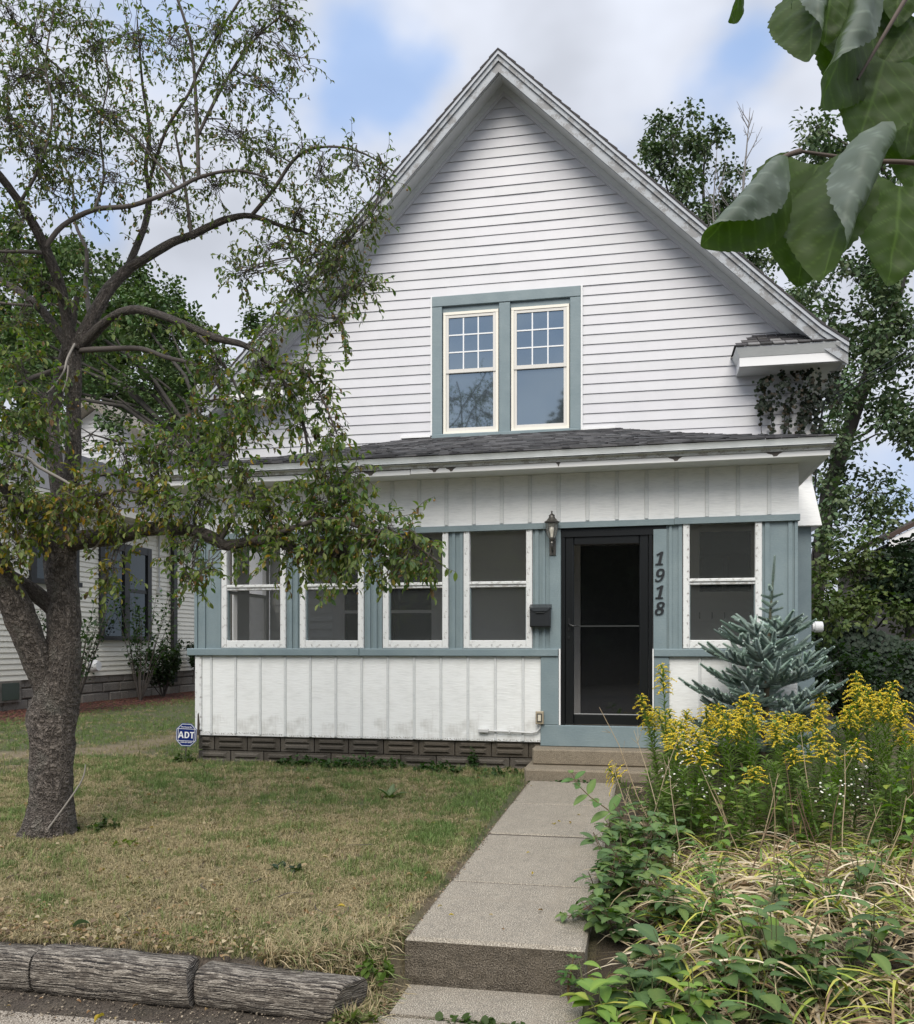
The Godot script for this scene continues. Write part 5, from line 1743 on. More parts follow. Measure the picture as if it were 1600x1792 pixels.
# ============================ the crabapple =================================
func crabapple() -> void:
	var base := Vector3(-4.36, 0.22, 3.67)
	var t := thing("crabapple_tree", "old crabapple with forked scaly trunk spreading over the left of the lawn", "tree", base)
	var all := []
	for a in [
		[[-4.326, 0.205, 3.716, 0.2797], [-4.317, 0.294, 3.714, 0.2203], [-4.322, 0.447, 3.695, 0.1827], [-4.313, 0.723, 3.693, 0.17], [-4.313, 0.957, 3.693, 0.187], [-4.305, 1.106, 3.691, 0.1997], [-4.292, 1.246, 3.689, 0.1827], [-4.263, 1.425, 3.683, 0.1573], [-4.251, 1.68, 3.66, 0.1407], [-4.265, 1.937, 3.632, 0.1284], [-4.301, 2.196, 3.609, 0.1247], [-4.301, 2.413, 3.588, 0.1208], [-4.288, 2.632, 3.565, 0.0995], [-4.268, 2.897, 3.53, 0.0717], [-4.282, 3.256, 3.482, 0.0656], [-4.277, 3.606, 3.481, 0.0634], [-4.273, 3.956, 3.48, 0.0656]],
		[[-4.297, 1.204, 3.689, 0.1275], [-4.354, 1.426, 3.742, 0.131], [-4.416, 1.762, 3.857, 0.1249], [-4.47, 2.027, 3.97, 0.1189], [-4.538, 2.398, 4.147, 0.1], [-4.698, 2.819, 4.282, 0.0748]],
	]:
		var b := MB.new()
		var pts := []
		var rs := []
		for k in a.size():
			pts.append(Vector3(a[k][0], a[k][1], a[k][2]) - base)
			rs.append(a[k][3] * 0.89)
		smooth_tube(b, pts, rs, 20, 1.0, 0.10)
		part("trunk", b.mesh(), M.bark, t)
		all.append([pts, rs])
	for a in [
		[[-4.311, 1.894, 3.641, 0.0685], [-4.438, 2.028, 3.718, 0.0638], [-4.545, 2.132, 3.842, 0.0586], [-4.679, 2.236, 3.972, 0.0454], [-4.847, 2.369, 4.109, 0.0325]],
		[[-4.33, 2.261, 3.615, 0.0774], [-4.38, 2.453, 3.706, 0.0616], [-4.43, 2.58, 3.819, 0.0523], [-4.457, 2.669, 3.926, 0.0454], [-4.489, 2.816, 4.035, 0.0325], [-4.538, 2.998, 4.147, 0.02]],
		[[-4.354, 2.599, 3.497, 0.0656], [-4.545, 3.077, 3.332, 0.063], [-4.712, 3.417, 3.162, 0.0601], [-4.707, 3.792, 3.059, 0.0516], [-4.638, 4.097, 3.045, 0.0422], [-4.56, 4.495, 3.029, 0.0225]],
		[[-4.292, 2.422, 3.586, 0.0819], [-4.051, 2.432, 3.639, 0.0722], [-3.807, 2.433, 3.691, 0.0607], [-3.481, 2.473, 3.777, 0.0532], [-3.166, 2.454, 3.866, 0.046], [-2.924, 2.386, 3.918, 0.0433], [-2.816, 2.327, 3.896, 0.0354], [-2.594, 2.357, 3.902, 0.0273], [-2.308, 2.297, 3.894, 0.0194], [-1.988, 2.234, 3.88, 0.0115]],
		[[-2.866, 2.367, 3.907, 0.0236], [-2.808, 2.473, 3.895, 0.0177], [-2.755, 2.638, 3.782, 0.01]],
		[[-2.816, 2.323, 3.896, 0.0236], [-2.46, 2.394, 3.925, 0.0194], [-2.084, 2.485, 3.95, 0.016], [-1.793, 2.407, 3.993, 0.0131], [-1.559, 2.353, 3.996, 0.0093], [-1.293, 2.174, 3.992, 0.0055]],
		[[-4.286, 3.903, 3.483, 0.0569], [-4.298, 4.091, 3.537, 0.0434], [-4.29, 4.334, 3.637, 0.0411], [-4.32, 4.59, 3.796, 0.0369], [-4.376, 4.773, 3.91, 0.0314], [-4.455, 4.952, 4.079, 0.0274], [-4.582, 5.143, 4.258, 0.0189]],
		[[-4.299, 4.56, 3.792, 0.0201], [-4.188, 4.724, 3.749, 0.0185], [-3.98, 4.856, 3.676, 0.0175], [-3.739, 4.91, 3.575, 0.017], [-3.498, 5.066, 3.424, 0.0155], [-3.334, 5.224, 3.288, 0.014], [-3.034, 5.251, 3.277, 0.0104], [-2.8, 5.19, 3.229, 0.007]],
		[[-4.332, 4.518, 3.799, 0.0168], [-4.397, 4.484, 3.914, 0.0132], [-4.489, 4.441, 4.035, 0.0098], [-4.577, 4.438, 4.155, 0.0064]],
		[[-4.299, 3.903, 3.486, 0.0437], [-4.577, 4.233, 3.441, 0.0319], [-4.818, 4.426, 3.388, 0.0288], [-5.042, 4.556, 3.332, 0.0256], [-5.383, 4.781, 3.3, 0.0185]],
		[[-4.643, 4.277, 3.454, 0.0124], [-4.973, 4.337, 3.42, 0.0108], [-5.149, 4.381, 3.456, 0.0072]],
		[[-4.256, 3.912, 3.477, 0.0656], [-4.17, 4.087, 3.459, 0.0508], [-4.07, 4.347, 3.388, 0.0458], [-3.947, 4.543, 3.312, 0.0408], [-3.817, 4.632, 3.285, 0.0337], [-3.625, 4.787, 3.194, 0.0322], [-3.496, 4.867, 3.117, 0.0306], [-3.342, 4.944, 3.085, 0.0288], [-3.209, 4.998, 3.058, 0.0252], [-3.033, 5.021, 3.022, 0.0216], [-2.768, 4.931, 2.968, 0.0144], [-2.592, 4.877, 2.932, 0.0108], [-2.372, 4.719, 2.886, 0.0072]],
		[[-3.938, 4.548, 3.31, 0.0302], [-3.915, 4.787, 3.203, 0.027], [-3.902, 5.013, 3.098, 0.0256], [-3.924, 5.29, 3, 0.0222], [-3.982, 5.547, 2.961, 0.0186], [-3.977, 5.855, 2.909, 0.015], [-4.032, 6.23, 2.921, 0.0113], [-4.055, 6.511, 2.925, 0.0075], [-4.078, 6.792, 2.93, 0.0045]],
		[[-3.496, 4.867, 3.117, 0.0151], [-3.56, 5.216, 3.079, 0.0134], [-3.611, 5.423, 3.039, 0.012], [-3.647, 5.606, 3.046, 0.0095], [-3.726, 5.908, 3.011, 0.0066]],
		[[-3.033, 5.021, 3.022, 0.0166], [-2.817, 5.187, 3.08, 0.0142], [-2.668, 5.36, 3.1, 0.0123], [-2.52, 5.434, 3.121, 0.0105], [-2.289, 5.429, 3.125, 0.0087], [-2.062, 5.346, 3.129, 0.0069], [-1.85, 5.216, 3.086, 0.0041]],
		[[-2.768, 4.931, 2.968, 0.0108], [-2.643, 4.654, 3.044, 0.0092], [-2.517, 4.457, 3.069, 0.0081], [-2.392, 4.262, 3.095, 0.007], [-2.276, 4.078, 3.071, 0.0046]],
		[[-3.343, 5.22, 3.29, 0.0161], [-3.384, 5.735, 3.247, 0.0148], [-3.41, 6.175, 3.252, 0.0127], [-3.442, 6.406, 3.31, 0.0105], [-3.523, 6.676, 3.378, 0.0087]],
		[[-3.942, 5.336, 3.004, 0.0133], [-3.694, 5.687, 3.158, 0.0122], [-3.469, 5.919, 3.213, 0.0114], [-3.382, 6.119, 3.196, 0.011], [-3.207, 6.373, 3.211, 0.0102], [-3.034, 6.581, 3.226, 0.0091], [-2.906, 6.799, 3.2, 0.007]],
		[[-3.38, 5.558, 3.246, 0.0134], [-3.23, 5.941, 3.164, 0.0117], [-3.056, 6.229, 3.129, 0.0096], [-2.882, 6.429, 3.093, 0.0075], [-2.708, 6.562, 3.058, 0.0046]],
		[[-3.457, 5.097, 3.395, 0.0104], [-3.779, 5.481, 3.43, 0.0104], [-4.026, 5.648, 3.532, 0.0104], [-4.249, 5.918, 3.628, 0.0086], [-4.447, 6.1, 3.72, 0.0068], [-4.613, 6.312, 3.754, 0.0051]],
		[[-4.403, 4.825, 3.936, 0.0132], [-4.211, 5.05, 3.978, 0.0104], [-4.123, 5.416, 3.96, 0.0084], [-4.171, 5.782, 3.97, 0.0065], [-4.111, 6.147, 3.958, 0.0045]],
		[[-3.98, 4.856, 3.676, 0.0108], [-3.968, 5.148, 3.571, 0.0092], [-4.026, 5.561, 3.532, 0.0076], [-3.963, 5.906, 3.519, 0.0059], [-4.013, 6.251, 3.529, 0.0041]],
		[[-4.149, 4.122, 3.455, 0.021], [-4.371, 4.511, 3.194, 0.0182], [-4.422, 4.827, 3.103, 0.0155], [-4.574, 5.105, 3.032, 0.0128], [-4.663, 5.483, 2.948, 0.0091], [-4.784, 5.768, 2.973, 0.0068], [-4.802, 6.148, 2.976, 0.0046]],
		[[-4.234, 3.921, 3.472, 0.0459], [-3.905, 4.06, 3.609, 0.0323], [-3.629, 4.063, 3.757, 0.0304], [-3.415, 4.002, 3.815, 0.0286], [-3.166, 3.894, 3.866, 0.0262], [-2.885, 3.757, 3.91, 0.0268], [-2.671, 3.689, 3.918, 0.0203], [-2.498, 3.556, 3.933, 0.0163], [-2.327, 3.33, 3.949, 0.0123], [-2.215, 3.049, 3.977, 0.0099], [-2.177, 2.82, 3.97, 0.0072], [-1.972, 2.649, 3.927, 0.0046]],
		[[-2.498, 3.556, 3.933, 0.0116], [-2.289, 3.522, 3.941, 0.01], [-2.128, 3.322, 3.939, 0.0077], [-2.009, 3.049, 3.935, 0.0057]],
		[[-3.27, 3.936, 3.836, 0.0135], [-3.096, 3.832, 3.75, 0.013], [-2.897, 3.588, 3.709, 0.0106], [-2.778, 3.303, 3.684, 0.0081]],
		[[-4.269, 3.894, 3.48, 0.0241], [-4.005, 3.875, 3.528, 0.0216], [-3.676, 3.847, 3.562, 0.0191], [-3.438, 3.752, 3.615, 0.0159], [-3.164, 3.659, 3.661, 0.0132], [-3, 3.521, 3.679, 0.0102], [-2.897, 3.222, 3.709, 0.0081], [-2.877, 2.978, 3.705, 0.0053]],
		[[-4.286, 3.781, 3.483, 0.0219], [-4.381, 3.606, 3.809, 0.0168], [-4.489, 3.425, 4.035, 0.0122], [-4.577, 3.358, 4.155, 0.008]],
		[[-4.268, 2.871, 3.551, 0.0173], [-3.93, 2.885, 3.716, 0.0142], [-3.71, 2.875, 3.773, 0.0115], [-3.494, 2.796, 3.831, 0.0089], [-3.245, 2.638, 3.882, 0.006]],
		[[-4.258, 2.715, 3.579, 0.0173], [-3.912, 2.71, 3.815, 0.0136], [-3.578, 2.726, 3.95, 0.0104], [-3.375, 2.67, 3.96, 0.0079], [-3.232, 2.544, 3.982, 0.0055]],
	]:
		var b := MB.new()
		var pts := []
		var rs := []
		for k in a.size():
			pts.append(Vector3(a[k][0], a[k][1], a[k][2]) - base)
			rs.append(a[k][3])
		smooth_tube(b, pts, rs, 10, 1.0, 0.07)
		part("limb", b.mesh(), M.bark if rs[0] > 0.026 else M.twig, t)
		all.append([pts, rs])
	# dead pale twigs
	for a in [
		[[-4.238, 3.939, 3.524, 0.0096], [-4.236, 3.786, 3.626, 0.0094], [-4.23, 3.677, 3.676, 0.0077], [-4.301, 3.571, 3.69, 0.0059], [-4.352, 3.473, 3.752, 0.0042]],
		[[-4.197, 3.72, 3.669, 0.0077], [-4.209, 3.614, 3.671, 0.0068], [-4.238, 3.528, 3.677, 0.0059]],
		[[-4.538, 3.058, 4.147, 0.0128], [-4.342, 2.986, 4.107, 0.0128], [-4.261, 2.96, 4.039, 0.0129], [-4.186, 2.9, 4.024, 0.0121], [-4.031, 2.804, 3.941, 0.0106], [-3.932, 2.735, 3.921, 0.0089], [-3.793, 2.633, 3.892, 0.0057]],
		[[-4.063, 2.291, 3.692, 0.0084], [-3.95, 2.349, 3.72, 0.0075], [-3.86, 2.427, 3.753, 0.0062], [-3.807, 2.483, 3.793, 0.0041]],
		[[-2.897, 3.425, 3.709, 0.0061], [-2.654, 3.371, 3.863, 0.0055], [-2.479, 3.157, 3.929, 0.0046], [-2.384, 3.134, 3.91, 0.0031]],
		[[-4.215, 0.318, 3.877, 0.0074], [-3.992, 0.639, 3.831, 0.0066], [-3.952, 0.78, 3.823, 0.0041]],
	]:
		var b := MB.new()
		var pts := []
		var rs := []
		for k in a.size():
			pts.append(Vector3(a[k][0], a[k][1], a[k][2]) - base)
			rs.append(a[k][3])
		smooth_tube(b, pts, rs, 6, 1.0, 0.02)
		part("dead_twig", b.mesh(), M.pale_twig, t)
	rng.seed = 404
	var twigs := MB.new()
	var leaves := [[], []]
	var lcol := [[], []]
	var fruit := []
	var fcol := []
	# nodes to which leafy sprays can be tied
	var knots := []
	for a in all:
		var pts: Array = a[0]
		var rs: Array = a[1]
		for k in pts.size() - 1:
			for q in 5:
				if rs[k] < 0.075:
					knots.append(pts[k].lerp(pts[k + 1], q / 5.0))
	# sprays along the thin limbs
	for a in all:
		var pts: Array = a[0]
		var rs: Array = a[1]
		for k in pts.size() - 1:
			if rs[k] > 0.036:
				continue
			var l: float = (pts[k + 1] - pts[k]).length()
			var m := int(l / 0.11)
			for q in m:
				if rng.randf() < 0.85:
					var p: Vector3 = pts[k].lerp(pts[k + 1], (q + rng.randf()) / m)
					spray(p, (pts[k + 1] - pts[k]).normalized() * 0.5 + rv() * 0.9, rng.randf_range(0.12, 0.3), p.y + base.y, twigs, leaves, lcol, fruit, fcol)
	for s in [
		[-2.156, 2.607, 3.863, 0.233, 16], [-1.897, 2.515, 3.912, 0.229, 16], [-1.646, 2.389, 3.963, 0.206, 14], [-1.486, 2.252, 3.981, 0.156, 9], [-1.559, 2.178, 3.996, 0.13, 7], [-1.972, 2.306, 3.927, 0.21, 14], [-2.232, 2.375, 3.879, 0.213, 14], [-2.46, 2.53, 3.925, 0.194, 12], [-2.633, 2.654, 3.91, 0.195, 12], [-2.731, 2.445, 3.879, 0.158, 8], [-1.771, 2.281, 3.937, 0.151, 8], [-2.365, 2.311, 3.957, 0.173, 10], [-1.388, 2.175, 3.991, 0.081, 5], [-3.001, 2.662, 3.934, 0.217, 14], [-3.194, 2.623, 3.974, 0.177, 10], [-3.44, 2.638, 3.922, 0.18, 10], [-3.078, 2.248, 3.95, 0.126, 6], [-2.915, 2.142, 4.019, 0.108, 5], [-3.02, 2.386, 3.938, 0.138, 7], [-3.636, 2.598, 3.962, 0.18, 10], [-3.823, 2.686, 3.95, 0.181, 10], [-4.02, 2.686, 3.99, 0.181, 10], [-4.224, 2.678, 4.083, 0.18, 10], [-3.693, 2.207, 3.872, 0.102, 5], [-3.733, 2.105, 3.88, 0.073, 5], [-3.932, 2.532, 3.921, 0.142, 7], [-4.107, 2.538, 4.059, 0.14, 7], [-3.054, 2.107, 3.996, 0.086, 5], [-2.139, 3.291, 3.911, 0.154, 8], [-2.028, 3.049, 3.939, 0.152, 8], [-2.084, 2.782, 3.95, 0.152, 8], [-1.897, 2.801, 3.912, 0.114, 5], [-2.214, 3.483, 3.926, 0.154, 8], [-1.972, 2.668, 3.927, 0.152, 8], [-2.271, 3.138, 3.938, 0.135, 7], [-2.46, 3.382, 3.925, 0.194, 12], [-2.692, 3.253, 3.871, 0.197, 12], [-2.853, 3.038, 3.802, 0.2, 12], [-3.176, 3.303, 3.766, 0.183, 10], [-3.295, 3.06, 3.79, 0.183, 10], [-3.614, 3.019, 3.856, 0.183, 10], [-2.931, 3.598, 3.818, 0.18, 10], [-2.574, 3.537, 3.949, 0.174, 10], [-3.009, 2.878, 3.834, 0.16, 8], [-2.692, 2.819, 3.871, 0.158, 8], [-3.362, 2.838, 3.906, 0.16, 8], [-2.539, 3.838, 3.737, 0.16, 8], [-2.448, 4.06, 3.31, 0.191, 10], [-2.273, 4.095, 3.172, 0.172, 8], [-2.263, 4.349, 3.068, 0.158, 7], [-2.062, 4.397, 3.129, 0.104, 5], [-2.434, 4.656, 3.103, 0.219, 10], [-2.204, 4.721, 3.107, 0.195, 8], [-2.104, 4.828, 3.138, 0.172, 6], [-1.998, 4.915, 3.116, 0.104, 5], [-2.643, 5.009, 3.044, 0.222, 10], [-2.86, 4.743, 3.089, 0.2, 8], [-3.034, 4.481, 3.226, 0.175, 8], [-2.434, 5.224, 3.103, 0.197, 8], [-2.146, 5.26, 3.146, 0.172, 6], [-1.956, 5.216, 3.107, 0.112, 5], [-2.289, 4.547, 3.125, 0.174, 8], [-2.569, 4.354, 3.233, 0.172, 8], [-4.381, 6.118, 3.809, 0.23, 11], [-4.41, 5.66, 4.019, 0.244, 13], [-4.28, 5.802, 3.686, 0.255, 13], [-4.089, 6.165, 3.545, 0.259, 13], [-4.014, 6.518, 3.121, 0.274, 13], [-3.599, 6.296, 3.24, 0.2, 8], [-3.206, 6.362, 3.262, 0.219, 10], [-2.906, 6.362, 3.2, 0.241, 11], [-2.606, 6.121, 3.139, 0.158, 6], [-2.777, 5.881, 3.174, 0.158, 6], [-3.12, 5.924, 3.244, 0.197, 8], [-3.469, 5.764, 3.213, 0.177, 6], [-3.92, 5.648, 3.51, 0.259, 13], [-4.155, 5.335, 3.66, 0.255, 13], [-4.25, 5.172, 3.986, 0.244, 13], [-4.41, 5.335, 4.019, 0.203, 10], [-3.826, 5.551, 3.185, 0.247, 11], [-3.078, 5.586, 3.133, 0.244, 11], [-2.86, 5.497, 3.089, 0.16, 6], [-3.252, 5.187, 3.169, 0.2, 8], [-3.65, 5.101, 3.149, 0.18, 6], [-2.947, 5.275, 3.107, 0.177, 6], [-3.864, 5.122, 3.601, 0.191, 8], [-4.217, 4.987, 3.775, 0.188, 8], [-4.37, 4.685, 4.011, 0.146, 6], [-2.627, 6.406, 3.143, 0.122, 5], [-2.777, 6.537, 3.174, 0.175, 6], [-4.545, 6.286, 3.842, 0.168, 6], [-4.238, 6.312, 3.677, 0.17, 6], [-2.563, 5.443, 3.13, 0.131, 5], [-4.706, 4.131, 3.569, 0.219, 12], [-4.427, 4.354, 3.614, 0.172, 8], [-4.437, 3.659, 3.922, 0.206, 12], [-4.235, 3.411, 3.881, 0.206, 12], [-4.33, 3.141, 4.002, 0.203, 12], [-4.303, 2.878, 4.099, 0.18, 10], [-4.42, 2.558, 4.123, 0.2, 12], [-4.303, 2.398, 4.099, 0.16, 8], [-4.342, 2.238, 4.107, 0.12, 5], [-4.498, 3.358, 4.139, 0.2, 12], [-4.518, 4.401, 3.939, 0.148, 7],
	]:
		var c := Vector3(s[0], s[1], s[2]) - base
		var r: float = s[3]
		var near := Vector3.ZERO
		var bd := 1e9
		for p in knots:
			var d: float = (p - c).length_squared()
			if d < bd:
				bd = d
				near = p
		var mid := near.lerp(c, 0.5) + Vector3(0, 0.06, 0) + rv() * 0.05
		twigs.tube([near, near.lerp(mid, 0.5) + rv() * 0.02, mid, c + rv() * 0.03], [0.007, 0.0058, 0.0045, 0.003], 5)
		var n := int(s[4] * (2.0 if s[1] < 4.3 else 3.3))
		for k in n:
			var o := rv()
			while o.length() > 1.0:
				o = rv()
			var start := c + o * r * 0.55
			twigs.tube([c.lerp(near, rng.randf() * 0.95) + rv() * 0.05, c.lerp(start, 0.5) + rv() * 0.05, start], [0.0024, 0.0022, 0.0019], 4)
			var d := (o.normalized() * 0.8 + rv() * 0.5 + Vector3(0, -0.25 if c.y + base.y < 4.2 else 0.15, 0)).normalized()
			spray(start, d, rng.randf_range(0.14, 0.34) * clampf(r / 0.2, 0.7, 1.2), start.y + base.y, twigs, leaves, lcol, fruit, fcol)
	var tw := part("twigs", twigs.mesh(), M.twig, t)
	tw.set_meta("kind", "stuff")
	many("foliage", leaf_mesh(0.058, 0.028, 4, 0.35, 0.7, 0.85, 0.0, Color(1, 1, 1), Color(1.1, 1.1, 1.0)), M.leaf, leaves[0], lcol[0], t)
	many("foliage_001", leaf_mesh(0.052, 0.023, 3, 0.55, 1.1, 0.9, 0.0, Color(1, 1, 1), Color(1.1, 1.1, 1.0)), M.leaf, leaves[1], lcol[1], t)
	var fm := MB.new()
	fm.lathe([Vector2(0.0, 0.0075), Vector2(0.0055, 0.005), Vector2(0.0075, 0.0), Vector2(0.005, -0.006), Vector2(0.0, -0.0065)], 6, Vector3.ZERO)
	many("fruit", fm.mesh(), M.fruit, fruit, fcol, t)


func smooth_tube(b: MB, pts: Array, rs: Array, sides: int, uw: float, wob: float) -> void:
	var P := []
	var R := []
	for k in pts.size() - 1:
		var p0: Vector3 = pts[maxi(k - 1, 0)]
		var p1: Vector3 = pts[k]
		var p2: Vector3 = pts[k + 1]
		var p3: Vector3 = pts[mini(k + 2, pts.size() - 1)]
		var n := 4
		for q in n:
			var u := float(q) / n
			P.append(p1.cubic_interpolate(p2, p0, p3, u))
			R.append(lerpf(rs[k], rs[k + 1], u))
	P.append(pts[-1])
	R.append(rs[-1])
	var start := b.v.size()
	b.tube(P, R, sides, uw)
	if sides >= 10:
		# lumps and flutes, so that the limb is not a perfect round
		var f := noise(55, 5.5, 3)
		var g := noise(56, 16.0, 2)
		for i in range(start, b.v.size()):
			var p := b.v[i]
			var ring := (i - start) / (sides + 1)
			if ring >= R.size():
				continue
			var r: float = R[ring]
			b.v[i] = p + b.n[i] * r * (f.get_noise_3dv(p * Vector3(1.0, 0.5, 1.0)) * wob * 2.0 + g.get_noise_3dv(p * Vector3(1.0, 0.35, 1.0)) * wob)


func spray(p: Vector3, d: Vector3, l: float, height: float, twigs: MB, leaves: Array, lcol: Array, fruit: Array, fcol: Array) -> void:
	var dir := d.normalized()
	var pts := [p]
	var n := 4
	for k in n:
		dir = (dir + rv() * 0.33 + Vector3(0, -0.10, 0)).normalized()
		pts.append(pts[-1] + dir * l / n)
	twigs.tube(pts, [0.0024, 0.0022, 0.0019, 0.0016, 0.0011], 4, 1.0, false)
	var high := smoothstep(3.6, 5.2, height)
	var m := int(l / lerpf(0.019, 0.026, high))
	var dry := rng.randf()
	for k in m:
		var f := (k + rng.randf()) / m * n
		var i := mini(int(f), n - 1)
		var q: Vector3 = pts[i].lerp(pts[i + 1], f - i)
		var td: Vector3 = (pts[i + 1] - pts[i]).normalized()
		var ld := (td * 0.35 + rv() * 0.8 + Vector3(0, -0.5, 0)).normalized()
		var kind := 0 if rng.randf() > 0.25 + 0.35 * high else 1
		var s := rng.randf_range(0.7, 1.15) * lerpf(1.0, 0.82, high)
		leaves[kind].append(Transform3D(frame(ld, Vector3.UP + rv() * 0.7).scaled(Vector3.ONE * s), q))
		var v := rng.randf_range(0.7, 1.3)
		var c := Color(0.135, 0.190, 0.062).lerp(Color(0.215, 0.245, 0.085), rng.randf())
		var a := rng.randf()
		var yl: float = 0.30 if p.x < 1.2 and height < 2.75 and height > 1.9 and p.x > -1.0 else 0.05
		if a < yl:
			c = Color(0.27, 0.22, 0.05)
			if rng.randf() < 0.12:
				c = Color(0.42, 0.25, 0.02)
		elif a < yl + 0.10 and dry > 0.6:
			c = Color(0.13, 0.075, 0.035)
		elif a < 0.3:
			c = Color(0.105, 0.175, 0.080)
		c = c.lerp(Color(0.120, 0.140, 0.072), high * 0.6)
		lcol[kind].append(Color(c.r * v, c.g * v, c.b * v))
		if rng.randf() < 0.10:
			fruit.append(Transform3D(Basis().scaled(Vector3.ONE * rng.randf_range(0.7, 1.25)), q + Vector3(rng.randf_range(-0.01, 0.01), -rng.randf_range(0.012, 0.035), rng.randf_range(-0.01, 0.01))))
			fcol.append(Color(0.9, 0.9, 0.9).lerp(Color(0.55, 0.75, 0.6), rng.randf()))


# ============================ street-side and wall things ===================
func timbers() -> void:
	# old landscape timbers laid end to end along the lawn's edge
	var spec := [
		[Vector3(-4.1, 0.0, 5.84), Vector3(-2.835, 0.0, 5.86), 0.100, "weathered grey landscape timber cut off by the left edge of the photo"],
		[Vector3(-2.815, 0.0, 5.855), Vector3(-2.015, 0.0, 5.89), 0.106, "cracked grey landscape timber in the middle of the row"],
		[Vector3(-1.985, 0.0, 5.86), Vector3(-1.265, 0.0, 5.915), 0.094, "knotty grey landscape timber with a broken end near the step"],
	]
	var k := 0
	for s in spec:
		var a: Vector3 = s[0]
		var b: Vector3 = s[1]
		var r: float = s[2]
		var dir := (b - a)
		var l := dir.length()
		dir = dir / l
		var f := noise(300 + k, 3.0, 3)
		var g := noise(310 + k, 22.0, 2)
		var m := MB.new()
		var n := 44
		var sides := 22
		var side := dir.cross(Vector3.UP).normalized()
		for i in n + 1:
			var t := float(i) / n
			for j in sides + 1:
				var ang := TAU * j / sides
				# rounded square, flat underneath
				var c := cos(ang)
				var q := sin(ang)
				var e := pow(pow(absf(c), 3.2) + pow(absf(q), 3.2), -1.0 / 3.2)
				var rr := r * e * (1.0 + 0.05 * f.get_noise_3d(t * l * 1.2, c * 0.5, q * 0.5 + k) + 0.055 * g.get_noise_3d(t * l * 0.10, c * 1.2, q * 1.2 + 7.0 * k))
				var endk: float = smoothstep(0.0, 0.025, t) * smoothstep(1.0, 0.975, t)
				rr *= 0.93 + 0.07 * endk
				var slant: float = (q * 0.35 + c * 0.5) * r * 0.9 * (1.0 if k == 2 else -0.4)
				var along_x := t * l + (slant * t if k > 0 else slant * t * 0.3)
				var p := a + dir * along_x - side * c * rr + Vector3.UP * (r * 0.93 + q * rr)
				m.v.append(p)
				m.n.append((-side * c + Vector3.UP * q).normalized())
				m.c.append(Color.WHITE)
				m.t.append(Vector2(along_x + k * 0.37, ang / TAU * 0.5))
		for i in n:
			for j in sides:
				var v := i * (sides + 1) + j
				m.ix.append_array([v, v + sides + 1, v + 1, v + 1, v + sides + 1, v + sides + 2])
		for endi in 2:
			var base := m.v.size()
			var cen := a + Vector3.UP * r * 0.93 if endi == 0 else b + Vector3.UP * r * 0.93
			m.v.append(cen)
			m.n.append(dir if endi else -dir)
			m.c.append(Color.WHITE)
			m.t.append(Vector2(0.1, 0.2))
			for j in sides + 1:
				m.v.append(m.v[(n if endi else 0) * (sides + 1) + j])
				m.n.append(dir if endi else -dir)
				m.c.append(Color.WHITE)
				m.t.append(Vector2(0.1 + 0.1 * cos(TAU * j / sides), 0.2 + 0.1 * sin(TAU * j / sides)))
			for j in sides:
				if endi:
					m.ix.append_array([base, base + 2 + j, base + 1 + j])
				else:
					m.ix.append_array([base, base + 1 + j, base + 2 + j])
		recalc(m)
		single("landscape_timber", m.mesh(), M.timber, s[3], "timber")
		k += 1


# smooth normals from the faces
func recalc(m: MB) -> void:
	var acc := PackedVector3Array()
	acc.resize(m.v.size())
	for k in range(0, m.ix.size(), 3):
		var a := m.v[m.ix[k]]
		var nn := (m.v[m.ix[k + 2]] - a).cross(m.v[m.ix[k + 1]] - a)
		for q in 3:
			acc[m.ix[k + q]] += nn
	for k in acc.size():
		if acc[k].length_squared() > 0.0:
			var nn := acc[k].normalized()
			m.n[k] = nn if nn.dot(m.n[k]) > -0.2 else m.n[k]


# letters as solid pieces: fitted to a height, slanted, centred on the origin, front towards +z
func letters(text: String, face: String, weight: int, height: float, depth: float, slant: float, squeeze := 1.0) -> ArrayMesh:
	var f := SystemFont.new()
	f.font_names = PackedStringArray([face])
	f.font_weight = weight
	var t := TextMesh.new()
	t.text = text
	t.font = f
	t.font_size = 64
	t.pixel_size = 0.01
	t.depth = 0.1
	t.curve_step = 1.0
	var a := t.surface_get_arrays(0)
	var av: PackedVector3Array = a[Mesh.ARRAY_VERTEX]
	var an: PackedVector3Array = a[Mesh.ARRAY_NORMAL]
	var lo := Vector3(1e9, 1e9, 1e9)
	var hi := -lo
	for p in av:
		lo = lo.min(p)
		hi = hi.max(p)
	var b := MB.new()
	var s := height / (hi.y - lo.y)
	var c := (lo + hi) * 0.5
	for k in av.size():
		var p := (av[k] - c) * s
		b.v.append(Vector3(p.x * squeeze + p.y * slant, p.y, (av[k].z - lo.z) / (hi.z - lo.z) * depth))
		b.n.append(an[k])
		b.c.append(Color.WHITE)
		b.t.append(Vector2(p.x, p.y))
	b.ix = a[Mesh.ARRAY_INDEX]
	return b.mesh()


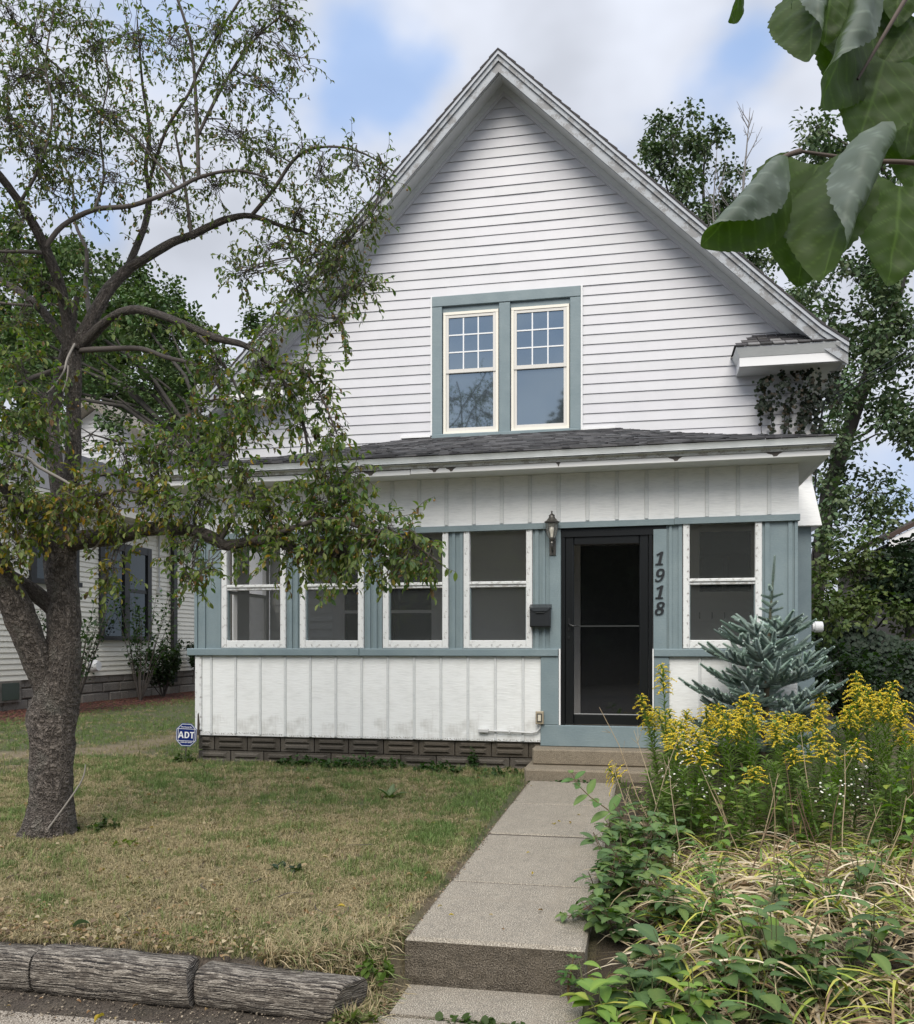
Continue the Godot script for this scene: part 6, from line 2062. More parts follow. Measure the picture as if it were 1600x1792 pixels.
func wall_things() -> void:
	# house number
	var num := thing("house_number", "black slanted numerals 1918 fixed down the blue board beside the door", "house number", Vector3(0.158, 2.27, 0.036))
	var ys := [2.54, 2.365, 2.19, 2.02]
	for k in 4:
		var d := letters("1918"[k], "Droid Serif", 700, 0.135, 0.012, 0.22, 1.0)
		part("digit", d, M.black_metal, num, Transform3D(Basis(), Vector3(0.0, ys[k] - 2.27, 0.0)))
	# mailbox
	var mb := thing("mailbox", "small black wall mailbox hung between the window and the door", "mailbox", Vector3(-1.08, 1.83, 0.03))
	var b := MB.new()
	var prof := [Vector2(0.0, 0.0), Vector2(0.075, 0.0), Vector2(0.085, 0.012), Vector2(0.085, 0.19), Vector2(0.0, 0.235)]
	for k in prof.size():
		var p: Vector2 = prof[k]
		var q: Vector2 = prof[(k + 1) % prof.size()]
		b.quad(Vector3(-0.108, p.y, p.x), Vector3(0.108, p.y, p.x), Vector3(0.108, q.y, q.x), Vector3(-0.108, q.y, q.x))
	for sx in [-0.108, 0.108]:
		var c0 := Vector3(sx, 0.1, 0.04)
		for k in prof.size():
			var p: Vector2 = prof[k]
			var q: Vector2 = prof[(k + 1) % prof.size()]
			if sx < 0.0:
				b.tri(c0, Vector3(sx, p.y, p.x), Vector3(sx, q.y, q.x))
			else:
				b.tri(c0, Vector3(sx, q.y, q.x), Vector3(sx, p.y, p.x))
	part("body", b.mesh(), M.black_metal, mb)
	var lid := MB.new()
	lid.quad(Vector3(-0.114, 0.205, 0.094), Vector3(0.114, 0.205, 0.094), Vector3(0.114, 0.243, 0.0), Vector3(-0.114, 0.243, 0.0))
	lid.quad(Vector3(-0.07, 0.166, 0.097), Vector3(0.07, 0.166, 0.097), Vector3(0.114, 0.205, 0.094), Vector3(-0.114, 0.205, 0.094))
	lid.quad(Vector3(-0.114, 0.199, 0.0), Vector3(-0.114, 0.199, 0.092), Vector3(-0.114, 0.205, 0.094), Vector3(-0.114, 0.243, 0.0))
	lid.quad(Vector3(0.114, 0.199, 0.092), Vector3(0.114, 0.199, 0.0), Vector3(0.114, 0.243, 0.0), Vector3(0.114, 0.205, 0.094))
	part("lid", lid.mesh(), flat(Color(0.025, 0.03, 0.034), 0.3), mb)
	boxpart("pull", Vector3(-0.045, 0.148, 0.088), Vector3(0.045, 0.157, 0.102), M.handle, mb)
	# coach lamp
	var lp := thing("wall_lantern", "pewter coach lantern with clear glass left of the door's top", "lantern", Vector3(-0.955, 2.56, 0.028))
	boxpart("back_plate", Vector3(-0.035, 0.03, -0.004), Vector3(0.035, 0.22, 0.012), M.pewter, lp, 0.006)
	var arm := MB.new()
	arm.tube([Vector3(0, 0.09, 0.012), Vector3(0, 0.075, 0.05), Vector3(0, 0.09, 0.085), Vector3(0, 0.13, 0.092), Vector3(0, 0.17, 0.09)], [0.012, 0.011, 0.012, 0.011, 0.012], 8)
	arm.lathe([Vector2(0.0, 0.0), Vector2(0.02, 0.01), Vector2(0.012, 0.03), Vector2(0.024, 0.045), Vector2(0.03, 0.06), Vector2(0.03, 0.068), Vector2(0.0, 0.068)], 12, Vector3(0, 0.14, 0.09))
	part("bracket", arm.mesh(), M.pewter, lp)
	var gl := MB.new()
	gl.lathe([Vector2(0.03, 0.0), Vector2(0.045, 0.03), Vector2(0.058, 0.09), Vector2(0.063, 0.15), Vector2(0.055, 0.165)], 6, Vector3(0, 0.208, 0.09), false)
	part("glass", gl.mesh(), M.globe, lp)
	var ribs := MB.new()
	for k in 6:
		var g := TAU * k / 6
		var o := Vector3(cos(g), 0, sin(g))
		var c0 := Vector3(0, 0.208, 0.09)
		ribs.tube([c0 + o * 0.031, c0 + o * 0.046 + Vector3(0, 0.03, 0), c0 + o * 0.059 + Vector3(0, 0.09, 0), c0 + o * 0.064 + Vector3(0, 0.15, 0)], [0.0032, 0.0032, 0.0032, 0.0032], 5)
	part("cage", ribs.mesh(), M.pewter, lp)
	var cap := MB.new()
	cap.lathe([Vector2(0.078, 0.0), Vector2(0.080, 0.012), Vector2(0.06, 0.022), Vector2(0.034, 0.055), Vector2(0.03, 0.075), Vector2(0.034, 0.08), Vector2(0.012, 0.095), Vector2(0.006, 0.105), Vector2(0.011, 0.117), Vector2(0.0, 0.13)], 12, Vector3(0, 0.366, 0.09))
	cap.lathe([Vector2(0.0, 0.001), Vector2(0.078, 0.0)], 12, Vector3(0, 0.366, 0.09))
	part("cap", cap.mesh(), M.pewter, lp)
	var bulb := MB.new()
	bulb.lathe([Vector2(0.0, 0.0), Vector2(0.014, 0.005), Vector2(0.016, 0.04), Vector2(0.022, 0.06), Vector2(0.028, 0.085), Vector2(0.02, 0.11), Vector2(0.0, 0.118)], 12, Vector3(0, 0.21, 0.09))
	part("bulb", bulb.mesh(), flat(Color(0.75, 0.72, 0.62), 0.3), lp)
	# outlet box with its conduit
	var ob := thing("outlet_box", "weathered outlet box with bent grey conduit low on the white skirt", "outlet", Vector3(-1.09, 0.80, 0.03))
	boxpart("box", Vector3(-0.042, 0.0, 0.0), Vector3(0.042, 0.135, 0.05), M.beige, ob, 0.006)
	boxpart("cover", Vector3(-0.028, 0.022, 0.0505), Vector3(0.028, 0.113, 0.056), M.pewter, ob)
	boxpart("socket", Vector3(-0.016, 0.035, 0.0565), Vector3(0.016, 0.10, 0.060), flat(Color(0.62, 0.58, 0.47), 0.5), ob)
	var cd := MB.new()
	cd.tube([Vector3(0.005, 0.0, 0.0), Vector3(0.0, -0.045, 0.0), Vector3(-0.03, -0.085, 0.0), Vector3(-0.09, -0.10, 0.0), Vector3(-0.30, -0.092, 0.0), Vector3(-0.56, -0.086, 0.0)], [0.011, 0.011, 0.011, 0.011, 0.011, 0.011], 8)
	part("conduit", cd.mesh(), M.grey_pipe, ob)
	boxpart("conduit_body", Vector3(-0.665, -0.105, -0.02), Vector3(-0.555, -0.066, 0.022), M.grey_pipe, ob, 0.005)
	boxpart("strap", Vector3(-0.335, -0.11, -0.02), Vector3(-0.32, -0.075, 0.014), M.grey_pipe, ob)
	# vent pipe on the right side wall
	var vp := MB.new()
	vp.lathe([Vector2(0.0, 0.125), Vector2(0.055, 0.125), Vector2(0.066, 0.118), Vector2(0.068, 0.03), Vector2(0.056, 0.028), Vector2(0.056, 0.0)], 18, Vector3.ZERO)
	single("vent_cap", vp.mesh(), M.white_plain, "short white vent pipe poking from the blue side wall above the spruce", "vent", Transform3D(Basis(Vector3.BACK, -PI / 2), Vector3(2.015, 1.86, -2.12)))
	# yard sign
	var sg := thing("yard_sign", "blue octagonal ADT security sign on a thin stake by the porch corner", "sign", Vector3(-5.13, 0.28, 0.16))
	sg.rotation = Vector3(0.0, 0.16, -0.045)
	var st := MB.new()
	st.tube([Vector3(0, -0.08, -0.006), Vector3(0, 0.47, -0.006)], [0.006, 0.006], 6)
	st.lathe([Vector2(0.012, 0.0), Vector2(0.012, 0.012), Vector2(0.0, 0.016)], 8, Vector3(0, 0.465, -0.006))
	part("stake", st.mesh(), M.pewter, sg)
	var cy := 0.335
	var oct := func(k: float) -> Array:
		var r := []
		for p in [[-0.055, -0.13], [0.055, -0.13], [0.118, -0.065], [0.118, 0.065], [0.055, 0.13], [-0.055, 0.13], [-0.118, 0.065], [-0.118, -0.065]]:
			r.append(Vector2(p[0] * k, cy + p[1] * k))
		return r
	var pl := MB.new()
	pl.prism(oct.call(1.0), 0.0, 0.006)
	part("plate", pl.mesh(), flat(Color(0.05, 0.09, 0.26), 0.4), sg)
	var rim := MB.new()
	rim.prism(oct.call(0.95), 0.0061, 0.0067)
	part("rim", rim.mesh(), M.sign_white, sg)
	var fld := MB.new()
	fld.prism(oct.call(0.91), 0.0068, 0.0074)
	part("field", fld.mesh(), M.blue_sign, sg)
	var bars := MB.new()
	bars.box(Vector3(-0.098, cy + 0.066, 0.0075), Vector3(0.098, cy + 0.071, 0.0081))
	bars.box(Vector3(-0.098, cy - 0.071, 0.0075), Vector3(0.098, cy - 0.066, 0.0081))
	bars.box(Vector3(-0.094, cy - 0.065, 0.0075), Vector3(-0.090, cy + 0.065, 0.0081))
	bars.box(Vector3(0.090, cy - 0.065, 0.0075), Vector3(0.094, cy + 0.065, 0.0081))
	part("lines", bars.mesh(), M.sign_white, sg)
	part("lettering", letters("ADT", "Droid Sans", 700, 0.074, 0.0012, 0.0, 0.98), M.sign_white, sg, Transform3D(Basis(), Vector3(0, cy, 0.0076)))
	part("small_lettering", letters("Monitored By", "Droid Sans", 700, 0.019, 0.0008, 0.0), M.sign_white, sg, Transform3D(Basis(), Vector3(0, cy + 0.088, 0.0076)))
	part("small_lettering", letters("1-800-ADT-ASAP", "Droid Sans", 700, 0.014, 0.0008, 0.0), M.sign_white, sg, Transform3D(Basis(), Vector3(0, cy - 0.085, 0.0076)))
	# service wires from the eave corner to a pole out of view
	var w0 := Vector3(2.10, 4.55, -1.80)
	var w1 := Vector3(9.5, 9.4, 4.0)
	var cb := MB.new()
	for q in 2:
		var pts := []
		var rs := []
		for k in 15:
			var t := k / 14.0
			pts.append((w0 + Vector3(0, -0.05 * q, 0)).lerp(w1, t) + Vector3(0, -0.45 * sin(PI * t) - 0.10 * q * sin(PI * t), 0))
			rs.append(0.0065)
		cb.tube(pts, rs, 6)
	cb.tube([w0, Vector3(2.06, 4.2, -1.95), Vector3(2.02, 3.4, -2.0)], [0.012, 0.012, 0.012], 6)
	single("service_wire", cb.mesh(), M.black_metal, "dark service wires running up from the right eave corner", "wire")


# ============================ spruce ========================================
func spruce() -> void:
	rng.seed = 70
	var base := Vector3(1.12, 0.27, 0.62)
	var t := thing("spruce", "young blue-green spruce with a bare leader in front of the right porch window", "spruce", base)
	var needle := MB.new()
	var n := 300
	for k in n:
		var f := float(k) / n
		var y := f * 0.97
		var a := k * 2.39996
		var o := Vector3(cos(a), 0, sin(a))
		var d := (o + Vector3(0, 0.75 + 0.9 * f * f, 0)).normalized()
		var l := 0.125 * (1.0 - 0.25 * f) * rng.randf_range(0.85, 1.15)
		var p := Vector3(0, y, 0)
		var sd := d.cross(o).normalized() * 0.017
		var s := rng.randf_range(0.95, 1.35)
		needle.col = Color(0.30 * s, 0.385 * s, 0.34 * s)
		needle.quad(p - sd, p + sd, p + d * l + sd * 0.35, p + d * l - sd * 0.35)
	needle.col = Color(0.10, 0.075, 0.05)
	needle.tube([Vector3.ZERO, Vector3(0, 0.5, 0), Vector3(0, 1.0, 0)], [0.02, 0.016, 0.01], 5)
	var shoot := needle.mesh()
	var tr := MB.new()
	tr.tube([Vector3(0, -0.02, 0), Vector3(0.01, 0.6, 0), Vector3(0.03, 1.2, 0.0), Vector3(0.05, 1.6, 0.0), Vector3(0.09, 2.14, 0.0)], [0.04, 0.032, 0.022, 0.014, 0.005], 8)
	part("trunk", tr.mesh(), flat(Color(0.12, 0.095, 0.06), 0.9), t)
	var xs := []
	var cs := []
	var put := func(p: Vector3, d: Vector3, l: float) -> void:
		xs.append(Transform3D(frame(d, rv()) * Basis.from_scale(Vector3(0.23, l * 1.2, 0.23)), p))
		var s := rng.randf_range(0.8, 1.2)
		cs.append(Color(s, s * rng.randf_range(0.95, 1.05), s))
	# the leader
	for k in 3:
		put.call(Vector3(0.05, 1.6, 0).lerp(Vector3(0.09, 2.15, 0), k / 3.0), Vector3(0.04, 0.55, 0), 0.21)
	var tiers := [[1.86, 0.13, 4], [1.72, 0.17, 5], [1.60, 0.14, 5], [1.46, 0.50, 7], [1.30, 0.55, 6], [1.15, 0.70, 8], [0.98, 0.72, 8], [0.80, 0.85, 8], [0.62, 0.85, 8], [0.42, 0.85, 8]]
	for q in tiers:
		var y: float = q[0]
		var r: float = q[1]
		var off := rng.randf() * TAU
		for k in q[2]:
			var a: float = off + TAU * k / q[2] + rng.randf_range(-0.25, 0.25)
			var o := Vector3(cos(a), 0, sin(a))
			var l := r * rng.randf_range(0.58, 0.84)
			var root := Vector3(0.02 + 0.02 * y, y + rng.randf_range(-0.05, 0.05), 0)
			if r < 0.2:
				put.call(root, (o + Vector3(0, 0.35, 0)).normalized(), l)
				continue
			var b := MB.new()
			var pts := []
			var m := int(l / 0.085)
			for i in m + 1:
				var f := float(i) / m
				pts.append(root + o * l * f + Vector3(0, l * (0.30 * f * f - 0.04 * f), 0))
			b.tube(pts, range(m + 1).map(func(i): return lerpf(0.012, 0.003, float(i) / m)), 5)
			part("branch", b.mesh(), M.twig, t)
			for i in range(0, m):
				var f := float(i) / m
				var d: Vector3 = (pts[i + 1] - pts[i]).normalized()
				put.call(pts[i], d, 0.14)
				if f > 0.2:
					for sgn in [-1.0, 1.0]:
						var sd: Vector3 = (d * 0.75 + d.cross(Vector3.UP).normalized() * sgn * 0.8 + Vector3(0, rng.randf_range(0.0, 0.3), 0)).normalized()
						put.call(pts[i], sd, lerpf(0.30, 0.14, f) * rng.randf_range(0.7, 1.1))
						if rng.randf() < 0.6:
							put.call(pts[i] + sd * 0.07, (sd + d * 0.7 + Vector3(0, 0.1, 0)).normalized(), 0.13)
			put.call(pts[m], (pts[m] - pts[m - 1]).normalized() + Vector3(0, 0.2, 0), 0.13)
	many("needles", shoot, M.needle, xs, cs, t)


# ============================ flower bed ====================================
func goldenrod_meshes(sd: int, h: float, plume: float) -> Array:
	rng.seed = sd
	var stem := MB.new()
	var lean := Vector3(rng.randf_range(-0.10, 0.10), 0, rng.randf_range(-0.05, 0.12))
	var pts := []
	for k in 7:
		var f := k / 6.0
		pts.append(Vector3(0, h * f, 0) + lean * f * f)
	stem.tube(pts, [0.0045, 0.0043, 0.004, 0.0036, 0.003, 0.0025, 0.0015], 5)
	var lv := MB.new()
	var lm := leaf_mesh(0.125, 0.026, 5, 0.25, 0.9, 0.85, 0.0, Color(1, 1, 1), Color(1.25, 1.2, 1.1))
	var n := int(h * 104)
	for k in n:
		var f := pow(float(k) / n, 0.85) * 0.94 + 0.03
		var p: Vector3 = pts[mini(int(f * 6), 5)].lerp(pts[mini(int(f * 6) + 1, 6)], f * 6 - int(f * 6))
		var a := k * 2.39996 + rng.randf() * 0.5
		var d := Vector3(cos(a), lerpf(0.35, 1.0, f) + rng.randf_range(-0.4, 0.3), sin(a))
		var s := rng.randf_range(0.7, 1.15) * (1.0 - 0.40 * f)
		var v := rng.randf_range(0.75, 1.25)
		var c := Color(0.165 * v, 0.240 * v, 0.060 * v)
		if f < 0.2 and rng.randf() < 0.3:
			c = Color(0.16 * v, 0.13 * v, 0.05 * v)
		lv.add(lm, Transform3D(frame(d, Vector3.UP).scaled(Vector3.ONE * s), p), c)
	var fl := MB.new()
	var m := 19
	for k in m:
		var f := float(k) / m
		var y0 := lerpf(0.80, 1.0, f)
		var p: Vector3 = pts[mini(int(y0 * 6), 5)].lerp(pts[6], clampf((y0 * 6 - int(y0 * 6)), 0, 1) if y0 * 6 >= 5 else 0.0)
		if y0 * 6 < 5:
			p = pts[4].lerp(pts[5], y0 * 6 - 4)
		var a := k * 2.39996
		var l: float = plume * lerpf(1.0, 0.4, f) * rng.randf_range(0.6, 1.15)
		var o := Vector3(cos(a), 0.0, sin(a))
		var arc := []
		for i in 6:
			var u := i / 5.0
			arc.append(p + o * l * u + Vector3(0, l * (0.72 * u - 0.80 * u * u), 0))
		fl.col = Color(0.20, 0.20, 0.03)
		fl.tube(arc, [0.0018, 0.0016, 0.0014, 0.0012, 0.001, 0.0008], 3, 1.0, false)
		var q := int(l / 0.0040)
		for i in q:
			var u := 0.18 + 0.82 * (i + rng.randf()) / q
			var idx := mini(int(u * 5), 4)
			var c: Vector3 = arc[idx].lerp(arc[idx + 1], u * 5 - idx)
			c += Vector3(rng.randf_range(-1, 1), rng.randf_range(0.0, 1.4), rng.randf_range(-1, 1)) * 0.006
			var v := rng.randf_range(0.75, 1.2)
			fl.col = Color(0.80 * v, 0.60 * v, 0.04)
			if rng.randf() < 0.30:
				fl.col = Color(0.56 * v, 0.52 * v, 0.09)
			var r := rng.randf_range(0.004, 0.0066)
			var ax := rv().normalized() * r
			var ay := ax.cross(rv()).normalized() * r
			var az := ax.cross(ay).normalized() * r
			fl.tri(c + ax, c + ay, c + az)
			fl.tri(c - ax, c + az, c + ay)
			fl.tri(c + ax, c + az, c - ay)
			fl.tri(c - ax, c - ay, c + az)
	return [stem.mesh(), lv.mesh(), fl.mesh()]


func flower_bed() -> void:
	var kinds := []
	for k in 7:
		kinds.append(goldenrod_meshes(500 + k, 1.0, 0.125 + 0.02 * (k % 3)))
	rng.seed = 33
	var stem_mat := flat(Color(0.10, 0.11, 0.04), 0.7)
	var plant := func(at: Vector3, h: float, k: int, yaw: float, lean: Vector2, label: String, group: String, bloom := true) -> void:
		var t := thing("goldenrod", label, "goldenrod", at, group)
		t.rotation = Vector3(lean.y, yaw, -lean.x)
		t.scale = Vector3(1.0, h, 1.0) * 1.0
		part("stem", kinds[k][0], stem_mat, t)
		part("leaves", kinds[k][1], M.leaf, t)
		if bloom:
			part("plume", kinds[k][2], M.petal, t)
	plant.call(Vector3(0.20, 0.28, 2.35), 1.22, 0, 0.4, Vector2(-0.05, 0.0), "tallest goldenrod at the left, rising before the storm door's hinge side", "")
	plant.call(Vector3(0.18, 0.28, 2.6), 0.62, 1, 0.0, Vector2(-0.95, 0.25), "goldenrod bent far out over the walk by the steps", "")
	plant.call(Vector3(0.16, 0.28, 2.2), 0.98, 3, 0.0, Vector2(-0.16, 0.0), "goldenrod with a narrow plume close beside the steps", "")
	var made := []
	var tries := 0
	while made.size() < 165 and tries < 12000:
		tries += 1
		var x := rng.randf_range(0.12, 3.1)
		var z := rng.randf_range(1.15, 3.55)
		if z > 3.55 - 0.12 * absf(x - 1.0) and x > 2.4:
			continue
		var ok := true
		for p in made:
			if (p - Vector2(x, z)).length() < 0.118:
				ok = false
		if not ok:
			continue
		made.append(Vector2(x, z))
		# two taller crowds with a dip between them, shorter towards the walk
		var h := 0.74 + 0.10 * exp(-pow((x - 0.22) / 0.12, 2.0)) + 0.22 * exp(-pow((x - 0.85) / 0.3, 2.0)) + 0.30 * exp(-pow((x - 1.72) / 0.32, 2.0)) - 0.10 * smoothstep(2.2, 2.8, x) - 0.14 * smoothstep(2.6, 3.5, z)
		h *= rng.randf_range(0.74, 1.13)
		if z > 2.55 and rng.randf() < 0.68 or rng.randf() < 0.18:
			plant.call(Vector3(x, gy(x, z) - 0.02, z), h * rng.randf_range(0.7, 0.9), rng.randi() % 7, rng.randf() * TAU, Vector2(rng.randf_range(-0.26, 0.26), rng.randf_range(-0.08, 0.3)), "leafy goldenrod shoot still without flowers in the bed", "goldenrod shoots without flowers", false)
			continue
		plant.call(Vector3(x, gy(x, z) - 0.02, z), h, rng.randi() % 7, rng.randf() * TAU, Vector2(rng.randf_range(-0.2, 0.2), rng.randf_range(-0.08, 0.24)), "goldenrod topped with arching yellow plumes, one of the crowd in the bed", "goldenrod crowding the flower bed")
	# white asters
	var flower := MB.new()
	flower.col = Color(0.8, 0.81, 0.78)
	for k in 12:
		var a := TAU * k / 12
		var d := Vector3(cos(a), 0.25, sin(a)) * 0.0065
		var s := Vector3(-sin(a), 0, cos(a)) * 0.0018
		flower.quad(-s * 0.3, d - s, d * 1.1, d + s)
	flower.col = Color(0.55, 0.40, 0.05)
	flower.lathe([Vector2(0.003, 0.0), Vector2(0.0, 0.003)], 6, Vector3.ZERO)
	var fmesh := flower.mesh()
	var fm := leaf_mesh(0.06, 0.012, 4, 0.2, 0.6, 0.9, 0.0, Color.WHITE, Color.WHITE)
	for s in [[0.26, 2.75, 0.62], [0.40, 2.95, 0.66], [1.42, 3.05, 0.6], [2.05, 3.1, 0.7], [2.2, 2.8, 0.8], [1.2, 3.3, 0.45], [0.3, 3.3, 0.5]]:
		var at := Vector3(s[0], gy(s[0], s[1]) - 0.01, s[1])
		var t := thing("white_aster", "wild aster with a spray of tiny white flowers among the goldenrod", "aster", at, "white asters in the flower bed")
		var stm := MB.new()
		var xs := []
		var cols := []
		var lv := MB.new()
		for k in 9:
			var p0 := Vector3(0, s[2] * rng.randf_range(0.35, 0.8), 0)
			var d := Vector3(rng.randf_range(-1, 1), rng.randf_range(0.9, 1.8), rng.randf_range(-1, 1)).normalized()
			var l := rng.randf_range(0.15, 0.3)
			stm.tube([p0, p0 + d * l * 0.5 + Vector3(0, 0.01, 0), p0 + d * l], [0.0018, 0.0014, 0.001], 4)
			for q in 4:
				var e := p0 + d * l * rng.randf_range(0.5, 1.0) + rv() * 0.035
				xs.append(Transform3D(frame(Vector3(rng.randf_range(-0.5, 0.5), 1, rng.randf_range(-0.2, 0.9)), rv()), e))
				stm.tube([p0 + d * l * 0.6, e], [0.001, 0.0008], 3)
			for q in 8:
				lv.add(fm, Transform3D(frame(rv() + Vector3(0, 0.3, 0), Vector3.UP).scaled(Vector3.ONE * rng.randf_range(0.5, 1.0)), p0 + d * l * rng.randf()), Color(0.065, 0.11, 0.04))
		stm.tube([Vector3.ZERO, Vector3(0, s[2] * 0.85, 0)], [0.003, 0.002], 5)
		part("stem", stm.mesh(), stem_mat, t)
		part("leaves", lv.mesh(), M.leaf, t)
		many("flowers", fmesh, M.petal, xs, [], t)
	# bare dry stalks left from last year
	for k in 26:
		var x := rng.randf_range(-0.02, 2.0)
		var z := rng.randf_range(2.9, 4.9)
		var h := rng.randf_range(0.45, 0.95)
		var d := Vector3(rng.randf_range(-0.45, 0.35), 1.0, rng.randf_range(-0.25, 0.3))
		if k < 3:
			x = 0.10 + 0.07 * k
			z = 3.1 + 0.3 * k
			h = 0.95 - 0.12 * k
			d = Vector3(-0.45 + 0.16 * k, 1.0, -0.2 + 0.15 * k)
		var b := MB.new()
		var c := Color(0.30, 0.225, 0.13).lerp(Color(0.42, 0.35, 0.23), rng.randf()) if rng.randf() < 0.75 else Color(0.15, 0.095, 0.06)
		b.col = c
		var e := d * h
		b.tube([Vector3.ZERO, e * 0.35 + rv() * 0.01, e * 0.7 + rv() * 0.015, e], [0.0042, 0.0038, 0.003, 0.0018], 5)
		for q in 3:
			var f := rng.randf_range(0.4, 0.95)
			b.tube([e * f, e * f + (d + rv() * 0.9).normalized() * rng.randf_range(0.05, 0.16)], [0.0018, 0.001], 4)
		single("dry_stalk", b.mesh(), M.tinted, "bare tan stalk standing dry among the bed's plants", "stalk", Transform3D(Basis(), Vector3(x, gy(x, z) - 0.01, z)), "dry stalks in the flower bed")


func ribbon(b: MB, p0: Vector3, dir: Vector3, l: float, w: float, bend: float, c: Color, twist: float) -> void:
	var n := 7
	var side := dir.cross(Vector3.UP).normalized()
	var p := p0
	var pitch := asin(clampf(dir.normalized().y, -1, 1))
	var flat_d := Vector3(dir.x, 0, dir.z).normalized()
	var prev := []
	for k in n + 1:
		var f := float(k) / n
		var ang := pitch - bend * f
		var d := flat_d * cos(ang) + Vector3.UP * sin(ang)
		var ww := w * (1.0 - pow(f, 2.5)) * (0.7 + 0.3 * minf(1.0, f * 5.0))
		var s := side.rotated(d, twist * f)
		var nn := s.cross(d).normalized()
		var row := [p - s * ww * 0.5, p + nn * ww * -0.14, p + s * ww * 0.5, nn]
		if k > 0:
			for q in 2:
				var i := b.v.size()
				b.v.append_array([prev[q], prev[q + 1], row[q + 1], row[q]])
				for j in 4:
					b.n.append(nn)
					b.c.append(c * (1.0 if q == 0 else 0.94))
					b.t.append(Vector2.ZERO)
				b.ix.append_array([i, i + 2, i + 1, i, i + 3, i + 2])
		prev = row
		p += d * l / n
		if p.y < 0.012:
			p.y = 0.012


func daylilies() -> void:
	rng.seed = 909
	var kinds := []
	for k in 6:
		var green := MB.new()
		var dry := MB.new()
		for q in 52:
			var a := rng.randf() * TAU
			var up := rng.randf_range(0.3, 1.7)
			var d := Vector3(cos(a), up, sin(a)).normalized()
			var s := rng.randf_range(0.8, 1.15)
			var c := Color(0.50 * s, 0.40 * s, 0.25 * s)
			var r := rng.randf()
			if r < 0.25:
				c = Color(0.66 * s, 0.57 * s, 0.42 * s)
			elif r < 0.45:
				c = Color(0.28 * s, 0.19 * s, 0.11 * s)
			ribbon(dry, Vector3(rng.randf_range(-0.07, 0.07), 0.01, rng.randf_range(-0.07, 0.07)), d, rng.randf_range(0.25, 0.55), rng.randf_range(0.007, 0.014), rng.randf_range(1.4, 3.2), c, rng.randf_range(-2.2, 2.2))
		for q in 16:
			var a := rng.randf() * TAU
			var d := Vector3(cos(a), rng.randf_range(0.5, 1.6), sin(a)).normalized()
			var s := rng.randf_range(0.8, 1.2)
			var c := Color(0.27 * s, 0.345 * s, 0.06 * s)
			if rng.randf() < 0.4:
				c = Color(0.44 * s, 0.43 * s, 0.09 * s)
			elif rng.randf() < 0.35:
				c = Color(0.15 * s, 0.25 * s, 0.06 * s)
			ribbon(green, Vector3(rng.randf_range(-0.05, 0.05), 0.01, rng.randf_range(-0.05, 0.05)), d, rng.randf_range(0.3, 0.56), rng.randf_range(0.010, 0.017), rng.randf_range(1.2, 2.3), c, rng.randf_range(-0.6, 0.6))
		kinds.append([dry.mesh(), green.mesh()])
	var n := 0
	var tries := 0
	var made := []
	while n < 76 and tries < 6000:
		tries += 1
		var x := rng.randf_range(0.02, 2.3)
		var z := rng.randf_range(3.35, 5.95)
		if x < 0.30 and z < 4.1:
			continue
		var ok := true
		for p in made:
			if (p - Vector2(x, z)).length() < 0.165:
				ok = false
		if not ok:
			continue
		made.append(Vector2(x, z))
		var k := rng.randi() % 6
		var t := thing("daylily_clump", "withering daylily clump with tan and yellow-green strap leaves in the bed", "daylily", Vector3(x, gy(x, z) - 0.01, z), "daylily clumps in the flower bed")
		t.rotation.y = rng.randf() * TAU
		t.scale = Vector3.ONE * rng.randf_range(0.95, 1.3)
		part("dry_leaves", kinds[k][0], M.grass, t)
		if rng.randf() < 0.78:
			part("green_leaves", kinds[k][1], M.grass, t)
		n += 1


# flattened straw between the clumps
func bed_straw() -> void:
	rng.seed = 313
	var kinds := []
	for k in 3:
		var b := MB.new()
		for q in 5:
			var a := rng.randf() * TAU
			ribbon(b, Vector3(rng.randf_range(-0.05, 0.05), rng.randf_range(0.01, 0.04), rng.randf_range(-0.05, 0.05)), Vector3(cos(a), rng.randf_range(-0.05, 0.5), sin(a)).normalized(), rng.randf_range(0.15, 0.34), rng.randf_range(0.005, 0.011), rng.randf_range(0.2, 1.6), Color.WHITE * rng.randf_range(0.7, 1.2), rng.randf_range(-2.5, 2.5))
		kinds.append(b.mesh())
	for k in 3:
		var xs := []
		var cs := []
		for q in 620:
			var x := rng.randf_range(-0.05, 2.6)
			var z := rng.randf_range(3.1, 6.1) if q > 150 else rng.randf_range(1.0, 3.2)
			xs.append(Transform3D(Basis(Vector3.UP, rng.randf() * TAU), Vector3(x, gy(x, z) + rng.randf_range(0.0, 0.05), z)))
			var v := rng.randf_range(0.6, 1.2)
			cs.append(Color(0.50 * v, 0.40 * v, 0.26 * v) if rng.randf() < 0.75 else Color(0.16 * v, 0.115 * v, 0.07 * v))
		many("bed_straw", kinds[k], M.grass, xs, cs).set_meta("label", "flattened dead straw covering the soil of the bed")


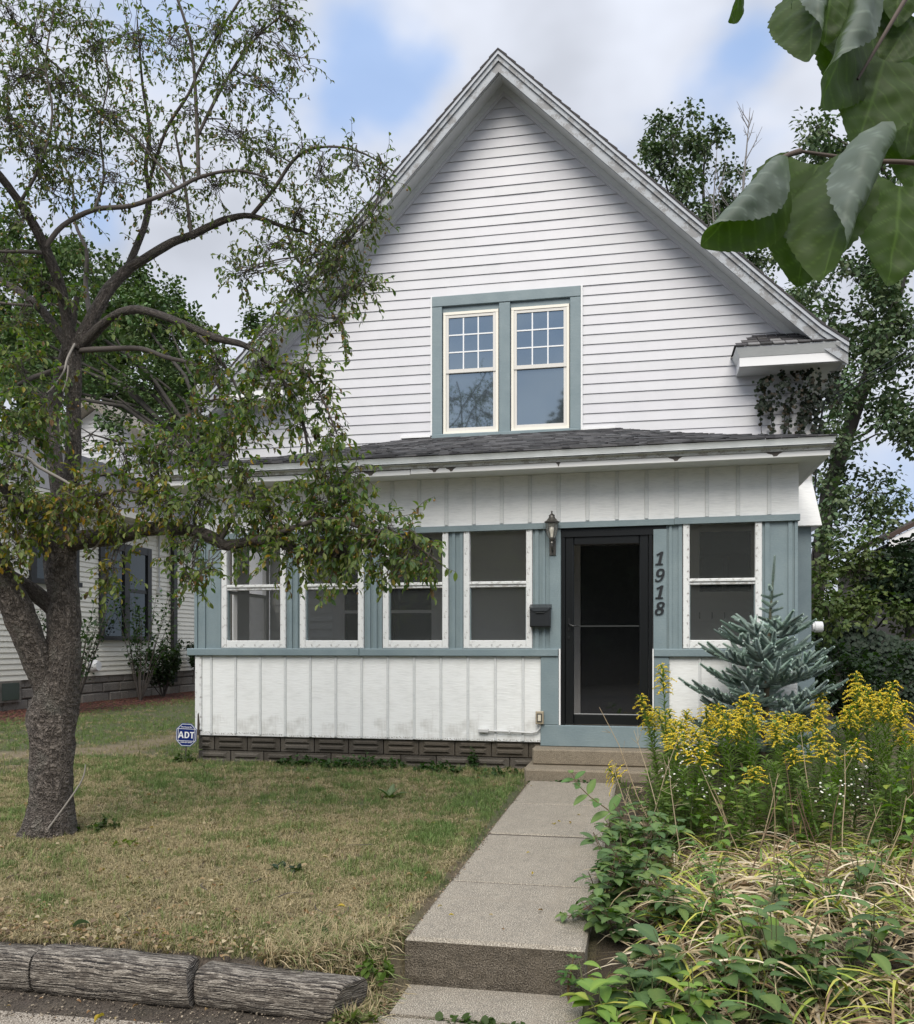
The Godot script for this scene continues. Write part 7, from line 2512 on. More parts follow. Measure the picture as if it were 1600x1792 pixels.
# a plant of separate leaves on one or more stems
func leafy(called: String, label: String, category: String, group: String, at: Vector3, h: float, stems: int, per: int, lm: Array, size: float, spread: float, mat: Material, stem_c: Color, sd: int, whorl := 1) -> Node3D:
	rng.seed = sd
	var t := thing(called, label, category, at, group)
	var sm := flat(stem_c, 0.7)
	for s in stems:
		var a := rng.randf() * TAU
		var o := Vector3(cos(a), 0, sin(a)) * spread * (rng.randf_range(0.4, 1.0) if stems > 1 else 0.25)
		var pts := []
		var hh := h * rng.randf_range(0.75, 1.1)
		for k in 5:
			var f := k / 4.0
			pts.append(Vector3(0, hh * f, 0) + o * pow(f, 1.4) + rv() * 0.008)
		var b := MB.new()
		b.tube(pts, [0.0042, 0.0038, 0.0033, 0.0027, 0.0018], 5)
		part("stem", b.mesh(), sm, t)
		for k in per:
			var f := lerpf(0.22, 1.0, (k + 0.5) / per)
			var i := mini(int(f * 4), 3)
			var p: Vector3 = pts[i].lerp(pts[i + 1], f * 4 - i)
			var ang := k * 2.39996 + rng.randf() * 0.6
			var out := Vector3(cos(ang), rng.randf_range(0.0, 0.6), sin(ang)).normalized()
			var pet := p + out * size * 0.35
			if whorl > 1:
				var pb := MB.new()
				pb.tube([p, pet], [0.0016, 0.0012], 4)
				part("stalk", pb.mesh(), sm, t)
			for w in whorl:
				var d := out
				var start := p + out * size * 0.12
				if whorl > 1:
					start = pet
					var spin := lerpf(-1.15, 1.15, float(w) / (whorl - 1)) if whorl < 5 else lerpf(-1.9, 1.9, float(w) / (whorl - 1))
					d = out.rotated(Vector3.UP, spin)
				d = (d + Vector3(0, rng.randf_range(-0.45, 0.1), 0)).normalized()
				var sc := size * rng.randf_range(0.7, 1.15) * lerpf(1.05, 0.7, f)
				part("leaf", lm[rng.randi() % lm.size()], mat, t, Transform3D(frame(d, Vector3.UP + rv() * 0.25).scaled(Vector3.ONE * sc), start))
	return t


func leaf_set(w: float, segs: int, fold: float, droop: float, serr: float, cols: Array) -> Array:
	var r := []
	for c in cols:
		r.append(leaf_mesh(1.0, w, segs, fold, droop * rng.randf_range(0.7, 1.3), 0.78, serr, c, Color(c.r * 1.35, c.g * 1.25, c.b * 1.2)))
	return r


func nth(k: int) -> String:
	return ["leftmost", "second", "third", "fourth", "fifth", "sixth", "seventh", "eighth", "ninth", "tenth", "eleventh", "twelfth", "thirteenth", "fourteenth", "fifteenth", "sixteenth", "seventeenth", "eighteenth", "nineteenth", "twentieth", "last"][k] + (" from the left" if k > 0 and k < 20 else "")


# place of each spot in the row as seen from the street, left to right
func order(spots: Array) -> Array:
	var r := []
	for p in spots:
		var k := 0
		for q in spots:
			if q[0] / (9.75 - q[1]) < p[0] / (9.75 - p[1]):
				k += 1
		r.append(k)
	return r


func leafy_plants() -> void:
	rng.seed = 5
	var dark := leaf_set(0.62, 14, 0.22, 0.7, 0.10, [Color(0.095, 0.165, 0.064), Color(0.115, 0.190, 0.068), Color(0.082, 0.145, 0.062), Color(0.135, 0.205, 0.066)])
	var mid := leaf_set(0.56, 8, 0.25, 0.8, 0.0, [Color(0.14, 0.25, 0.055), Color(0.18, 0.29, 0.06), Color(0.11, 0.20, 0.05), Color(0.25, 0.31, 0.06)])
	var milk := leaf_set(0.46, 7, 0.2, 0.5, 0.0, [Color(0.095, 0.19, 0.06), Color(0.115, 0.215, 0.07), Color(0.15, 0.24, 0.08)])
	var creep := leaf_set(0.42, 8, 0.18, 0.6, 0.14, [Color(0.08, 0.165, 0.045), Color(0.105, 0.20, 0.05), Color(0.065, 0.14, 0.045)])
	# brambles along the right edge of the walk
	var n := 0
	for p in [[-0.12, 3.55, 0.30], [-0.08, 3.9, 0.34], [-0.14, 4.2, 0.32], [-0.14, 4.5, 0.34], [-0.22, 4.85, 0.32], [-0.05, 4.7, 0.38], [0.02, 4.25, 0.40], [-0.14, 5.15, 0.24], [0.10, 3.55, 0.36], [0.14, 5.05, 0.30], [0.0, 4.05, 0.42]]:
		leafy("bramble", ["bramble with toothed leaves in threes at the walk's far right edge, farthest from the street", "bramble second from the house along the walk's right edge", "bramble leaning over the walk at the third slab from the house", "bramble halfway down the front slab's right edge", "bramble covering the back right corner of the front slab", "tall bramble behind the one on the front slab's corner", "bramble rising highest beside the milkweed's foot", "low bramble at the front right corner of the front slab", "bramble directly below the milkweed's leaning stem", "bramble between the front slab and the first daylilies", "bramble tangled in the middle of the walk's edge"][n], "bramble", "brambles along the walk", Vector3(p[0], gy(p[0], p[1]) - 0.01, p[1]), p[2], 4, 6, dark, 0.112, 0.21, M.leaf_big, Color(0.10, 0.07, 0.04), 700 + n, 3)
		n += 1
	leafy("bramble", "small bramble shoot with one reddish leaf lying on the front slab", "bramble", "", Vector3(-0.36, 0.245, 5.02), 0.05, 3, 3, dark, 0.07, 0.22, M.leaf_big, Color(0.16, 0.07, 0.04), 731, 3)
	# broad light green plants in front of the goldenrod
	n = 0
	var spots: Array = [[0.30, 3.45, 0.48], [0.46, 3.2, 0.62], [0.22, 3.15, 0.55], [0.62, 3.5, 0.52], [0.95, 3.35, 0.5], [1.25, 3.3, 0.6], [1.55, 3.45, 0.55], [1.75, 3.2, 0.62], [1.85, 3.5, 0.5], [2.1, 3.3, 0.62], [0.42, 3.75, 0.36], [1.65, 3.8, 0.45], [1.95, 3.85, 0.5], [0.75, 3.05, 0.6]]
	var place := order(spots)
	for p in spots:
		leafy("broad_leaved_plant", "light green broad-leaved plant before the goldenrod, %s of its row" % nth(place[n]), "plant", "broad-leaved plants in the flower bed", Vector3(p[0], gy(p[0], p[1]) - 0.01, p[1]), p[2], 2, 8, mid, 0.125, 0.10, M.leaf_big, Color(0.10, 0.12, 0.04), 760 + n)
		n += 1
	# weeds in the very front
	n = 0
	spots = [[-0.22, 5.75, 0.24, 0.11], [-0.06, 5.72, 0.22, 0.12], [0.02, 5.82, 0.28, 0.13], [0.14, 5.66, 0.36, 0.15], [0.20, 5.85, 0.30, 0.14], [0.36, 5.62, 0.26, 0.12], [0.42, 5.80, 0.30, 0.13], [0.56, 5.56, 0.44, 0.14], [0.50, 5.30, 0.42, 0.11], [0.66, 5.45, 0.34, 0.12], [0.92, 5.46, 0.30, 0.12], [1.02, 5.25, 0.36, 0.12], [-0.14, 5.9, 0.22, 0.12], [0.30, 5.92, 0.26, 0.12], [0.75, 5.62, 0.28, 0.12], [0.62, 4.9, 0.34, 0.09], [0.75, 4.75, 0.40, 0.09], [0.85, 4.4, 0.36, 0.08], [1.15, 4.5, 0.4, 0.10], [-0.02, 5.55, 0.2, 0.10], [0.10, 5.95, 0.26, 0.13]]
	place = order(spots)
	for p in spots:
		leafy("leafy_weed", "big-leaved green weed at the bed's street edge, %s of them" % nth(place[n]), "weed", "big-leaved weeds at the front of the bed", Vector3(p[0], gy(p[0], p[1]) - 0.01, p[1]), p[2], 3, 6, dark if n % 4 else mid, p[3] * 1.2, 0.14, M.leaf_big, Color(0.09, 0.10, 0.04), 800 + n)
		n += 1
	# Virginia creeper
	leafy("creeper", "five-fingered creeper hanging over the dark face of the front slab", "creeper", "", Vector3(-0.34, 0.02, 5.56), 0.20, 2, 3, creep, 0.062, 0.05, M.leaf_big, Color(0.14, 0.09, 0.04), 850, 5)
	n = 0
	for p in [[0.28, 5.1, 0.28], [0.42, 4.95, 0.3], [0.95, 4.75, 0.3], [0.35, 4.5, 0.3], [1.3, 4.2, 0.35]]:
		leafy("creeper", ["five-fingered creeper in the straw nearest the front slab", "five-fingered creeper one step behind the front weeds", "five-fingered creeper among the daylilies in the middle of the bed", "five-fingered creeper between brambles and daylilies", "five-fingered creeper at the right of the daylilies"][n], "creeper", "creepers in the bed", Vector3(p[0], gy(p[0], p[1]) - 0.01, p[1]), p[2], 2, 5, creep, 0.075, 0.14, M.leaf_big, Color(0.12, 0.09, 0.04), 860 + n, 5)
		n += 1
	# milkweed leaning out over the walk
	var t := thing("milkweed", "milkweed with pairs of oval leaves leaning out over the walk", "milkweed", Vector3(-0.14, 0.26, 3.45))
	rng.seed = 871
	var pts := [Vector3(0.04, 0.0, 0), Vector3(0.0, 0.14, 0.02), Vector3(-0.10, 0.27, 0.05), Vector3(-0.22, 0.36, 0.08), Vector3(-0.31, 0.45, 0.10), Vector3(-0.34, 0.52, 0.10)]
	var b := MB.new()
	b.tube(pts, [0.005, 0.0046, 0.004, 0.0034, 0.0026, 0.0016], 6)
	part("stem", b.mesh(), flat(Color(0.13, 0.10, 0.05), 0.6), t)
	for k in 6:
		var f := lerpf(0.38, 1.0, k / 5.0) * 5.0
		var i := mini(int(f), 4)
		var p: Vector3 = pts[i].lerp(pts[i + 1], f - i)
		var d: Vector3 = (pts[i + 1] - pts[i]).normalized()
		var side := d.cross(Vector3(0.2, 0.2, 1.0)).normalized().rotated(d, 1.4 * (k % 2))
		for sg in [-1.0, 1.0]:
			var ld: Vector3 = (side * sg + d * 0.45 + Vector3(0, -0.15, 0)).normalized()
			part("leaf", milk[rng.randi() % 3], M.leaf_big, t, Transform3D(frame(ld, Vector3(0.1, 1.0, 0.5)).scaled(Vector3.ONE * lerpf(0.155, 0.085, k / 5.0)), p))


func small_weeds() -> void:
	rng.seed = 44
	var lm := leaf_mesh(0.045, 0.03, 4, 0.2, 0.6, 0.8, 0.0, Color.WHITE, Color(1.15, 1.15, 1.1))
	var patch := func(called: String, label: String, category: String, group: String, x: float, z: float, w: float, d: float, h: float, n: int, c: Color) -> void:
		var o := Vector3(x, gy(x, z), z)
		var t := thing(called, label, category, o, group)
		var lv := MB.new()
		var sm := MB.new()
		for k in n:
			var q := Vector3(rng.randf_range(-w, w), 0, rng.randf_range(-d, d))
			var hh := h * rng.randf_range(0.3, 1.0) * (1.0 - 0.5 * absf(q.x) / w)
			var tip := q + Vector3(rng.randf_range(-0.03, 0.03), hh, rng.randf_range(-0.02, 0.04))
			sm.tube([q, tip], [0.0018, 0.001], 3)
			for i in 5:
				var s := rng.randf_range(0.6, 1.3)
				var v := rng.randf_range(0.7, 1.3)
				lv.add(lm, Transform3D(frame(rv() + Vector3(0, 0.2, 0.2), Vector3.UP).scaled(Vector3.ONE * s), q.lerp(tip, rng.randf_range(0.4, 1.0))), Color(c.r * v, c.g * v, c.b * v))
		part("stems", sm.mesh(), M.twig, t)
		part("leaves", lv.mesh(), M.leaf, t)
	var g := Color(0.050, 0.105, 0.032)
	patch.call("foundation_weed", "low green weeds at the foundation under the second porch window", "weeds", "", -3.7, 0.16, 0.28, 0.10, 0.13, 46, g)
	patch.call("foundation_weed", "largest heap of weeds at the foundation under the third porch window", "weeds", "", -2.95, 0.2, 0.42, 0.14, 0.17, 90, g)
	patch.call("foundation_weed", "weeds at the foundation below the fourth porch window", "weeds", "", -2.15, 0.3, 0.25, 0.12, 0.12, 40, g)
	patch.call("foundation_weed", "thin upright weed against the blocks left of the steps", "weeds", "", -1.83, 0.03, 0.05, 0.03, 0.24, 16, g)
	patch.call("foundation_weed", "sparse weeds on the bare soil left of the steps", "weeds", "", -1.5, 0.35, 0.22, 0.14, 0.07, 22, g)
	patch.call("walk_weed", "bright green weeds at the left foot of the front slab", "weeds", "", -1.25, 5.64, 0.10, 0.10, 0.13, 18, Color(0.12, 0.19, 0.04))
	patch.call("walk_weed", "small weed by the broken end of the timbers", "weeds", "", -1.22, 6.0, 0.10, 0.05, 0.08, 14, Color(0.12, 0.15, 0.04))
	patch.call("walk_weed", "line of small weeds in the crack of the landing", "weeds", "", -0.62, 5.87, 0.32, 0.015, 0.035, 36, Color(0.08, 0.13, 0.04))
	patch.call("walk_weed", "tuft of weeds at the foot of the lower porch step", "weeds", "", -0.72, 0.68, 0.42, 0.03, 0.06, 40, g)
	patch.call("sign_weed", "grassy weeds around the stake of the octagonal sign", "weeds", "", -5.12, 0.2, 0.12, 0.10, 0.12, 26, Color(0.08, 0.12, 0.04))
	patch.call("lawn_weed", "yellow-green weed in the lawn right of the crabapple's foot", "weeds", "", -3.55, 3.95, 0.09, 0.06, 0.05, 14, Color(0.15, 0.19, 0.04))
	patch.call("lawn_weed", "grey-green weed in the middle of the lawn", "weeds", "", -2.17, 4.35, 0.10, 0.06, 0.05, 16, Color(0.05, 0.075, 0.05))
	patch.call("lawn_weed", "dark weed in the lawn behind the middle timber", "weeds", "", -1.62, 5.45, 0.09, 0.06, 0.06, 14, Color(0.06, 0.11, 0.035))
	patch.call("tree_weed", "suckers and weeds at the right foot of the crabapple trunk", "weeds", "", -4.02, 3.55, 0.14, 0.12, 0.12, 24, Color(0.07, 0.11, 0.035))
	# mullein rosette
	var big := leaf_set(0.36, 6, 0.3, 0.5, 0.0, [Color(0.12, 0.17, 0.085), Color(0.10, 0.15, 0.07)])
	var t := thing("mullein", "pale green rosette of upright leaves in the lawn before the fourth window", "mullein", Vector3(-2.22, gy(-2.22, 1.9), 1.9))
	for k in 9:
		var a := k * 2.4
		part("leaf", big[k % 2], M.leaf_big, t, Transform3D(frame(Vector3(cos(a), 0.6 + 0.5 * (k % 3), sin(a)), Vector3.UP).scaled(Vector3.ONE * (0.19 - 0.01 * k)), Vector3.ZERO))
	# shrubs before the neighbour's footing and along the back of the house
	var bush := func(label: String, x: float, z: float, y: float, w: float, h: float, n: int, c: Color, sd: int) -> void:
		rng.seed = sd
		var o := Vector3(x, y, z)
		var s := thing("shrub", label, "shrub", o)
		var st := MB.new()
		var xs := []
		var cs := []
		for k in 16:
			var d := Vector3(rng.randf_range(-1, 1) * w, h * rng.randf_range(0.6, 1.0), rng.randf_range(-1, 1) * w)
			st.tube([Vector3.ZERO, d * 0.5 + Vector3(0, 0.08, 0), d], [0.012, 0.008, 0.003], 4)
			for q in n / 16:
				var f := rng.randf_range(0.3, 1.0)
				xs.append(Transform3D(frame(rv() + Vector3(0, 0.1, 0.1), Vector3.UP).scaled(Vector3.ONE * rng.randf_range(1.2, 2.2)), d * f + Vector3(0, 0.12 * sin(f * PI), 0) + rv() * 0.09))
				var v := rng.randf_range(0.6, 1.35)
				cs.append(Color(c.r * v, c.g * v, c.b * v))
		part("stems", st.mesh(), M.twig, s)
		many("foliage", lm, M.leaf, xs, cs, s)
	bush.call("dark leafy shrub at the stone footing left of the downspout", -10.5, -8.9, 0.42, 0.55, 1.35, 2400, Color(0.05, 0.075, 0.045), 901)
	bush.call("dark shrub at the stone footing right of the downspout", -10.4, -10.8, 0.42, 0.6, 1.3, 2400, Color(0.035, 0.060, 0.032), 902)
	bush.call("tall thin sapling in front of the neighbour's double window", -10.3, -7.6, 0.42, 0.7, 2.6, 800, Color(0.055, 0.10, 0.04), 903)
	bush.call("wispy sapling before the neighbour's wall behind the crabapple fork", -9.8, -4.6, 0.42, 0.7, 2.4, 700, Color(0.05, 0.085, 0.04), 904)
	bush.call("low green plant at the back corner of the porch's left side", -7.0, -7.5, 0.36, 0.5, 0.5, 420, Color(0.05, 0.11, 0.03), 905)
	bush.call("green bush at the right edge behind the goldenrod", 3.0, 1.1, 0.28, 0.5, 1.35, 2400, Color(0.055, 0.105, 0.035), 906)
	bush.call("dark undergrowth between the spruce and the board fence", 2.75, -3.4, 0.28, 0.9, 1.5, 3200, Color(0.03, 0.055, 0.025), 907)


func wall_ivy() -> void:
	rng.seed = 66
	var o := Vector3(1.62, 3.72, -1.95)
	var t := thing("wall_ivy", "dark ivy hanging down the white siding under the right cornice return", "ivy", o)
	var st := MB.new()
	var xs := []
	var cs := []
	var lm := leaf_mesh(0.055, 0.05, 3, 0.2, 0.5, 0.8, 0.0, Color.WHITE, Color(1.2, 1.2, 1.1))
	var add := func(p: Vector3, n: int, r: float) -> void:
		for k in n:
			var d := Vector3(rng.randf_range(-0.7, 0.7), -1.0, rng.randf_range(0.0, 0.7))
			xs.append(Transform3D(frame(d, Vector3(rng.randf_range(-0.6, 0.6), 0.5, 1.0)).scaled(Vector3.ONE * rng.randf_range(0.6, 1.15)), p + Vector3(rng.randf_range(-r, r), rng.randf_range(-r, r), rng.randf_range(0.0, 0.06))))
			var s := rng.randf_range(0.6, 1.35)
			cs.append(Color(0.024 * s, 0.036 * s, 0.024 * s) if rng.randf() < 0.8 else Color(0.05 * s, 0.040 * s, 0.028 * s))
	# thick tangle under the soffit
	for k in 120:
		var x := rng.randf_range(-0.28, 0.66)
		add.call(Vector3(x, rng.randf_range(0.78, 1.22) - 0.15 * pow(absf(x - 0.2), 2.0), rng.randf_range(0.0, 0.22)), 4, 0.045)
	# strands
	for s in [[-0.25, 0.9, -0.18, 0.18, 0.014, 26], [-0.14, 0.9, -0.05, 0.06, 0.028, 60], [0.06, 0.9, 0.04, 0.05, 0.034, 66], [0.12, 0.95, 0.13, 0.15, 0.022, 40], [0.30, 1.0, 0.26, 0.04, 0.06, 170], [0.36, 1.0, 0.34, 0.04, 0.06, 150], [0.44, 0.95, 0.40, 0.30, 0.05, 80], [-0.22, 0.5, -0.10, 0.05, 0.012, 14]]:
		var a := Vector3(s[0], s[1], 0.02)
		var b := Vector3(s[2], s[3], 0.02)
		var m := a.lerp(b, 0.5) + Vector3(rng.randf_range(-0.05, 0.05), 0, 0)
		st.tube([a, a.lerp(m, 0.5), m, b.lerp(m, 0.4), b], [0.005, 0.005, 0.004, 0.004, 0.003], 5)
		for k in s[5]:
			var f := rng.randf()
			var p := a.lerp(m, f * 2.0) if f < 0.5 else m.lerp(b, f * 2.0 - 1.0)
			add.call(p, 1, s[4])
	part("stems", st.mesh(), M.twig, t)
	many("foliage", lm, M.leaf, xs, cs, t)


# ============================ lawn, litter ==================================
func lawn() -> void:
	rng.seed = 1001
	var tufts := []
	for q in 3:
		var b := MB.new()
		for k in [9, 10, 7][q]:
			var a := rng.randf() * TAU
			var p := Vector3(rng.randf_range(-0.022, 0.022), 0, rng.randf_range(-0.022, 0.022))
			var l: float = rng.randf_range(0.022, 0.056) * [1.0, 0.95, 1.7][q]
			var lean: float = rng.randf_range(0.4, 1.6) * [1.0, 1.6, 0.8][q]
			var o := Vector3(cos(a), 0, sin(a))
			var s := Vector3(-sin(a), 0, cos(a)) * rng.randf_range(0.0010, 0.0019)
			var mid := p + Vector3(0, l * 0.62, 0) + o * l * 0.22 * lean
			var tip := p + Vector3(0, l * (1.0 - 0.22 * lean), 0) + o * l * 0.62 * lean
			var v := rng.randf_range(0.75, 1.25)
			b.col = Color(v, v, v)
			b.quad(p - s, p + s, mid + s * 0.8, mid - s * 0.8)
			b.tri(mid - s * 0.8, mid + s * 0.8, tip)
		tufts.append(b.mesh())
	var xs := [[], [], []]
	var cs := [[], [], []]
	var bare := noise(88, 1.6, 3)
	var put := func(x: float, z: float) -> void:
		if x > -1.16 and z > 0.5 and z < 6.3:
			return
		if z > 5.80 and x < -1.3 or z > 5.85:
			return
		if x > -5.15 and z < 0.02:
			return
		if Vector2(x + 4.36, z - 3.67).length() < 0.22:
			return
		var w := worn(x, z)
		if rng.randf() < w * 0.72:
			return
		if x < -9.8 and z < -1.5 and rng.randf() < 0.93:
			return
		if z < 0.6 and x > -5.0 and x < -1.2 and rng.randf() < 0.45:
			return
		if bare.get_noise_2d(x, z) > 0.22 and rng.randf() < 0.6:
			return
		if x > -1.7 and z > 5.2 and rng.randf() < 0.55:
			return
		var g := greenness(x, z)
		var kind := 0
		var c: Color
		if rng.randf() < g * 0.95:
			kind = 0 if rng.randf() < 0.84 else 2
			c = Color(0.135, 0.180, 0.055).lerp(Color(0.205, 0.215, 0.085), rng.randf())
			c = c.lerp(Color(0.11, 0.19, 0.05), clampf(g * 1.6 - 0.9, 0, 1))
		else:
			kind = 1 if rng.randf() < 0.85 else 0
			c = Color(0.42, 0.335, 0.20).lerp(Color(0.28, 0.245, 0.125), rng.randf())
		if w > 0.3:
			c = c.lerp(Color(0.30, 0.24, 0.13), 0.5)
		var v := rng.randf_range(0.75, 1.25)
		var y := gy(x, z) - 0.004
		xs[kind].append(Transform3D(Basis(Vector3.UP, rng.randf() * TAU).scaled(Vector3.ONE * rng.randf_range(0.7, 1.25)), Vector3(x, y, z)))
		cs[kind].append(Color(c.r * v, c.g * v, c.b * v))
	for k in 42000:
		put.call(rng.randf_range(-5.6, -1.14), rng.randf_range(2.7, 5.81))
	for k in 26000:
		put.call(rng.randf_range(-6.6, -1.14), rng.randf_range(0.0, 2.7))
	for k in 16000:
		put.call(rng.randf_range(-10.6, -5.1), rng.randf_range(-4.5, 2.5))
	for k in 7000:
		put.call(rng.randf_range(-10.8, -5.6), rng.randf_range(-12.0, -4.5))
	for k in 700:
		put.call(rng.randf_range(-1.2, -1.08), rng.randf_range(0.7, 5.4))
	# long dead grass hanging over the bank beside the step
	for k in 1300:
		var x := rng.randf_range(-1.72, -1.15)
		var z := rng.randf_range(5.3, 5.98)
		if x < -1.30 and z > 5.84:
			continue
		var v := rng.randf_range(0.6, 1.2)
		var c := Color(0.42, 0.34, 0.20) if rng.randf() < 0.62 else Color(0.17, 0.20, 0.07)
		xs[2].append(Transform3D(Basis(Vector3.UP, rng.randf() * TAU).rotated(Vector3.RIGHT, rng.randf_range(0.0, 0.7)).scaled(Vector3.ONE * rng.randf_range(0.8, 1.5)), Vector3(x, gy(x, z) - 0.004, z)))
		cs[2].append(c * v)
	var names := ["lawn_grass", "dry_grass", "long_grass"]
	var labels := ["short green grass of the front lawn", "dry tan grass of the front lawn", "scattered longer grass blades in the lawn"]
	for q in 3:
		many(names[q], tufts[q], M.grass, xs[q], cs[q]).set_meta("label", labels[q])


func curled_leaf(sd: int, c: Color) -> ArrayMesh:
	rng.seed = sd
	return leaf_mesh(1.0, 0.55, 6, rng.randf_range(0.3, 0.9), rng.randf_range(0.8, 2.0), 0.8, 0.0, c, c * 0.85)


func fallen_things() -> void:
	var tan := []
	for k in 3:
		tan.append(curled_leaf(10 + k, [Color(0.36, 0.245, 0.13), Color(0.30, 0.175, 0.085), Color(0.43, 0.33, 0.20)][k]))
	var yellow := curled_leaf(20, Color(0.50, 0.36, 0.05))
	rng.seed = 2002
	var put := func(called: String, mesh: Mesh, label: String, group: String, x: float, z: float, y: float, s: float) -> void:
		var a := rng.randf() * TAU
		var b := frame(Vector3(cos(a), rng.randf_range(0.05, 0.35), sin(a)), Vector3(rng.randf_range(-0.6, 0.6), 1, rng.randf_range(-0.6, 0.6)))
		single(called, mesh, M.leaf_big, label, "leaf", Transform3D(b.scaled(Vector3.ONE * s), Vector3(x, y, z)), group)
	for k in 95:
		var x := rng.randf_range(-5.3, -1.2)
		var z := rng.randf_range(0.4, 5.7) if k > 45 else rng.randf_range(4.2, 5.75)
		put.call("fallen_leaf", tan[k % 3], "curled brown leaf lying on the dry lawn", "dry leaves fallen on the lawn", x, z, gy(x, z) + 0.03, rng.randf_range(0.03, 0.06))
	for k in 16:
		var x := rng.randf_range(-1.1, -0.3)
		var z := rng.randf_range(1.0, 5.4)
		put.call("walk_leaf", tan[k % 3] if k % 3 else yellow, "small dry leaf lying on the walk", "dry leaves on the walk", x, z, lerpf(0.29, 0.25, z / 5.4) + 0.004, rng.randf_range(0.02, 0.04))
	for k in 26:
		var x := rng.randf_range(-3.9, -1.0)
		var z := rng.randf_range(5.98, 6.3)
		put.call("street_leaf", tan[k % 3], "dry leaf scrap on the soil below the timbers", "dry scraps below the timbers", x, z, 0.025, rng.randf_range(0.015, 0.035))
	put.call("street_leaf", yellow, "yellow leaf on the pavement below the middle timber", "", -2.32, 6.13, 0.02, 0.07)
	put.call("fallen_leaf", curled_leaf(30, Color(0.10, 0.15, 0.09)), "flat grey-green leaf on the lawn behind the left timber", "", -2.74, 5.60, gy(-2.74, 5.6) + 0.04, 0.10)
	for k in 7:
		put.call("yellow_leaf", yellow, "yellow leaf fallen on the lawn", "yellow leaves on the lawn", rng.randf_range(-4.5, -1.4), rng.randf_range(2.0, 5.6), 0.26, 0.045)
	# crumbs of soil and bark along the timbers
	var crumb := MB.new()
	crumb.lathe([Vector2(0.0, 0.5), Vector2(0.45, 0.25), Vector2(0.5, -0.1), Vector2(0.0, -0.4)], 5, Vector3.ZERO, false)
	var xs := []
	var cs := []
	for k in 2600:
		var x := rng.randf_range(-4.2, -1.0)
		var z := rng.randf_range(5.96, 6.2) if k < 2100 else rng.randf_range(5.96, 6.5)
		var s := rng.randf_range(0.003, 0.012)
		xs.append(Transform3D(Basis.from_euler(rv() * 3.0).scaled(Vector3(s, s * 0.6, s * rng.randf_range(0.6, 1.8))), Vector3(x, gy(x, z) + 0.012 if z < 6.12 else 0.008, z)))
		var v := rng.randf_range(0.6, 1.4)
		cs.append(Color(0.085 * v, 0.068 * v, 0.05 * v) if rng.randf() < 0.8 else Color(0.30 * v, 0.25 * v, 0.18 * v))
	for k in 900:
		var x := -1.135 - pow(rng.randf(), 2.0) * 0.10 + 0.045 * rng.randf()
		var z := rng.randf_range(0.7, 5.45)
		var s := rng.randf_range(0.003, 0.013)
		xs.append(Transform3D(Basis.from_euler(rv() * 3.0).scaled(Vector3(s, s * 0.6, s * rng.randf_range(0.6, 1.8))), Vector3(x, (gy(x, z) + 0.008) if x < -1.135 else lerpf(0.289, 0.239, (z - 0.66) / 4.84), z)))
		var v := rng.randf_range(0.6, 1.4)
		cs.append(Color(0.10 * v, 0.075 * v, 0.052 * v) if rng.randf() < 0.75 else Color(0.26 * v, 0.19 * v, 0.12 * v))
	many("soil_crumbs", crumb.mesh(), M.tinted, xs, cs).set_meta("label", "crumbled soil and bark along the timbers")
	# red-brown bark mulch by the neighbour's footing
	xs = []
	cs = []
	for k in 5200:
		var x := rng.randf_range(-10.95, -9.0)
		var z := rng.randf_range(-11.0, -2.0)
		if rng.randf() < smoothstep(-10.0, -9.1, x):
			continue
		var s := rng.randf_range(0.012, 0.05)
		xs.append(Transform3D(Basis.from_euler(rv() * 3.0).scaled(Vector3(s, s * 0.3, s * 1.8)), Vector3(x, gy(x, z) + 0.012, z)))
		var v := rng.randf_range(0.6, 1.4)
		cs.append(Color(0.12 * v, 0.045 * v, 0.03 * v))
	many("bark_mulch", crumb.mesh(), M.tinted, xs, cs).set_meta("label", "red-brown bark mulch along the neighbour's footing")
	# tan leaf scraps and straw lying in the dry grass and down the bank by the step
	var scrap := curled_leaf(60, Color(1, 1, 1))
	xs = []
	cs = []
	for k in 3800:
		var x := rng.randf_range(-4.8, -1.16)
		var z := rng.randf_range(3.2, 5.78) if rng.randf() < 0.5 else rng.randf_range(5.2, 5.78)
		if k > 1500:
			x = rng.randf_range(-1.75, -1.13)
			z = rng.randf_range(5.15, 6.12) if k % 3 else rng.randf_range(5.6, 5.82)
			if k > 2900:
				x = rng.randf_range(-4.2, -1.3)
				z = rng.randf_range(5.6, 5.82)
			if x < -1.30 and z > 5.82:
				continue
		if rng.randf() < 0.5 and z < 4.6:
			continue
		var a := rng.randf() * TAU
		var s := rng.randf_range(0.016, 0.045)
		xs.append(Transform3D(frame(Vector3(cos(a), rng.randf_range(-0.1, 0.5), sin(a)), Vector3(rng.randf_range(-0.7, 0.7), 1, rng.randf_range(-0.7, 0.7))).scaled(Vector3(s * rng.randf_range(0.35, 1.1), s, s)), Vector3(x, gy(x, z) + rng.randf_range(0.015, 0.045), z)))
		var v := rng.randf_range(0.6, 1.25)
		cs.append([Color(0.42, 0.31, 0.18), Color(0.30, 0.19, 0.10), Color(0.50, 0.41, 0.27), Color(0.20, 0.14, 0.09)][rng.randi() % 4] * v)
	many("leaf_litter", scrap, M.leaf_big, xs, cs).set_meta("label", "tan leaf scraps littering the dry grass and bank")
	xs = []
	cs = []
	var blade := MB.new()
	ribbon(blade, Vector3.ZERO, Vector3(1, 0.5, 0).normalized(), 0.16, 0.004, 1.3, Color.WHITE, 0.6)
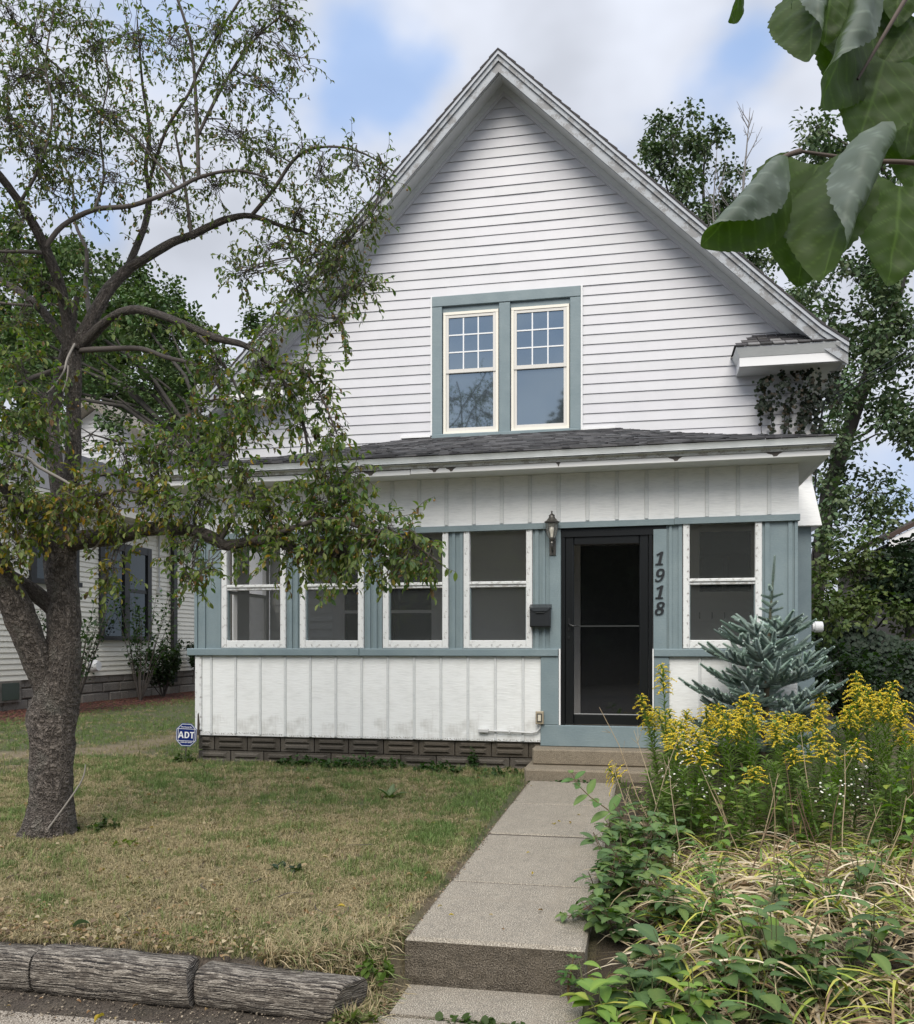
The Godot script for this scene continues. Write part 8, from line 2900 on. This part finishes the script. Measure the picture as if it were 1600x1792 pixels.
	for k in 1500:
		var x := rng.randf_range(-1.7, -1.14)
		var z := rng.randf_range(5.3, 6.08)
		if x < -1.30 and z > 5.82:
			continue
		xs.append(Transform3D(Basis(Vector3.UP, rng.randf() * TAU).scaled(Vector3.ONE * rng.randf_range(0.6, 1.3)), Vector3(x, gy(x, z) + 0.012, z)))
		var v := rng.randf_range(0.6, 1.2)
		cs.append(Color(0.42 * v, 0.34 * v, 0.21 * v) if rng.randf() < 0.7 else Color(0.16 * v, 0.20 * v, 0.07 * v))
	many("bank_straw", blade.mesh(), M.grass, xs, cs).set_meta("label", "long dead grass drooping down the bank beside the step")
	# fallen twigs
	for k in 12:
		var x := rng.randf_range(-4.6, -1.4)
		var z := rng.randf_range(3.6, 5.7)
		var a := rng.randf() * TAU
		var l := rng.randf_range(0.08, 0.22)
		var b := MB.new()
		b.tube([Vector3.ZERO, Vector3(cos(a), 0.05, sin(a)) * l * 0.5, Vector3(cos(a + 0.3), 0.0, sin(a + 0.3)) * l], [0.003, 0.0026, 0.0014], 5)
		single("fallen_twig", b.mesh(), M.twig, "thin dead twig lying in the grass", "twig", Transform3D(Basis(), Vector3(x, gy(x, z) + 0.03, z)), "twigs fallen on the lawn")


# ============================ leaves close to the lens ======================
func linden_leaf(curl: float, fold_line: float, sd: int) -> ArrayMesh:
	# heart-shaped blade of unit length along +y with veins pressed into it; one half may be rolled over
	var b := MB.new()
	var n := 54
	var m := 15
	var wob := noise(sd, 2.2, 2)
	var P := []
	var pale := []
	for i in n + 1:
		var t := float(i) / n
		var row := []
		for j in range(-m, m + 1):
			var u := float(j) / m
			var w := 0.52 * pow(sin(PI * pow(clampf(t * 0.97 + 0.03, 0, 1), 0.62)), 0.75) * (1.0 - 0.25 * t)
			if t > 0.999:
				w = 0.0
			var tooth := 1.0 + (0.018 * sin(i * 2.1) + 0.012 * sin(i * 4.7)) * absf(u)
			var x := u * w * tooth
			var y := t - 0.16 * absf(u) * (1.0 - t) * (1.0 - t) + 0.05 * absf(u)
			y = t * 1.0 - absf(u) * absf(u) * 0.10 * pow(1.0 - t, 3.0) + absf(x) * 0.12
			var z := 0.030 * wob.get_noise_2d(x * 1.3, y * 1.3) - 0.10 * t * t + absf(x) * 0.10
			# side veins
			var vein := absf(fposmod((y - absf(x) * 0.75) * 6.5, 1.0) - 0.5)
			z += 0.0028 * vein
			if curl != 0.0 and x * signf(curl) > fold_line:
				# roll the part beyond the fold over the blade
				var over := x * signf(curl) - fold_line
				var r := 0.07
				var ang := over / r
				if ang < PI:
					x = signf(curl) * (fold_line + r * sin(ang))
					z += r * (1.0 - cos(ang))
				else:
					x = signf(curl) * (fold_line - (over - PI * r))
					z += 2.0 * r
			row.append(Vector3(x, y, z))
			pale.append(1.0 if curl != 0.0 and u * w * tooth * signf(curl) > fold_line + 0.10 else 0.0)
		P.append(row)
	var w1 := 2 * m + 1
	for i in n + 1:
		for j in w1:
			b.v.append(P[i][j])
			b.n.append(Vector3(0, 0, 1))
			var vein := absf(fposmod((P[i][j].y - absf(P[i][j].x) * 0.75) * 6.5, 1.0) - 0.5)
			var mid: float = 1.7 if j == m else lerpf(1.0, 1.45, smoothstep(0.40, 0.49, vein))
			b.c.append(Color(0.070 * mid, 0.108 * mid, 0.034 * mid).lerp(Color(0.20 * mid, 0.24 * mid, 0.21 * mid), pale[i * w1 + j]))
			b.t.append(Vector2(float(j) / w1, float(i) / n))
	for i in n:
		for j in w1 - 1:
			var s := i * w1 + j
			b.ix.append_array([s, s + w1, s + 1, s + 1, s + w1, s + w1 + 1])
	for k in b.n.size():
		b.n[k] = Vector3(0, 0, 0.001)
	recalc(b)
	return b.mesh()


func overhanging_branch() -> void:
	var spec := [Vector3(0.309, 2.141, 8.717), [[Vector3(0.309, 2.141, 8.717), Vector3(0.269, 2.139, 8.746), Vector3(0.221, 2.136, 8.766), Vector3(0.177, 2.131, 8.795), Vector3(0.147, 2.124, 8.822)], [Vector3(0.147, 2.124, 8.822), Vector3(0.129, 2.113, 8.835), Vector3(0.117, 2.095, 8.848)], [Vector3(0.207, 2.131, 8.779), Vector3(0.197, 2.111, 8.822)], [Vector3(0.286, 2.355, 8.722), Vector3(0.246, 2.282, 8.750), Vector3(0.210, 2.218, 8.768)], [Vector3(0.298, 2.248, 8.719), Vector3(0.269, 2.212, 8.725)], [Vector3(0.092, 2.298, 8.812), Vector3(0.089, 2.284, 8.813)]], [[Vector3(0.115, 2.095, 8.848), Vector3(0.057, 2.014, 8.891), Vector3(0.85, 0.35, 0.39), 4], [Vector3(0.166, 2.122, 8.797), Vector3(0.147, 1.999, 8.822), Vector3(0.10, 0.10, 1.00), 0], [Vector3(0.212, 2.112, 8.829), Vector3(0.149, 1.987, 8.882), Vector3(-0.61, 0.10, 0.74), 2], [Vector3(0.255, 2.116, 8.748), Vector3(0.243, 2.012, 8.771), Vector3(0.30, 0.10, 0.96), 3], [Vector3(0.244, 2.257, 8.730), Vector3(0.215, 2.157, 8.757), Vector3(0.35, 0.20, 0.95), 0], [Vector3(0.178, 2.328, 8.764), Vector3(0.154, 2.232, 8.800), Vector3(-0.56, 0.10, 0.78), 2], [Vector3(0.210, 2.304, 8.768), Vector3(0.179, 2.171, 8.815), Vector3(0.89, 0.10, 0.38), 1], [Vector3(0.190, 2.349, 8.741), Vector3(0.185, 2.271, 8.752), Vector3(0.30, 0.10, 0.96), 3], [Vector3(0.283, 2.322, 8.692), Vector3(0.248, 2.267, 8.709), Vector3(0.20, 0.30, 0.98), 3], [Vector3(0.295, 2.273, 8.669), Vector3(0.280, 2.180, 8.682), Vector3(0.40, 0.10, 0.94), 0], [Vector3(0.263, 2.370, 8.706), Vector3(0.263, 2.302, 8.716), Vector3(0.30, 0.10, 0.96), 0], [Vector3(0.222, 2.323, 8.684), Vector3(0.229, 2.233, 8.693), Vector3(0.10, 0.20, 1.00), 0], [Vector3(0.270, 2.349, 8.653), Vector3(0.258, 2.251, 8.666), Vector3(0.40, 0.10, 0.94), 3], [Vector3(0.212, 2.379, 8.686), Vector3(0.211, 2.279, 8.706), Vector3(0.20, 0.20, 0.98), 0], [Vector3(0.307, 2.235, 8.646), Vector3(0.289, 2.148, 8.670), Vector3(0.00, 0.10, 1.02), 3], [Vector3(0.095, 2.295, 8.812), Vector3(0.084, 2.256, 8.824), Vector3(0.93, 0.10, 0.06), 3], [Vector3(0.145, 2.306, 8.781), Vector3(0.146, 2.289, 8.781), Vector3(0.94, 0.10, 0.11), 3]]]
	var o: Vector3 = spec[0]
	var t := thing("overhanging_branch", "twig of big heart-shaped leaves hanging into the upper right corner", "branch", o)
	var b := MB.new()
	for q in spec[1]:
		var pts := []
		var rs := []
		for k in q.size():
			pts.append(q[k] - o)
			rs.append(lerpf(0.0030, 0.0014, float(k) / (q.size() - 1)))
		smooth_tube(b, pts, rs, 7, 1.0, 0.0)
	part("twig", b.mesh(), flat(Color(0.085, 0.06, 0.045), 0.7), t)
	var kinds := [linden_leaf(0.0, 0.2, 1), linden_leaf(1.0, 0.10, 2), linden_leaf(-1.0, 0.08, 3), linden_leaf(0.0, 0.2, 4), linden_leaf(1.0, 0.02, 5)]
	for l in spec[2]:
		var a: Vector3 = l[0] - o
		var e: Vector3 = l[1] - o
		part("leaf", kinds[l[3]], M.leaf_near, t, Transform3D(frame(e - a, l[2]).scaled(Vector3.ONE * (e - a).length()), a))
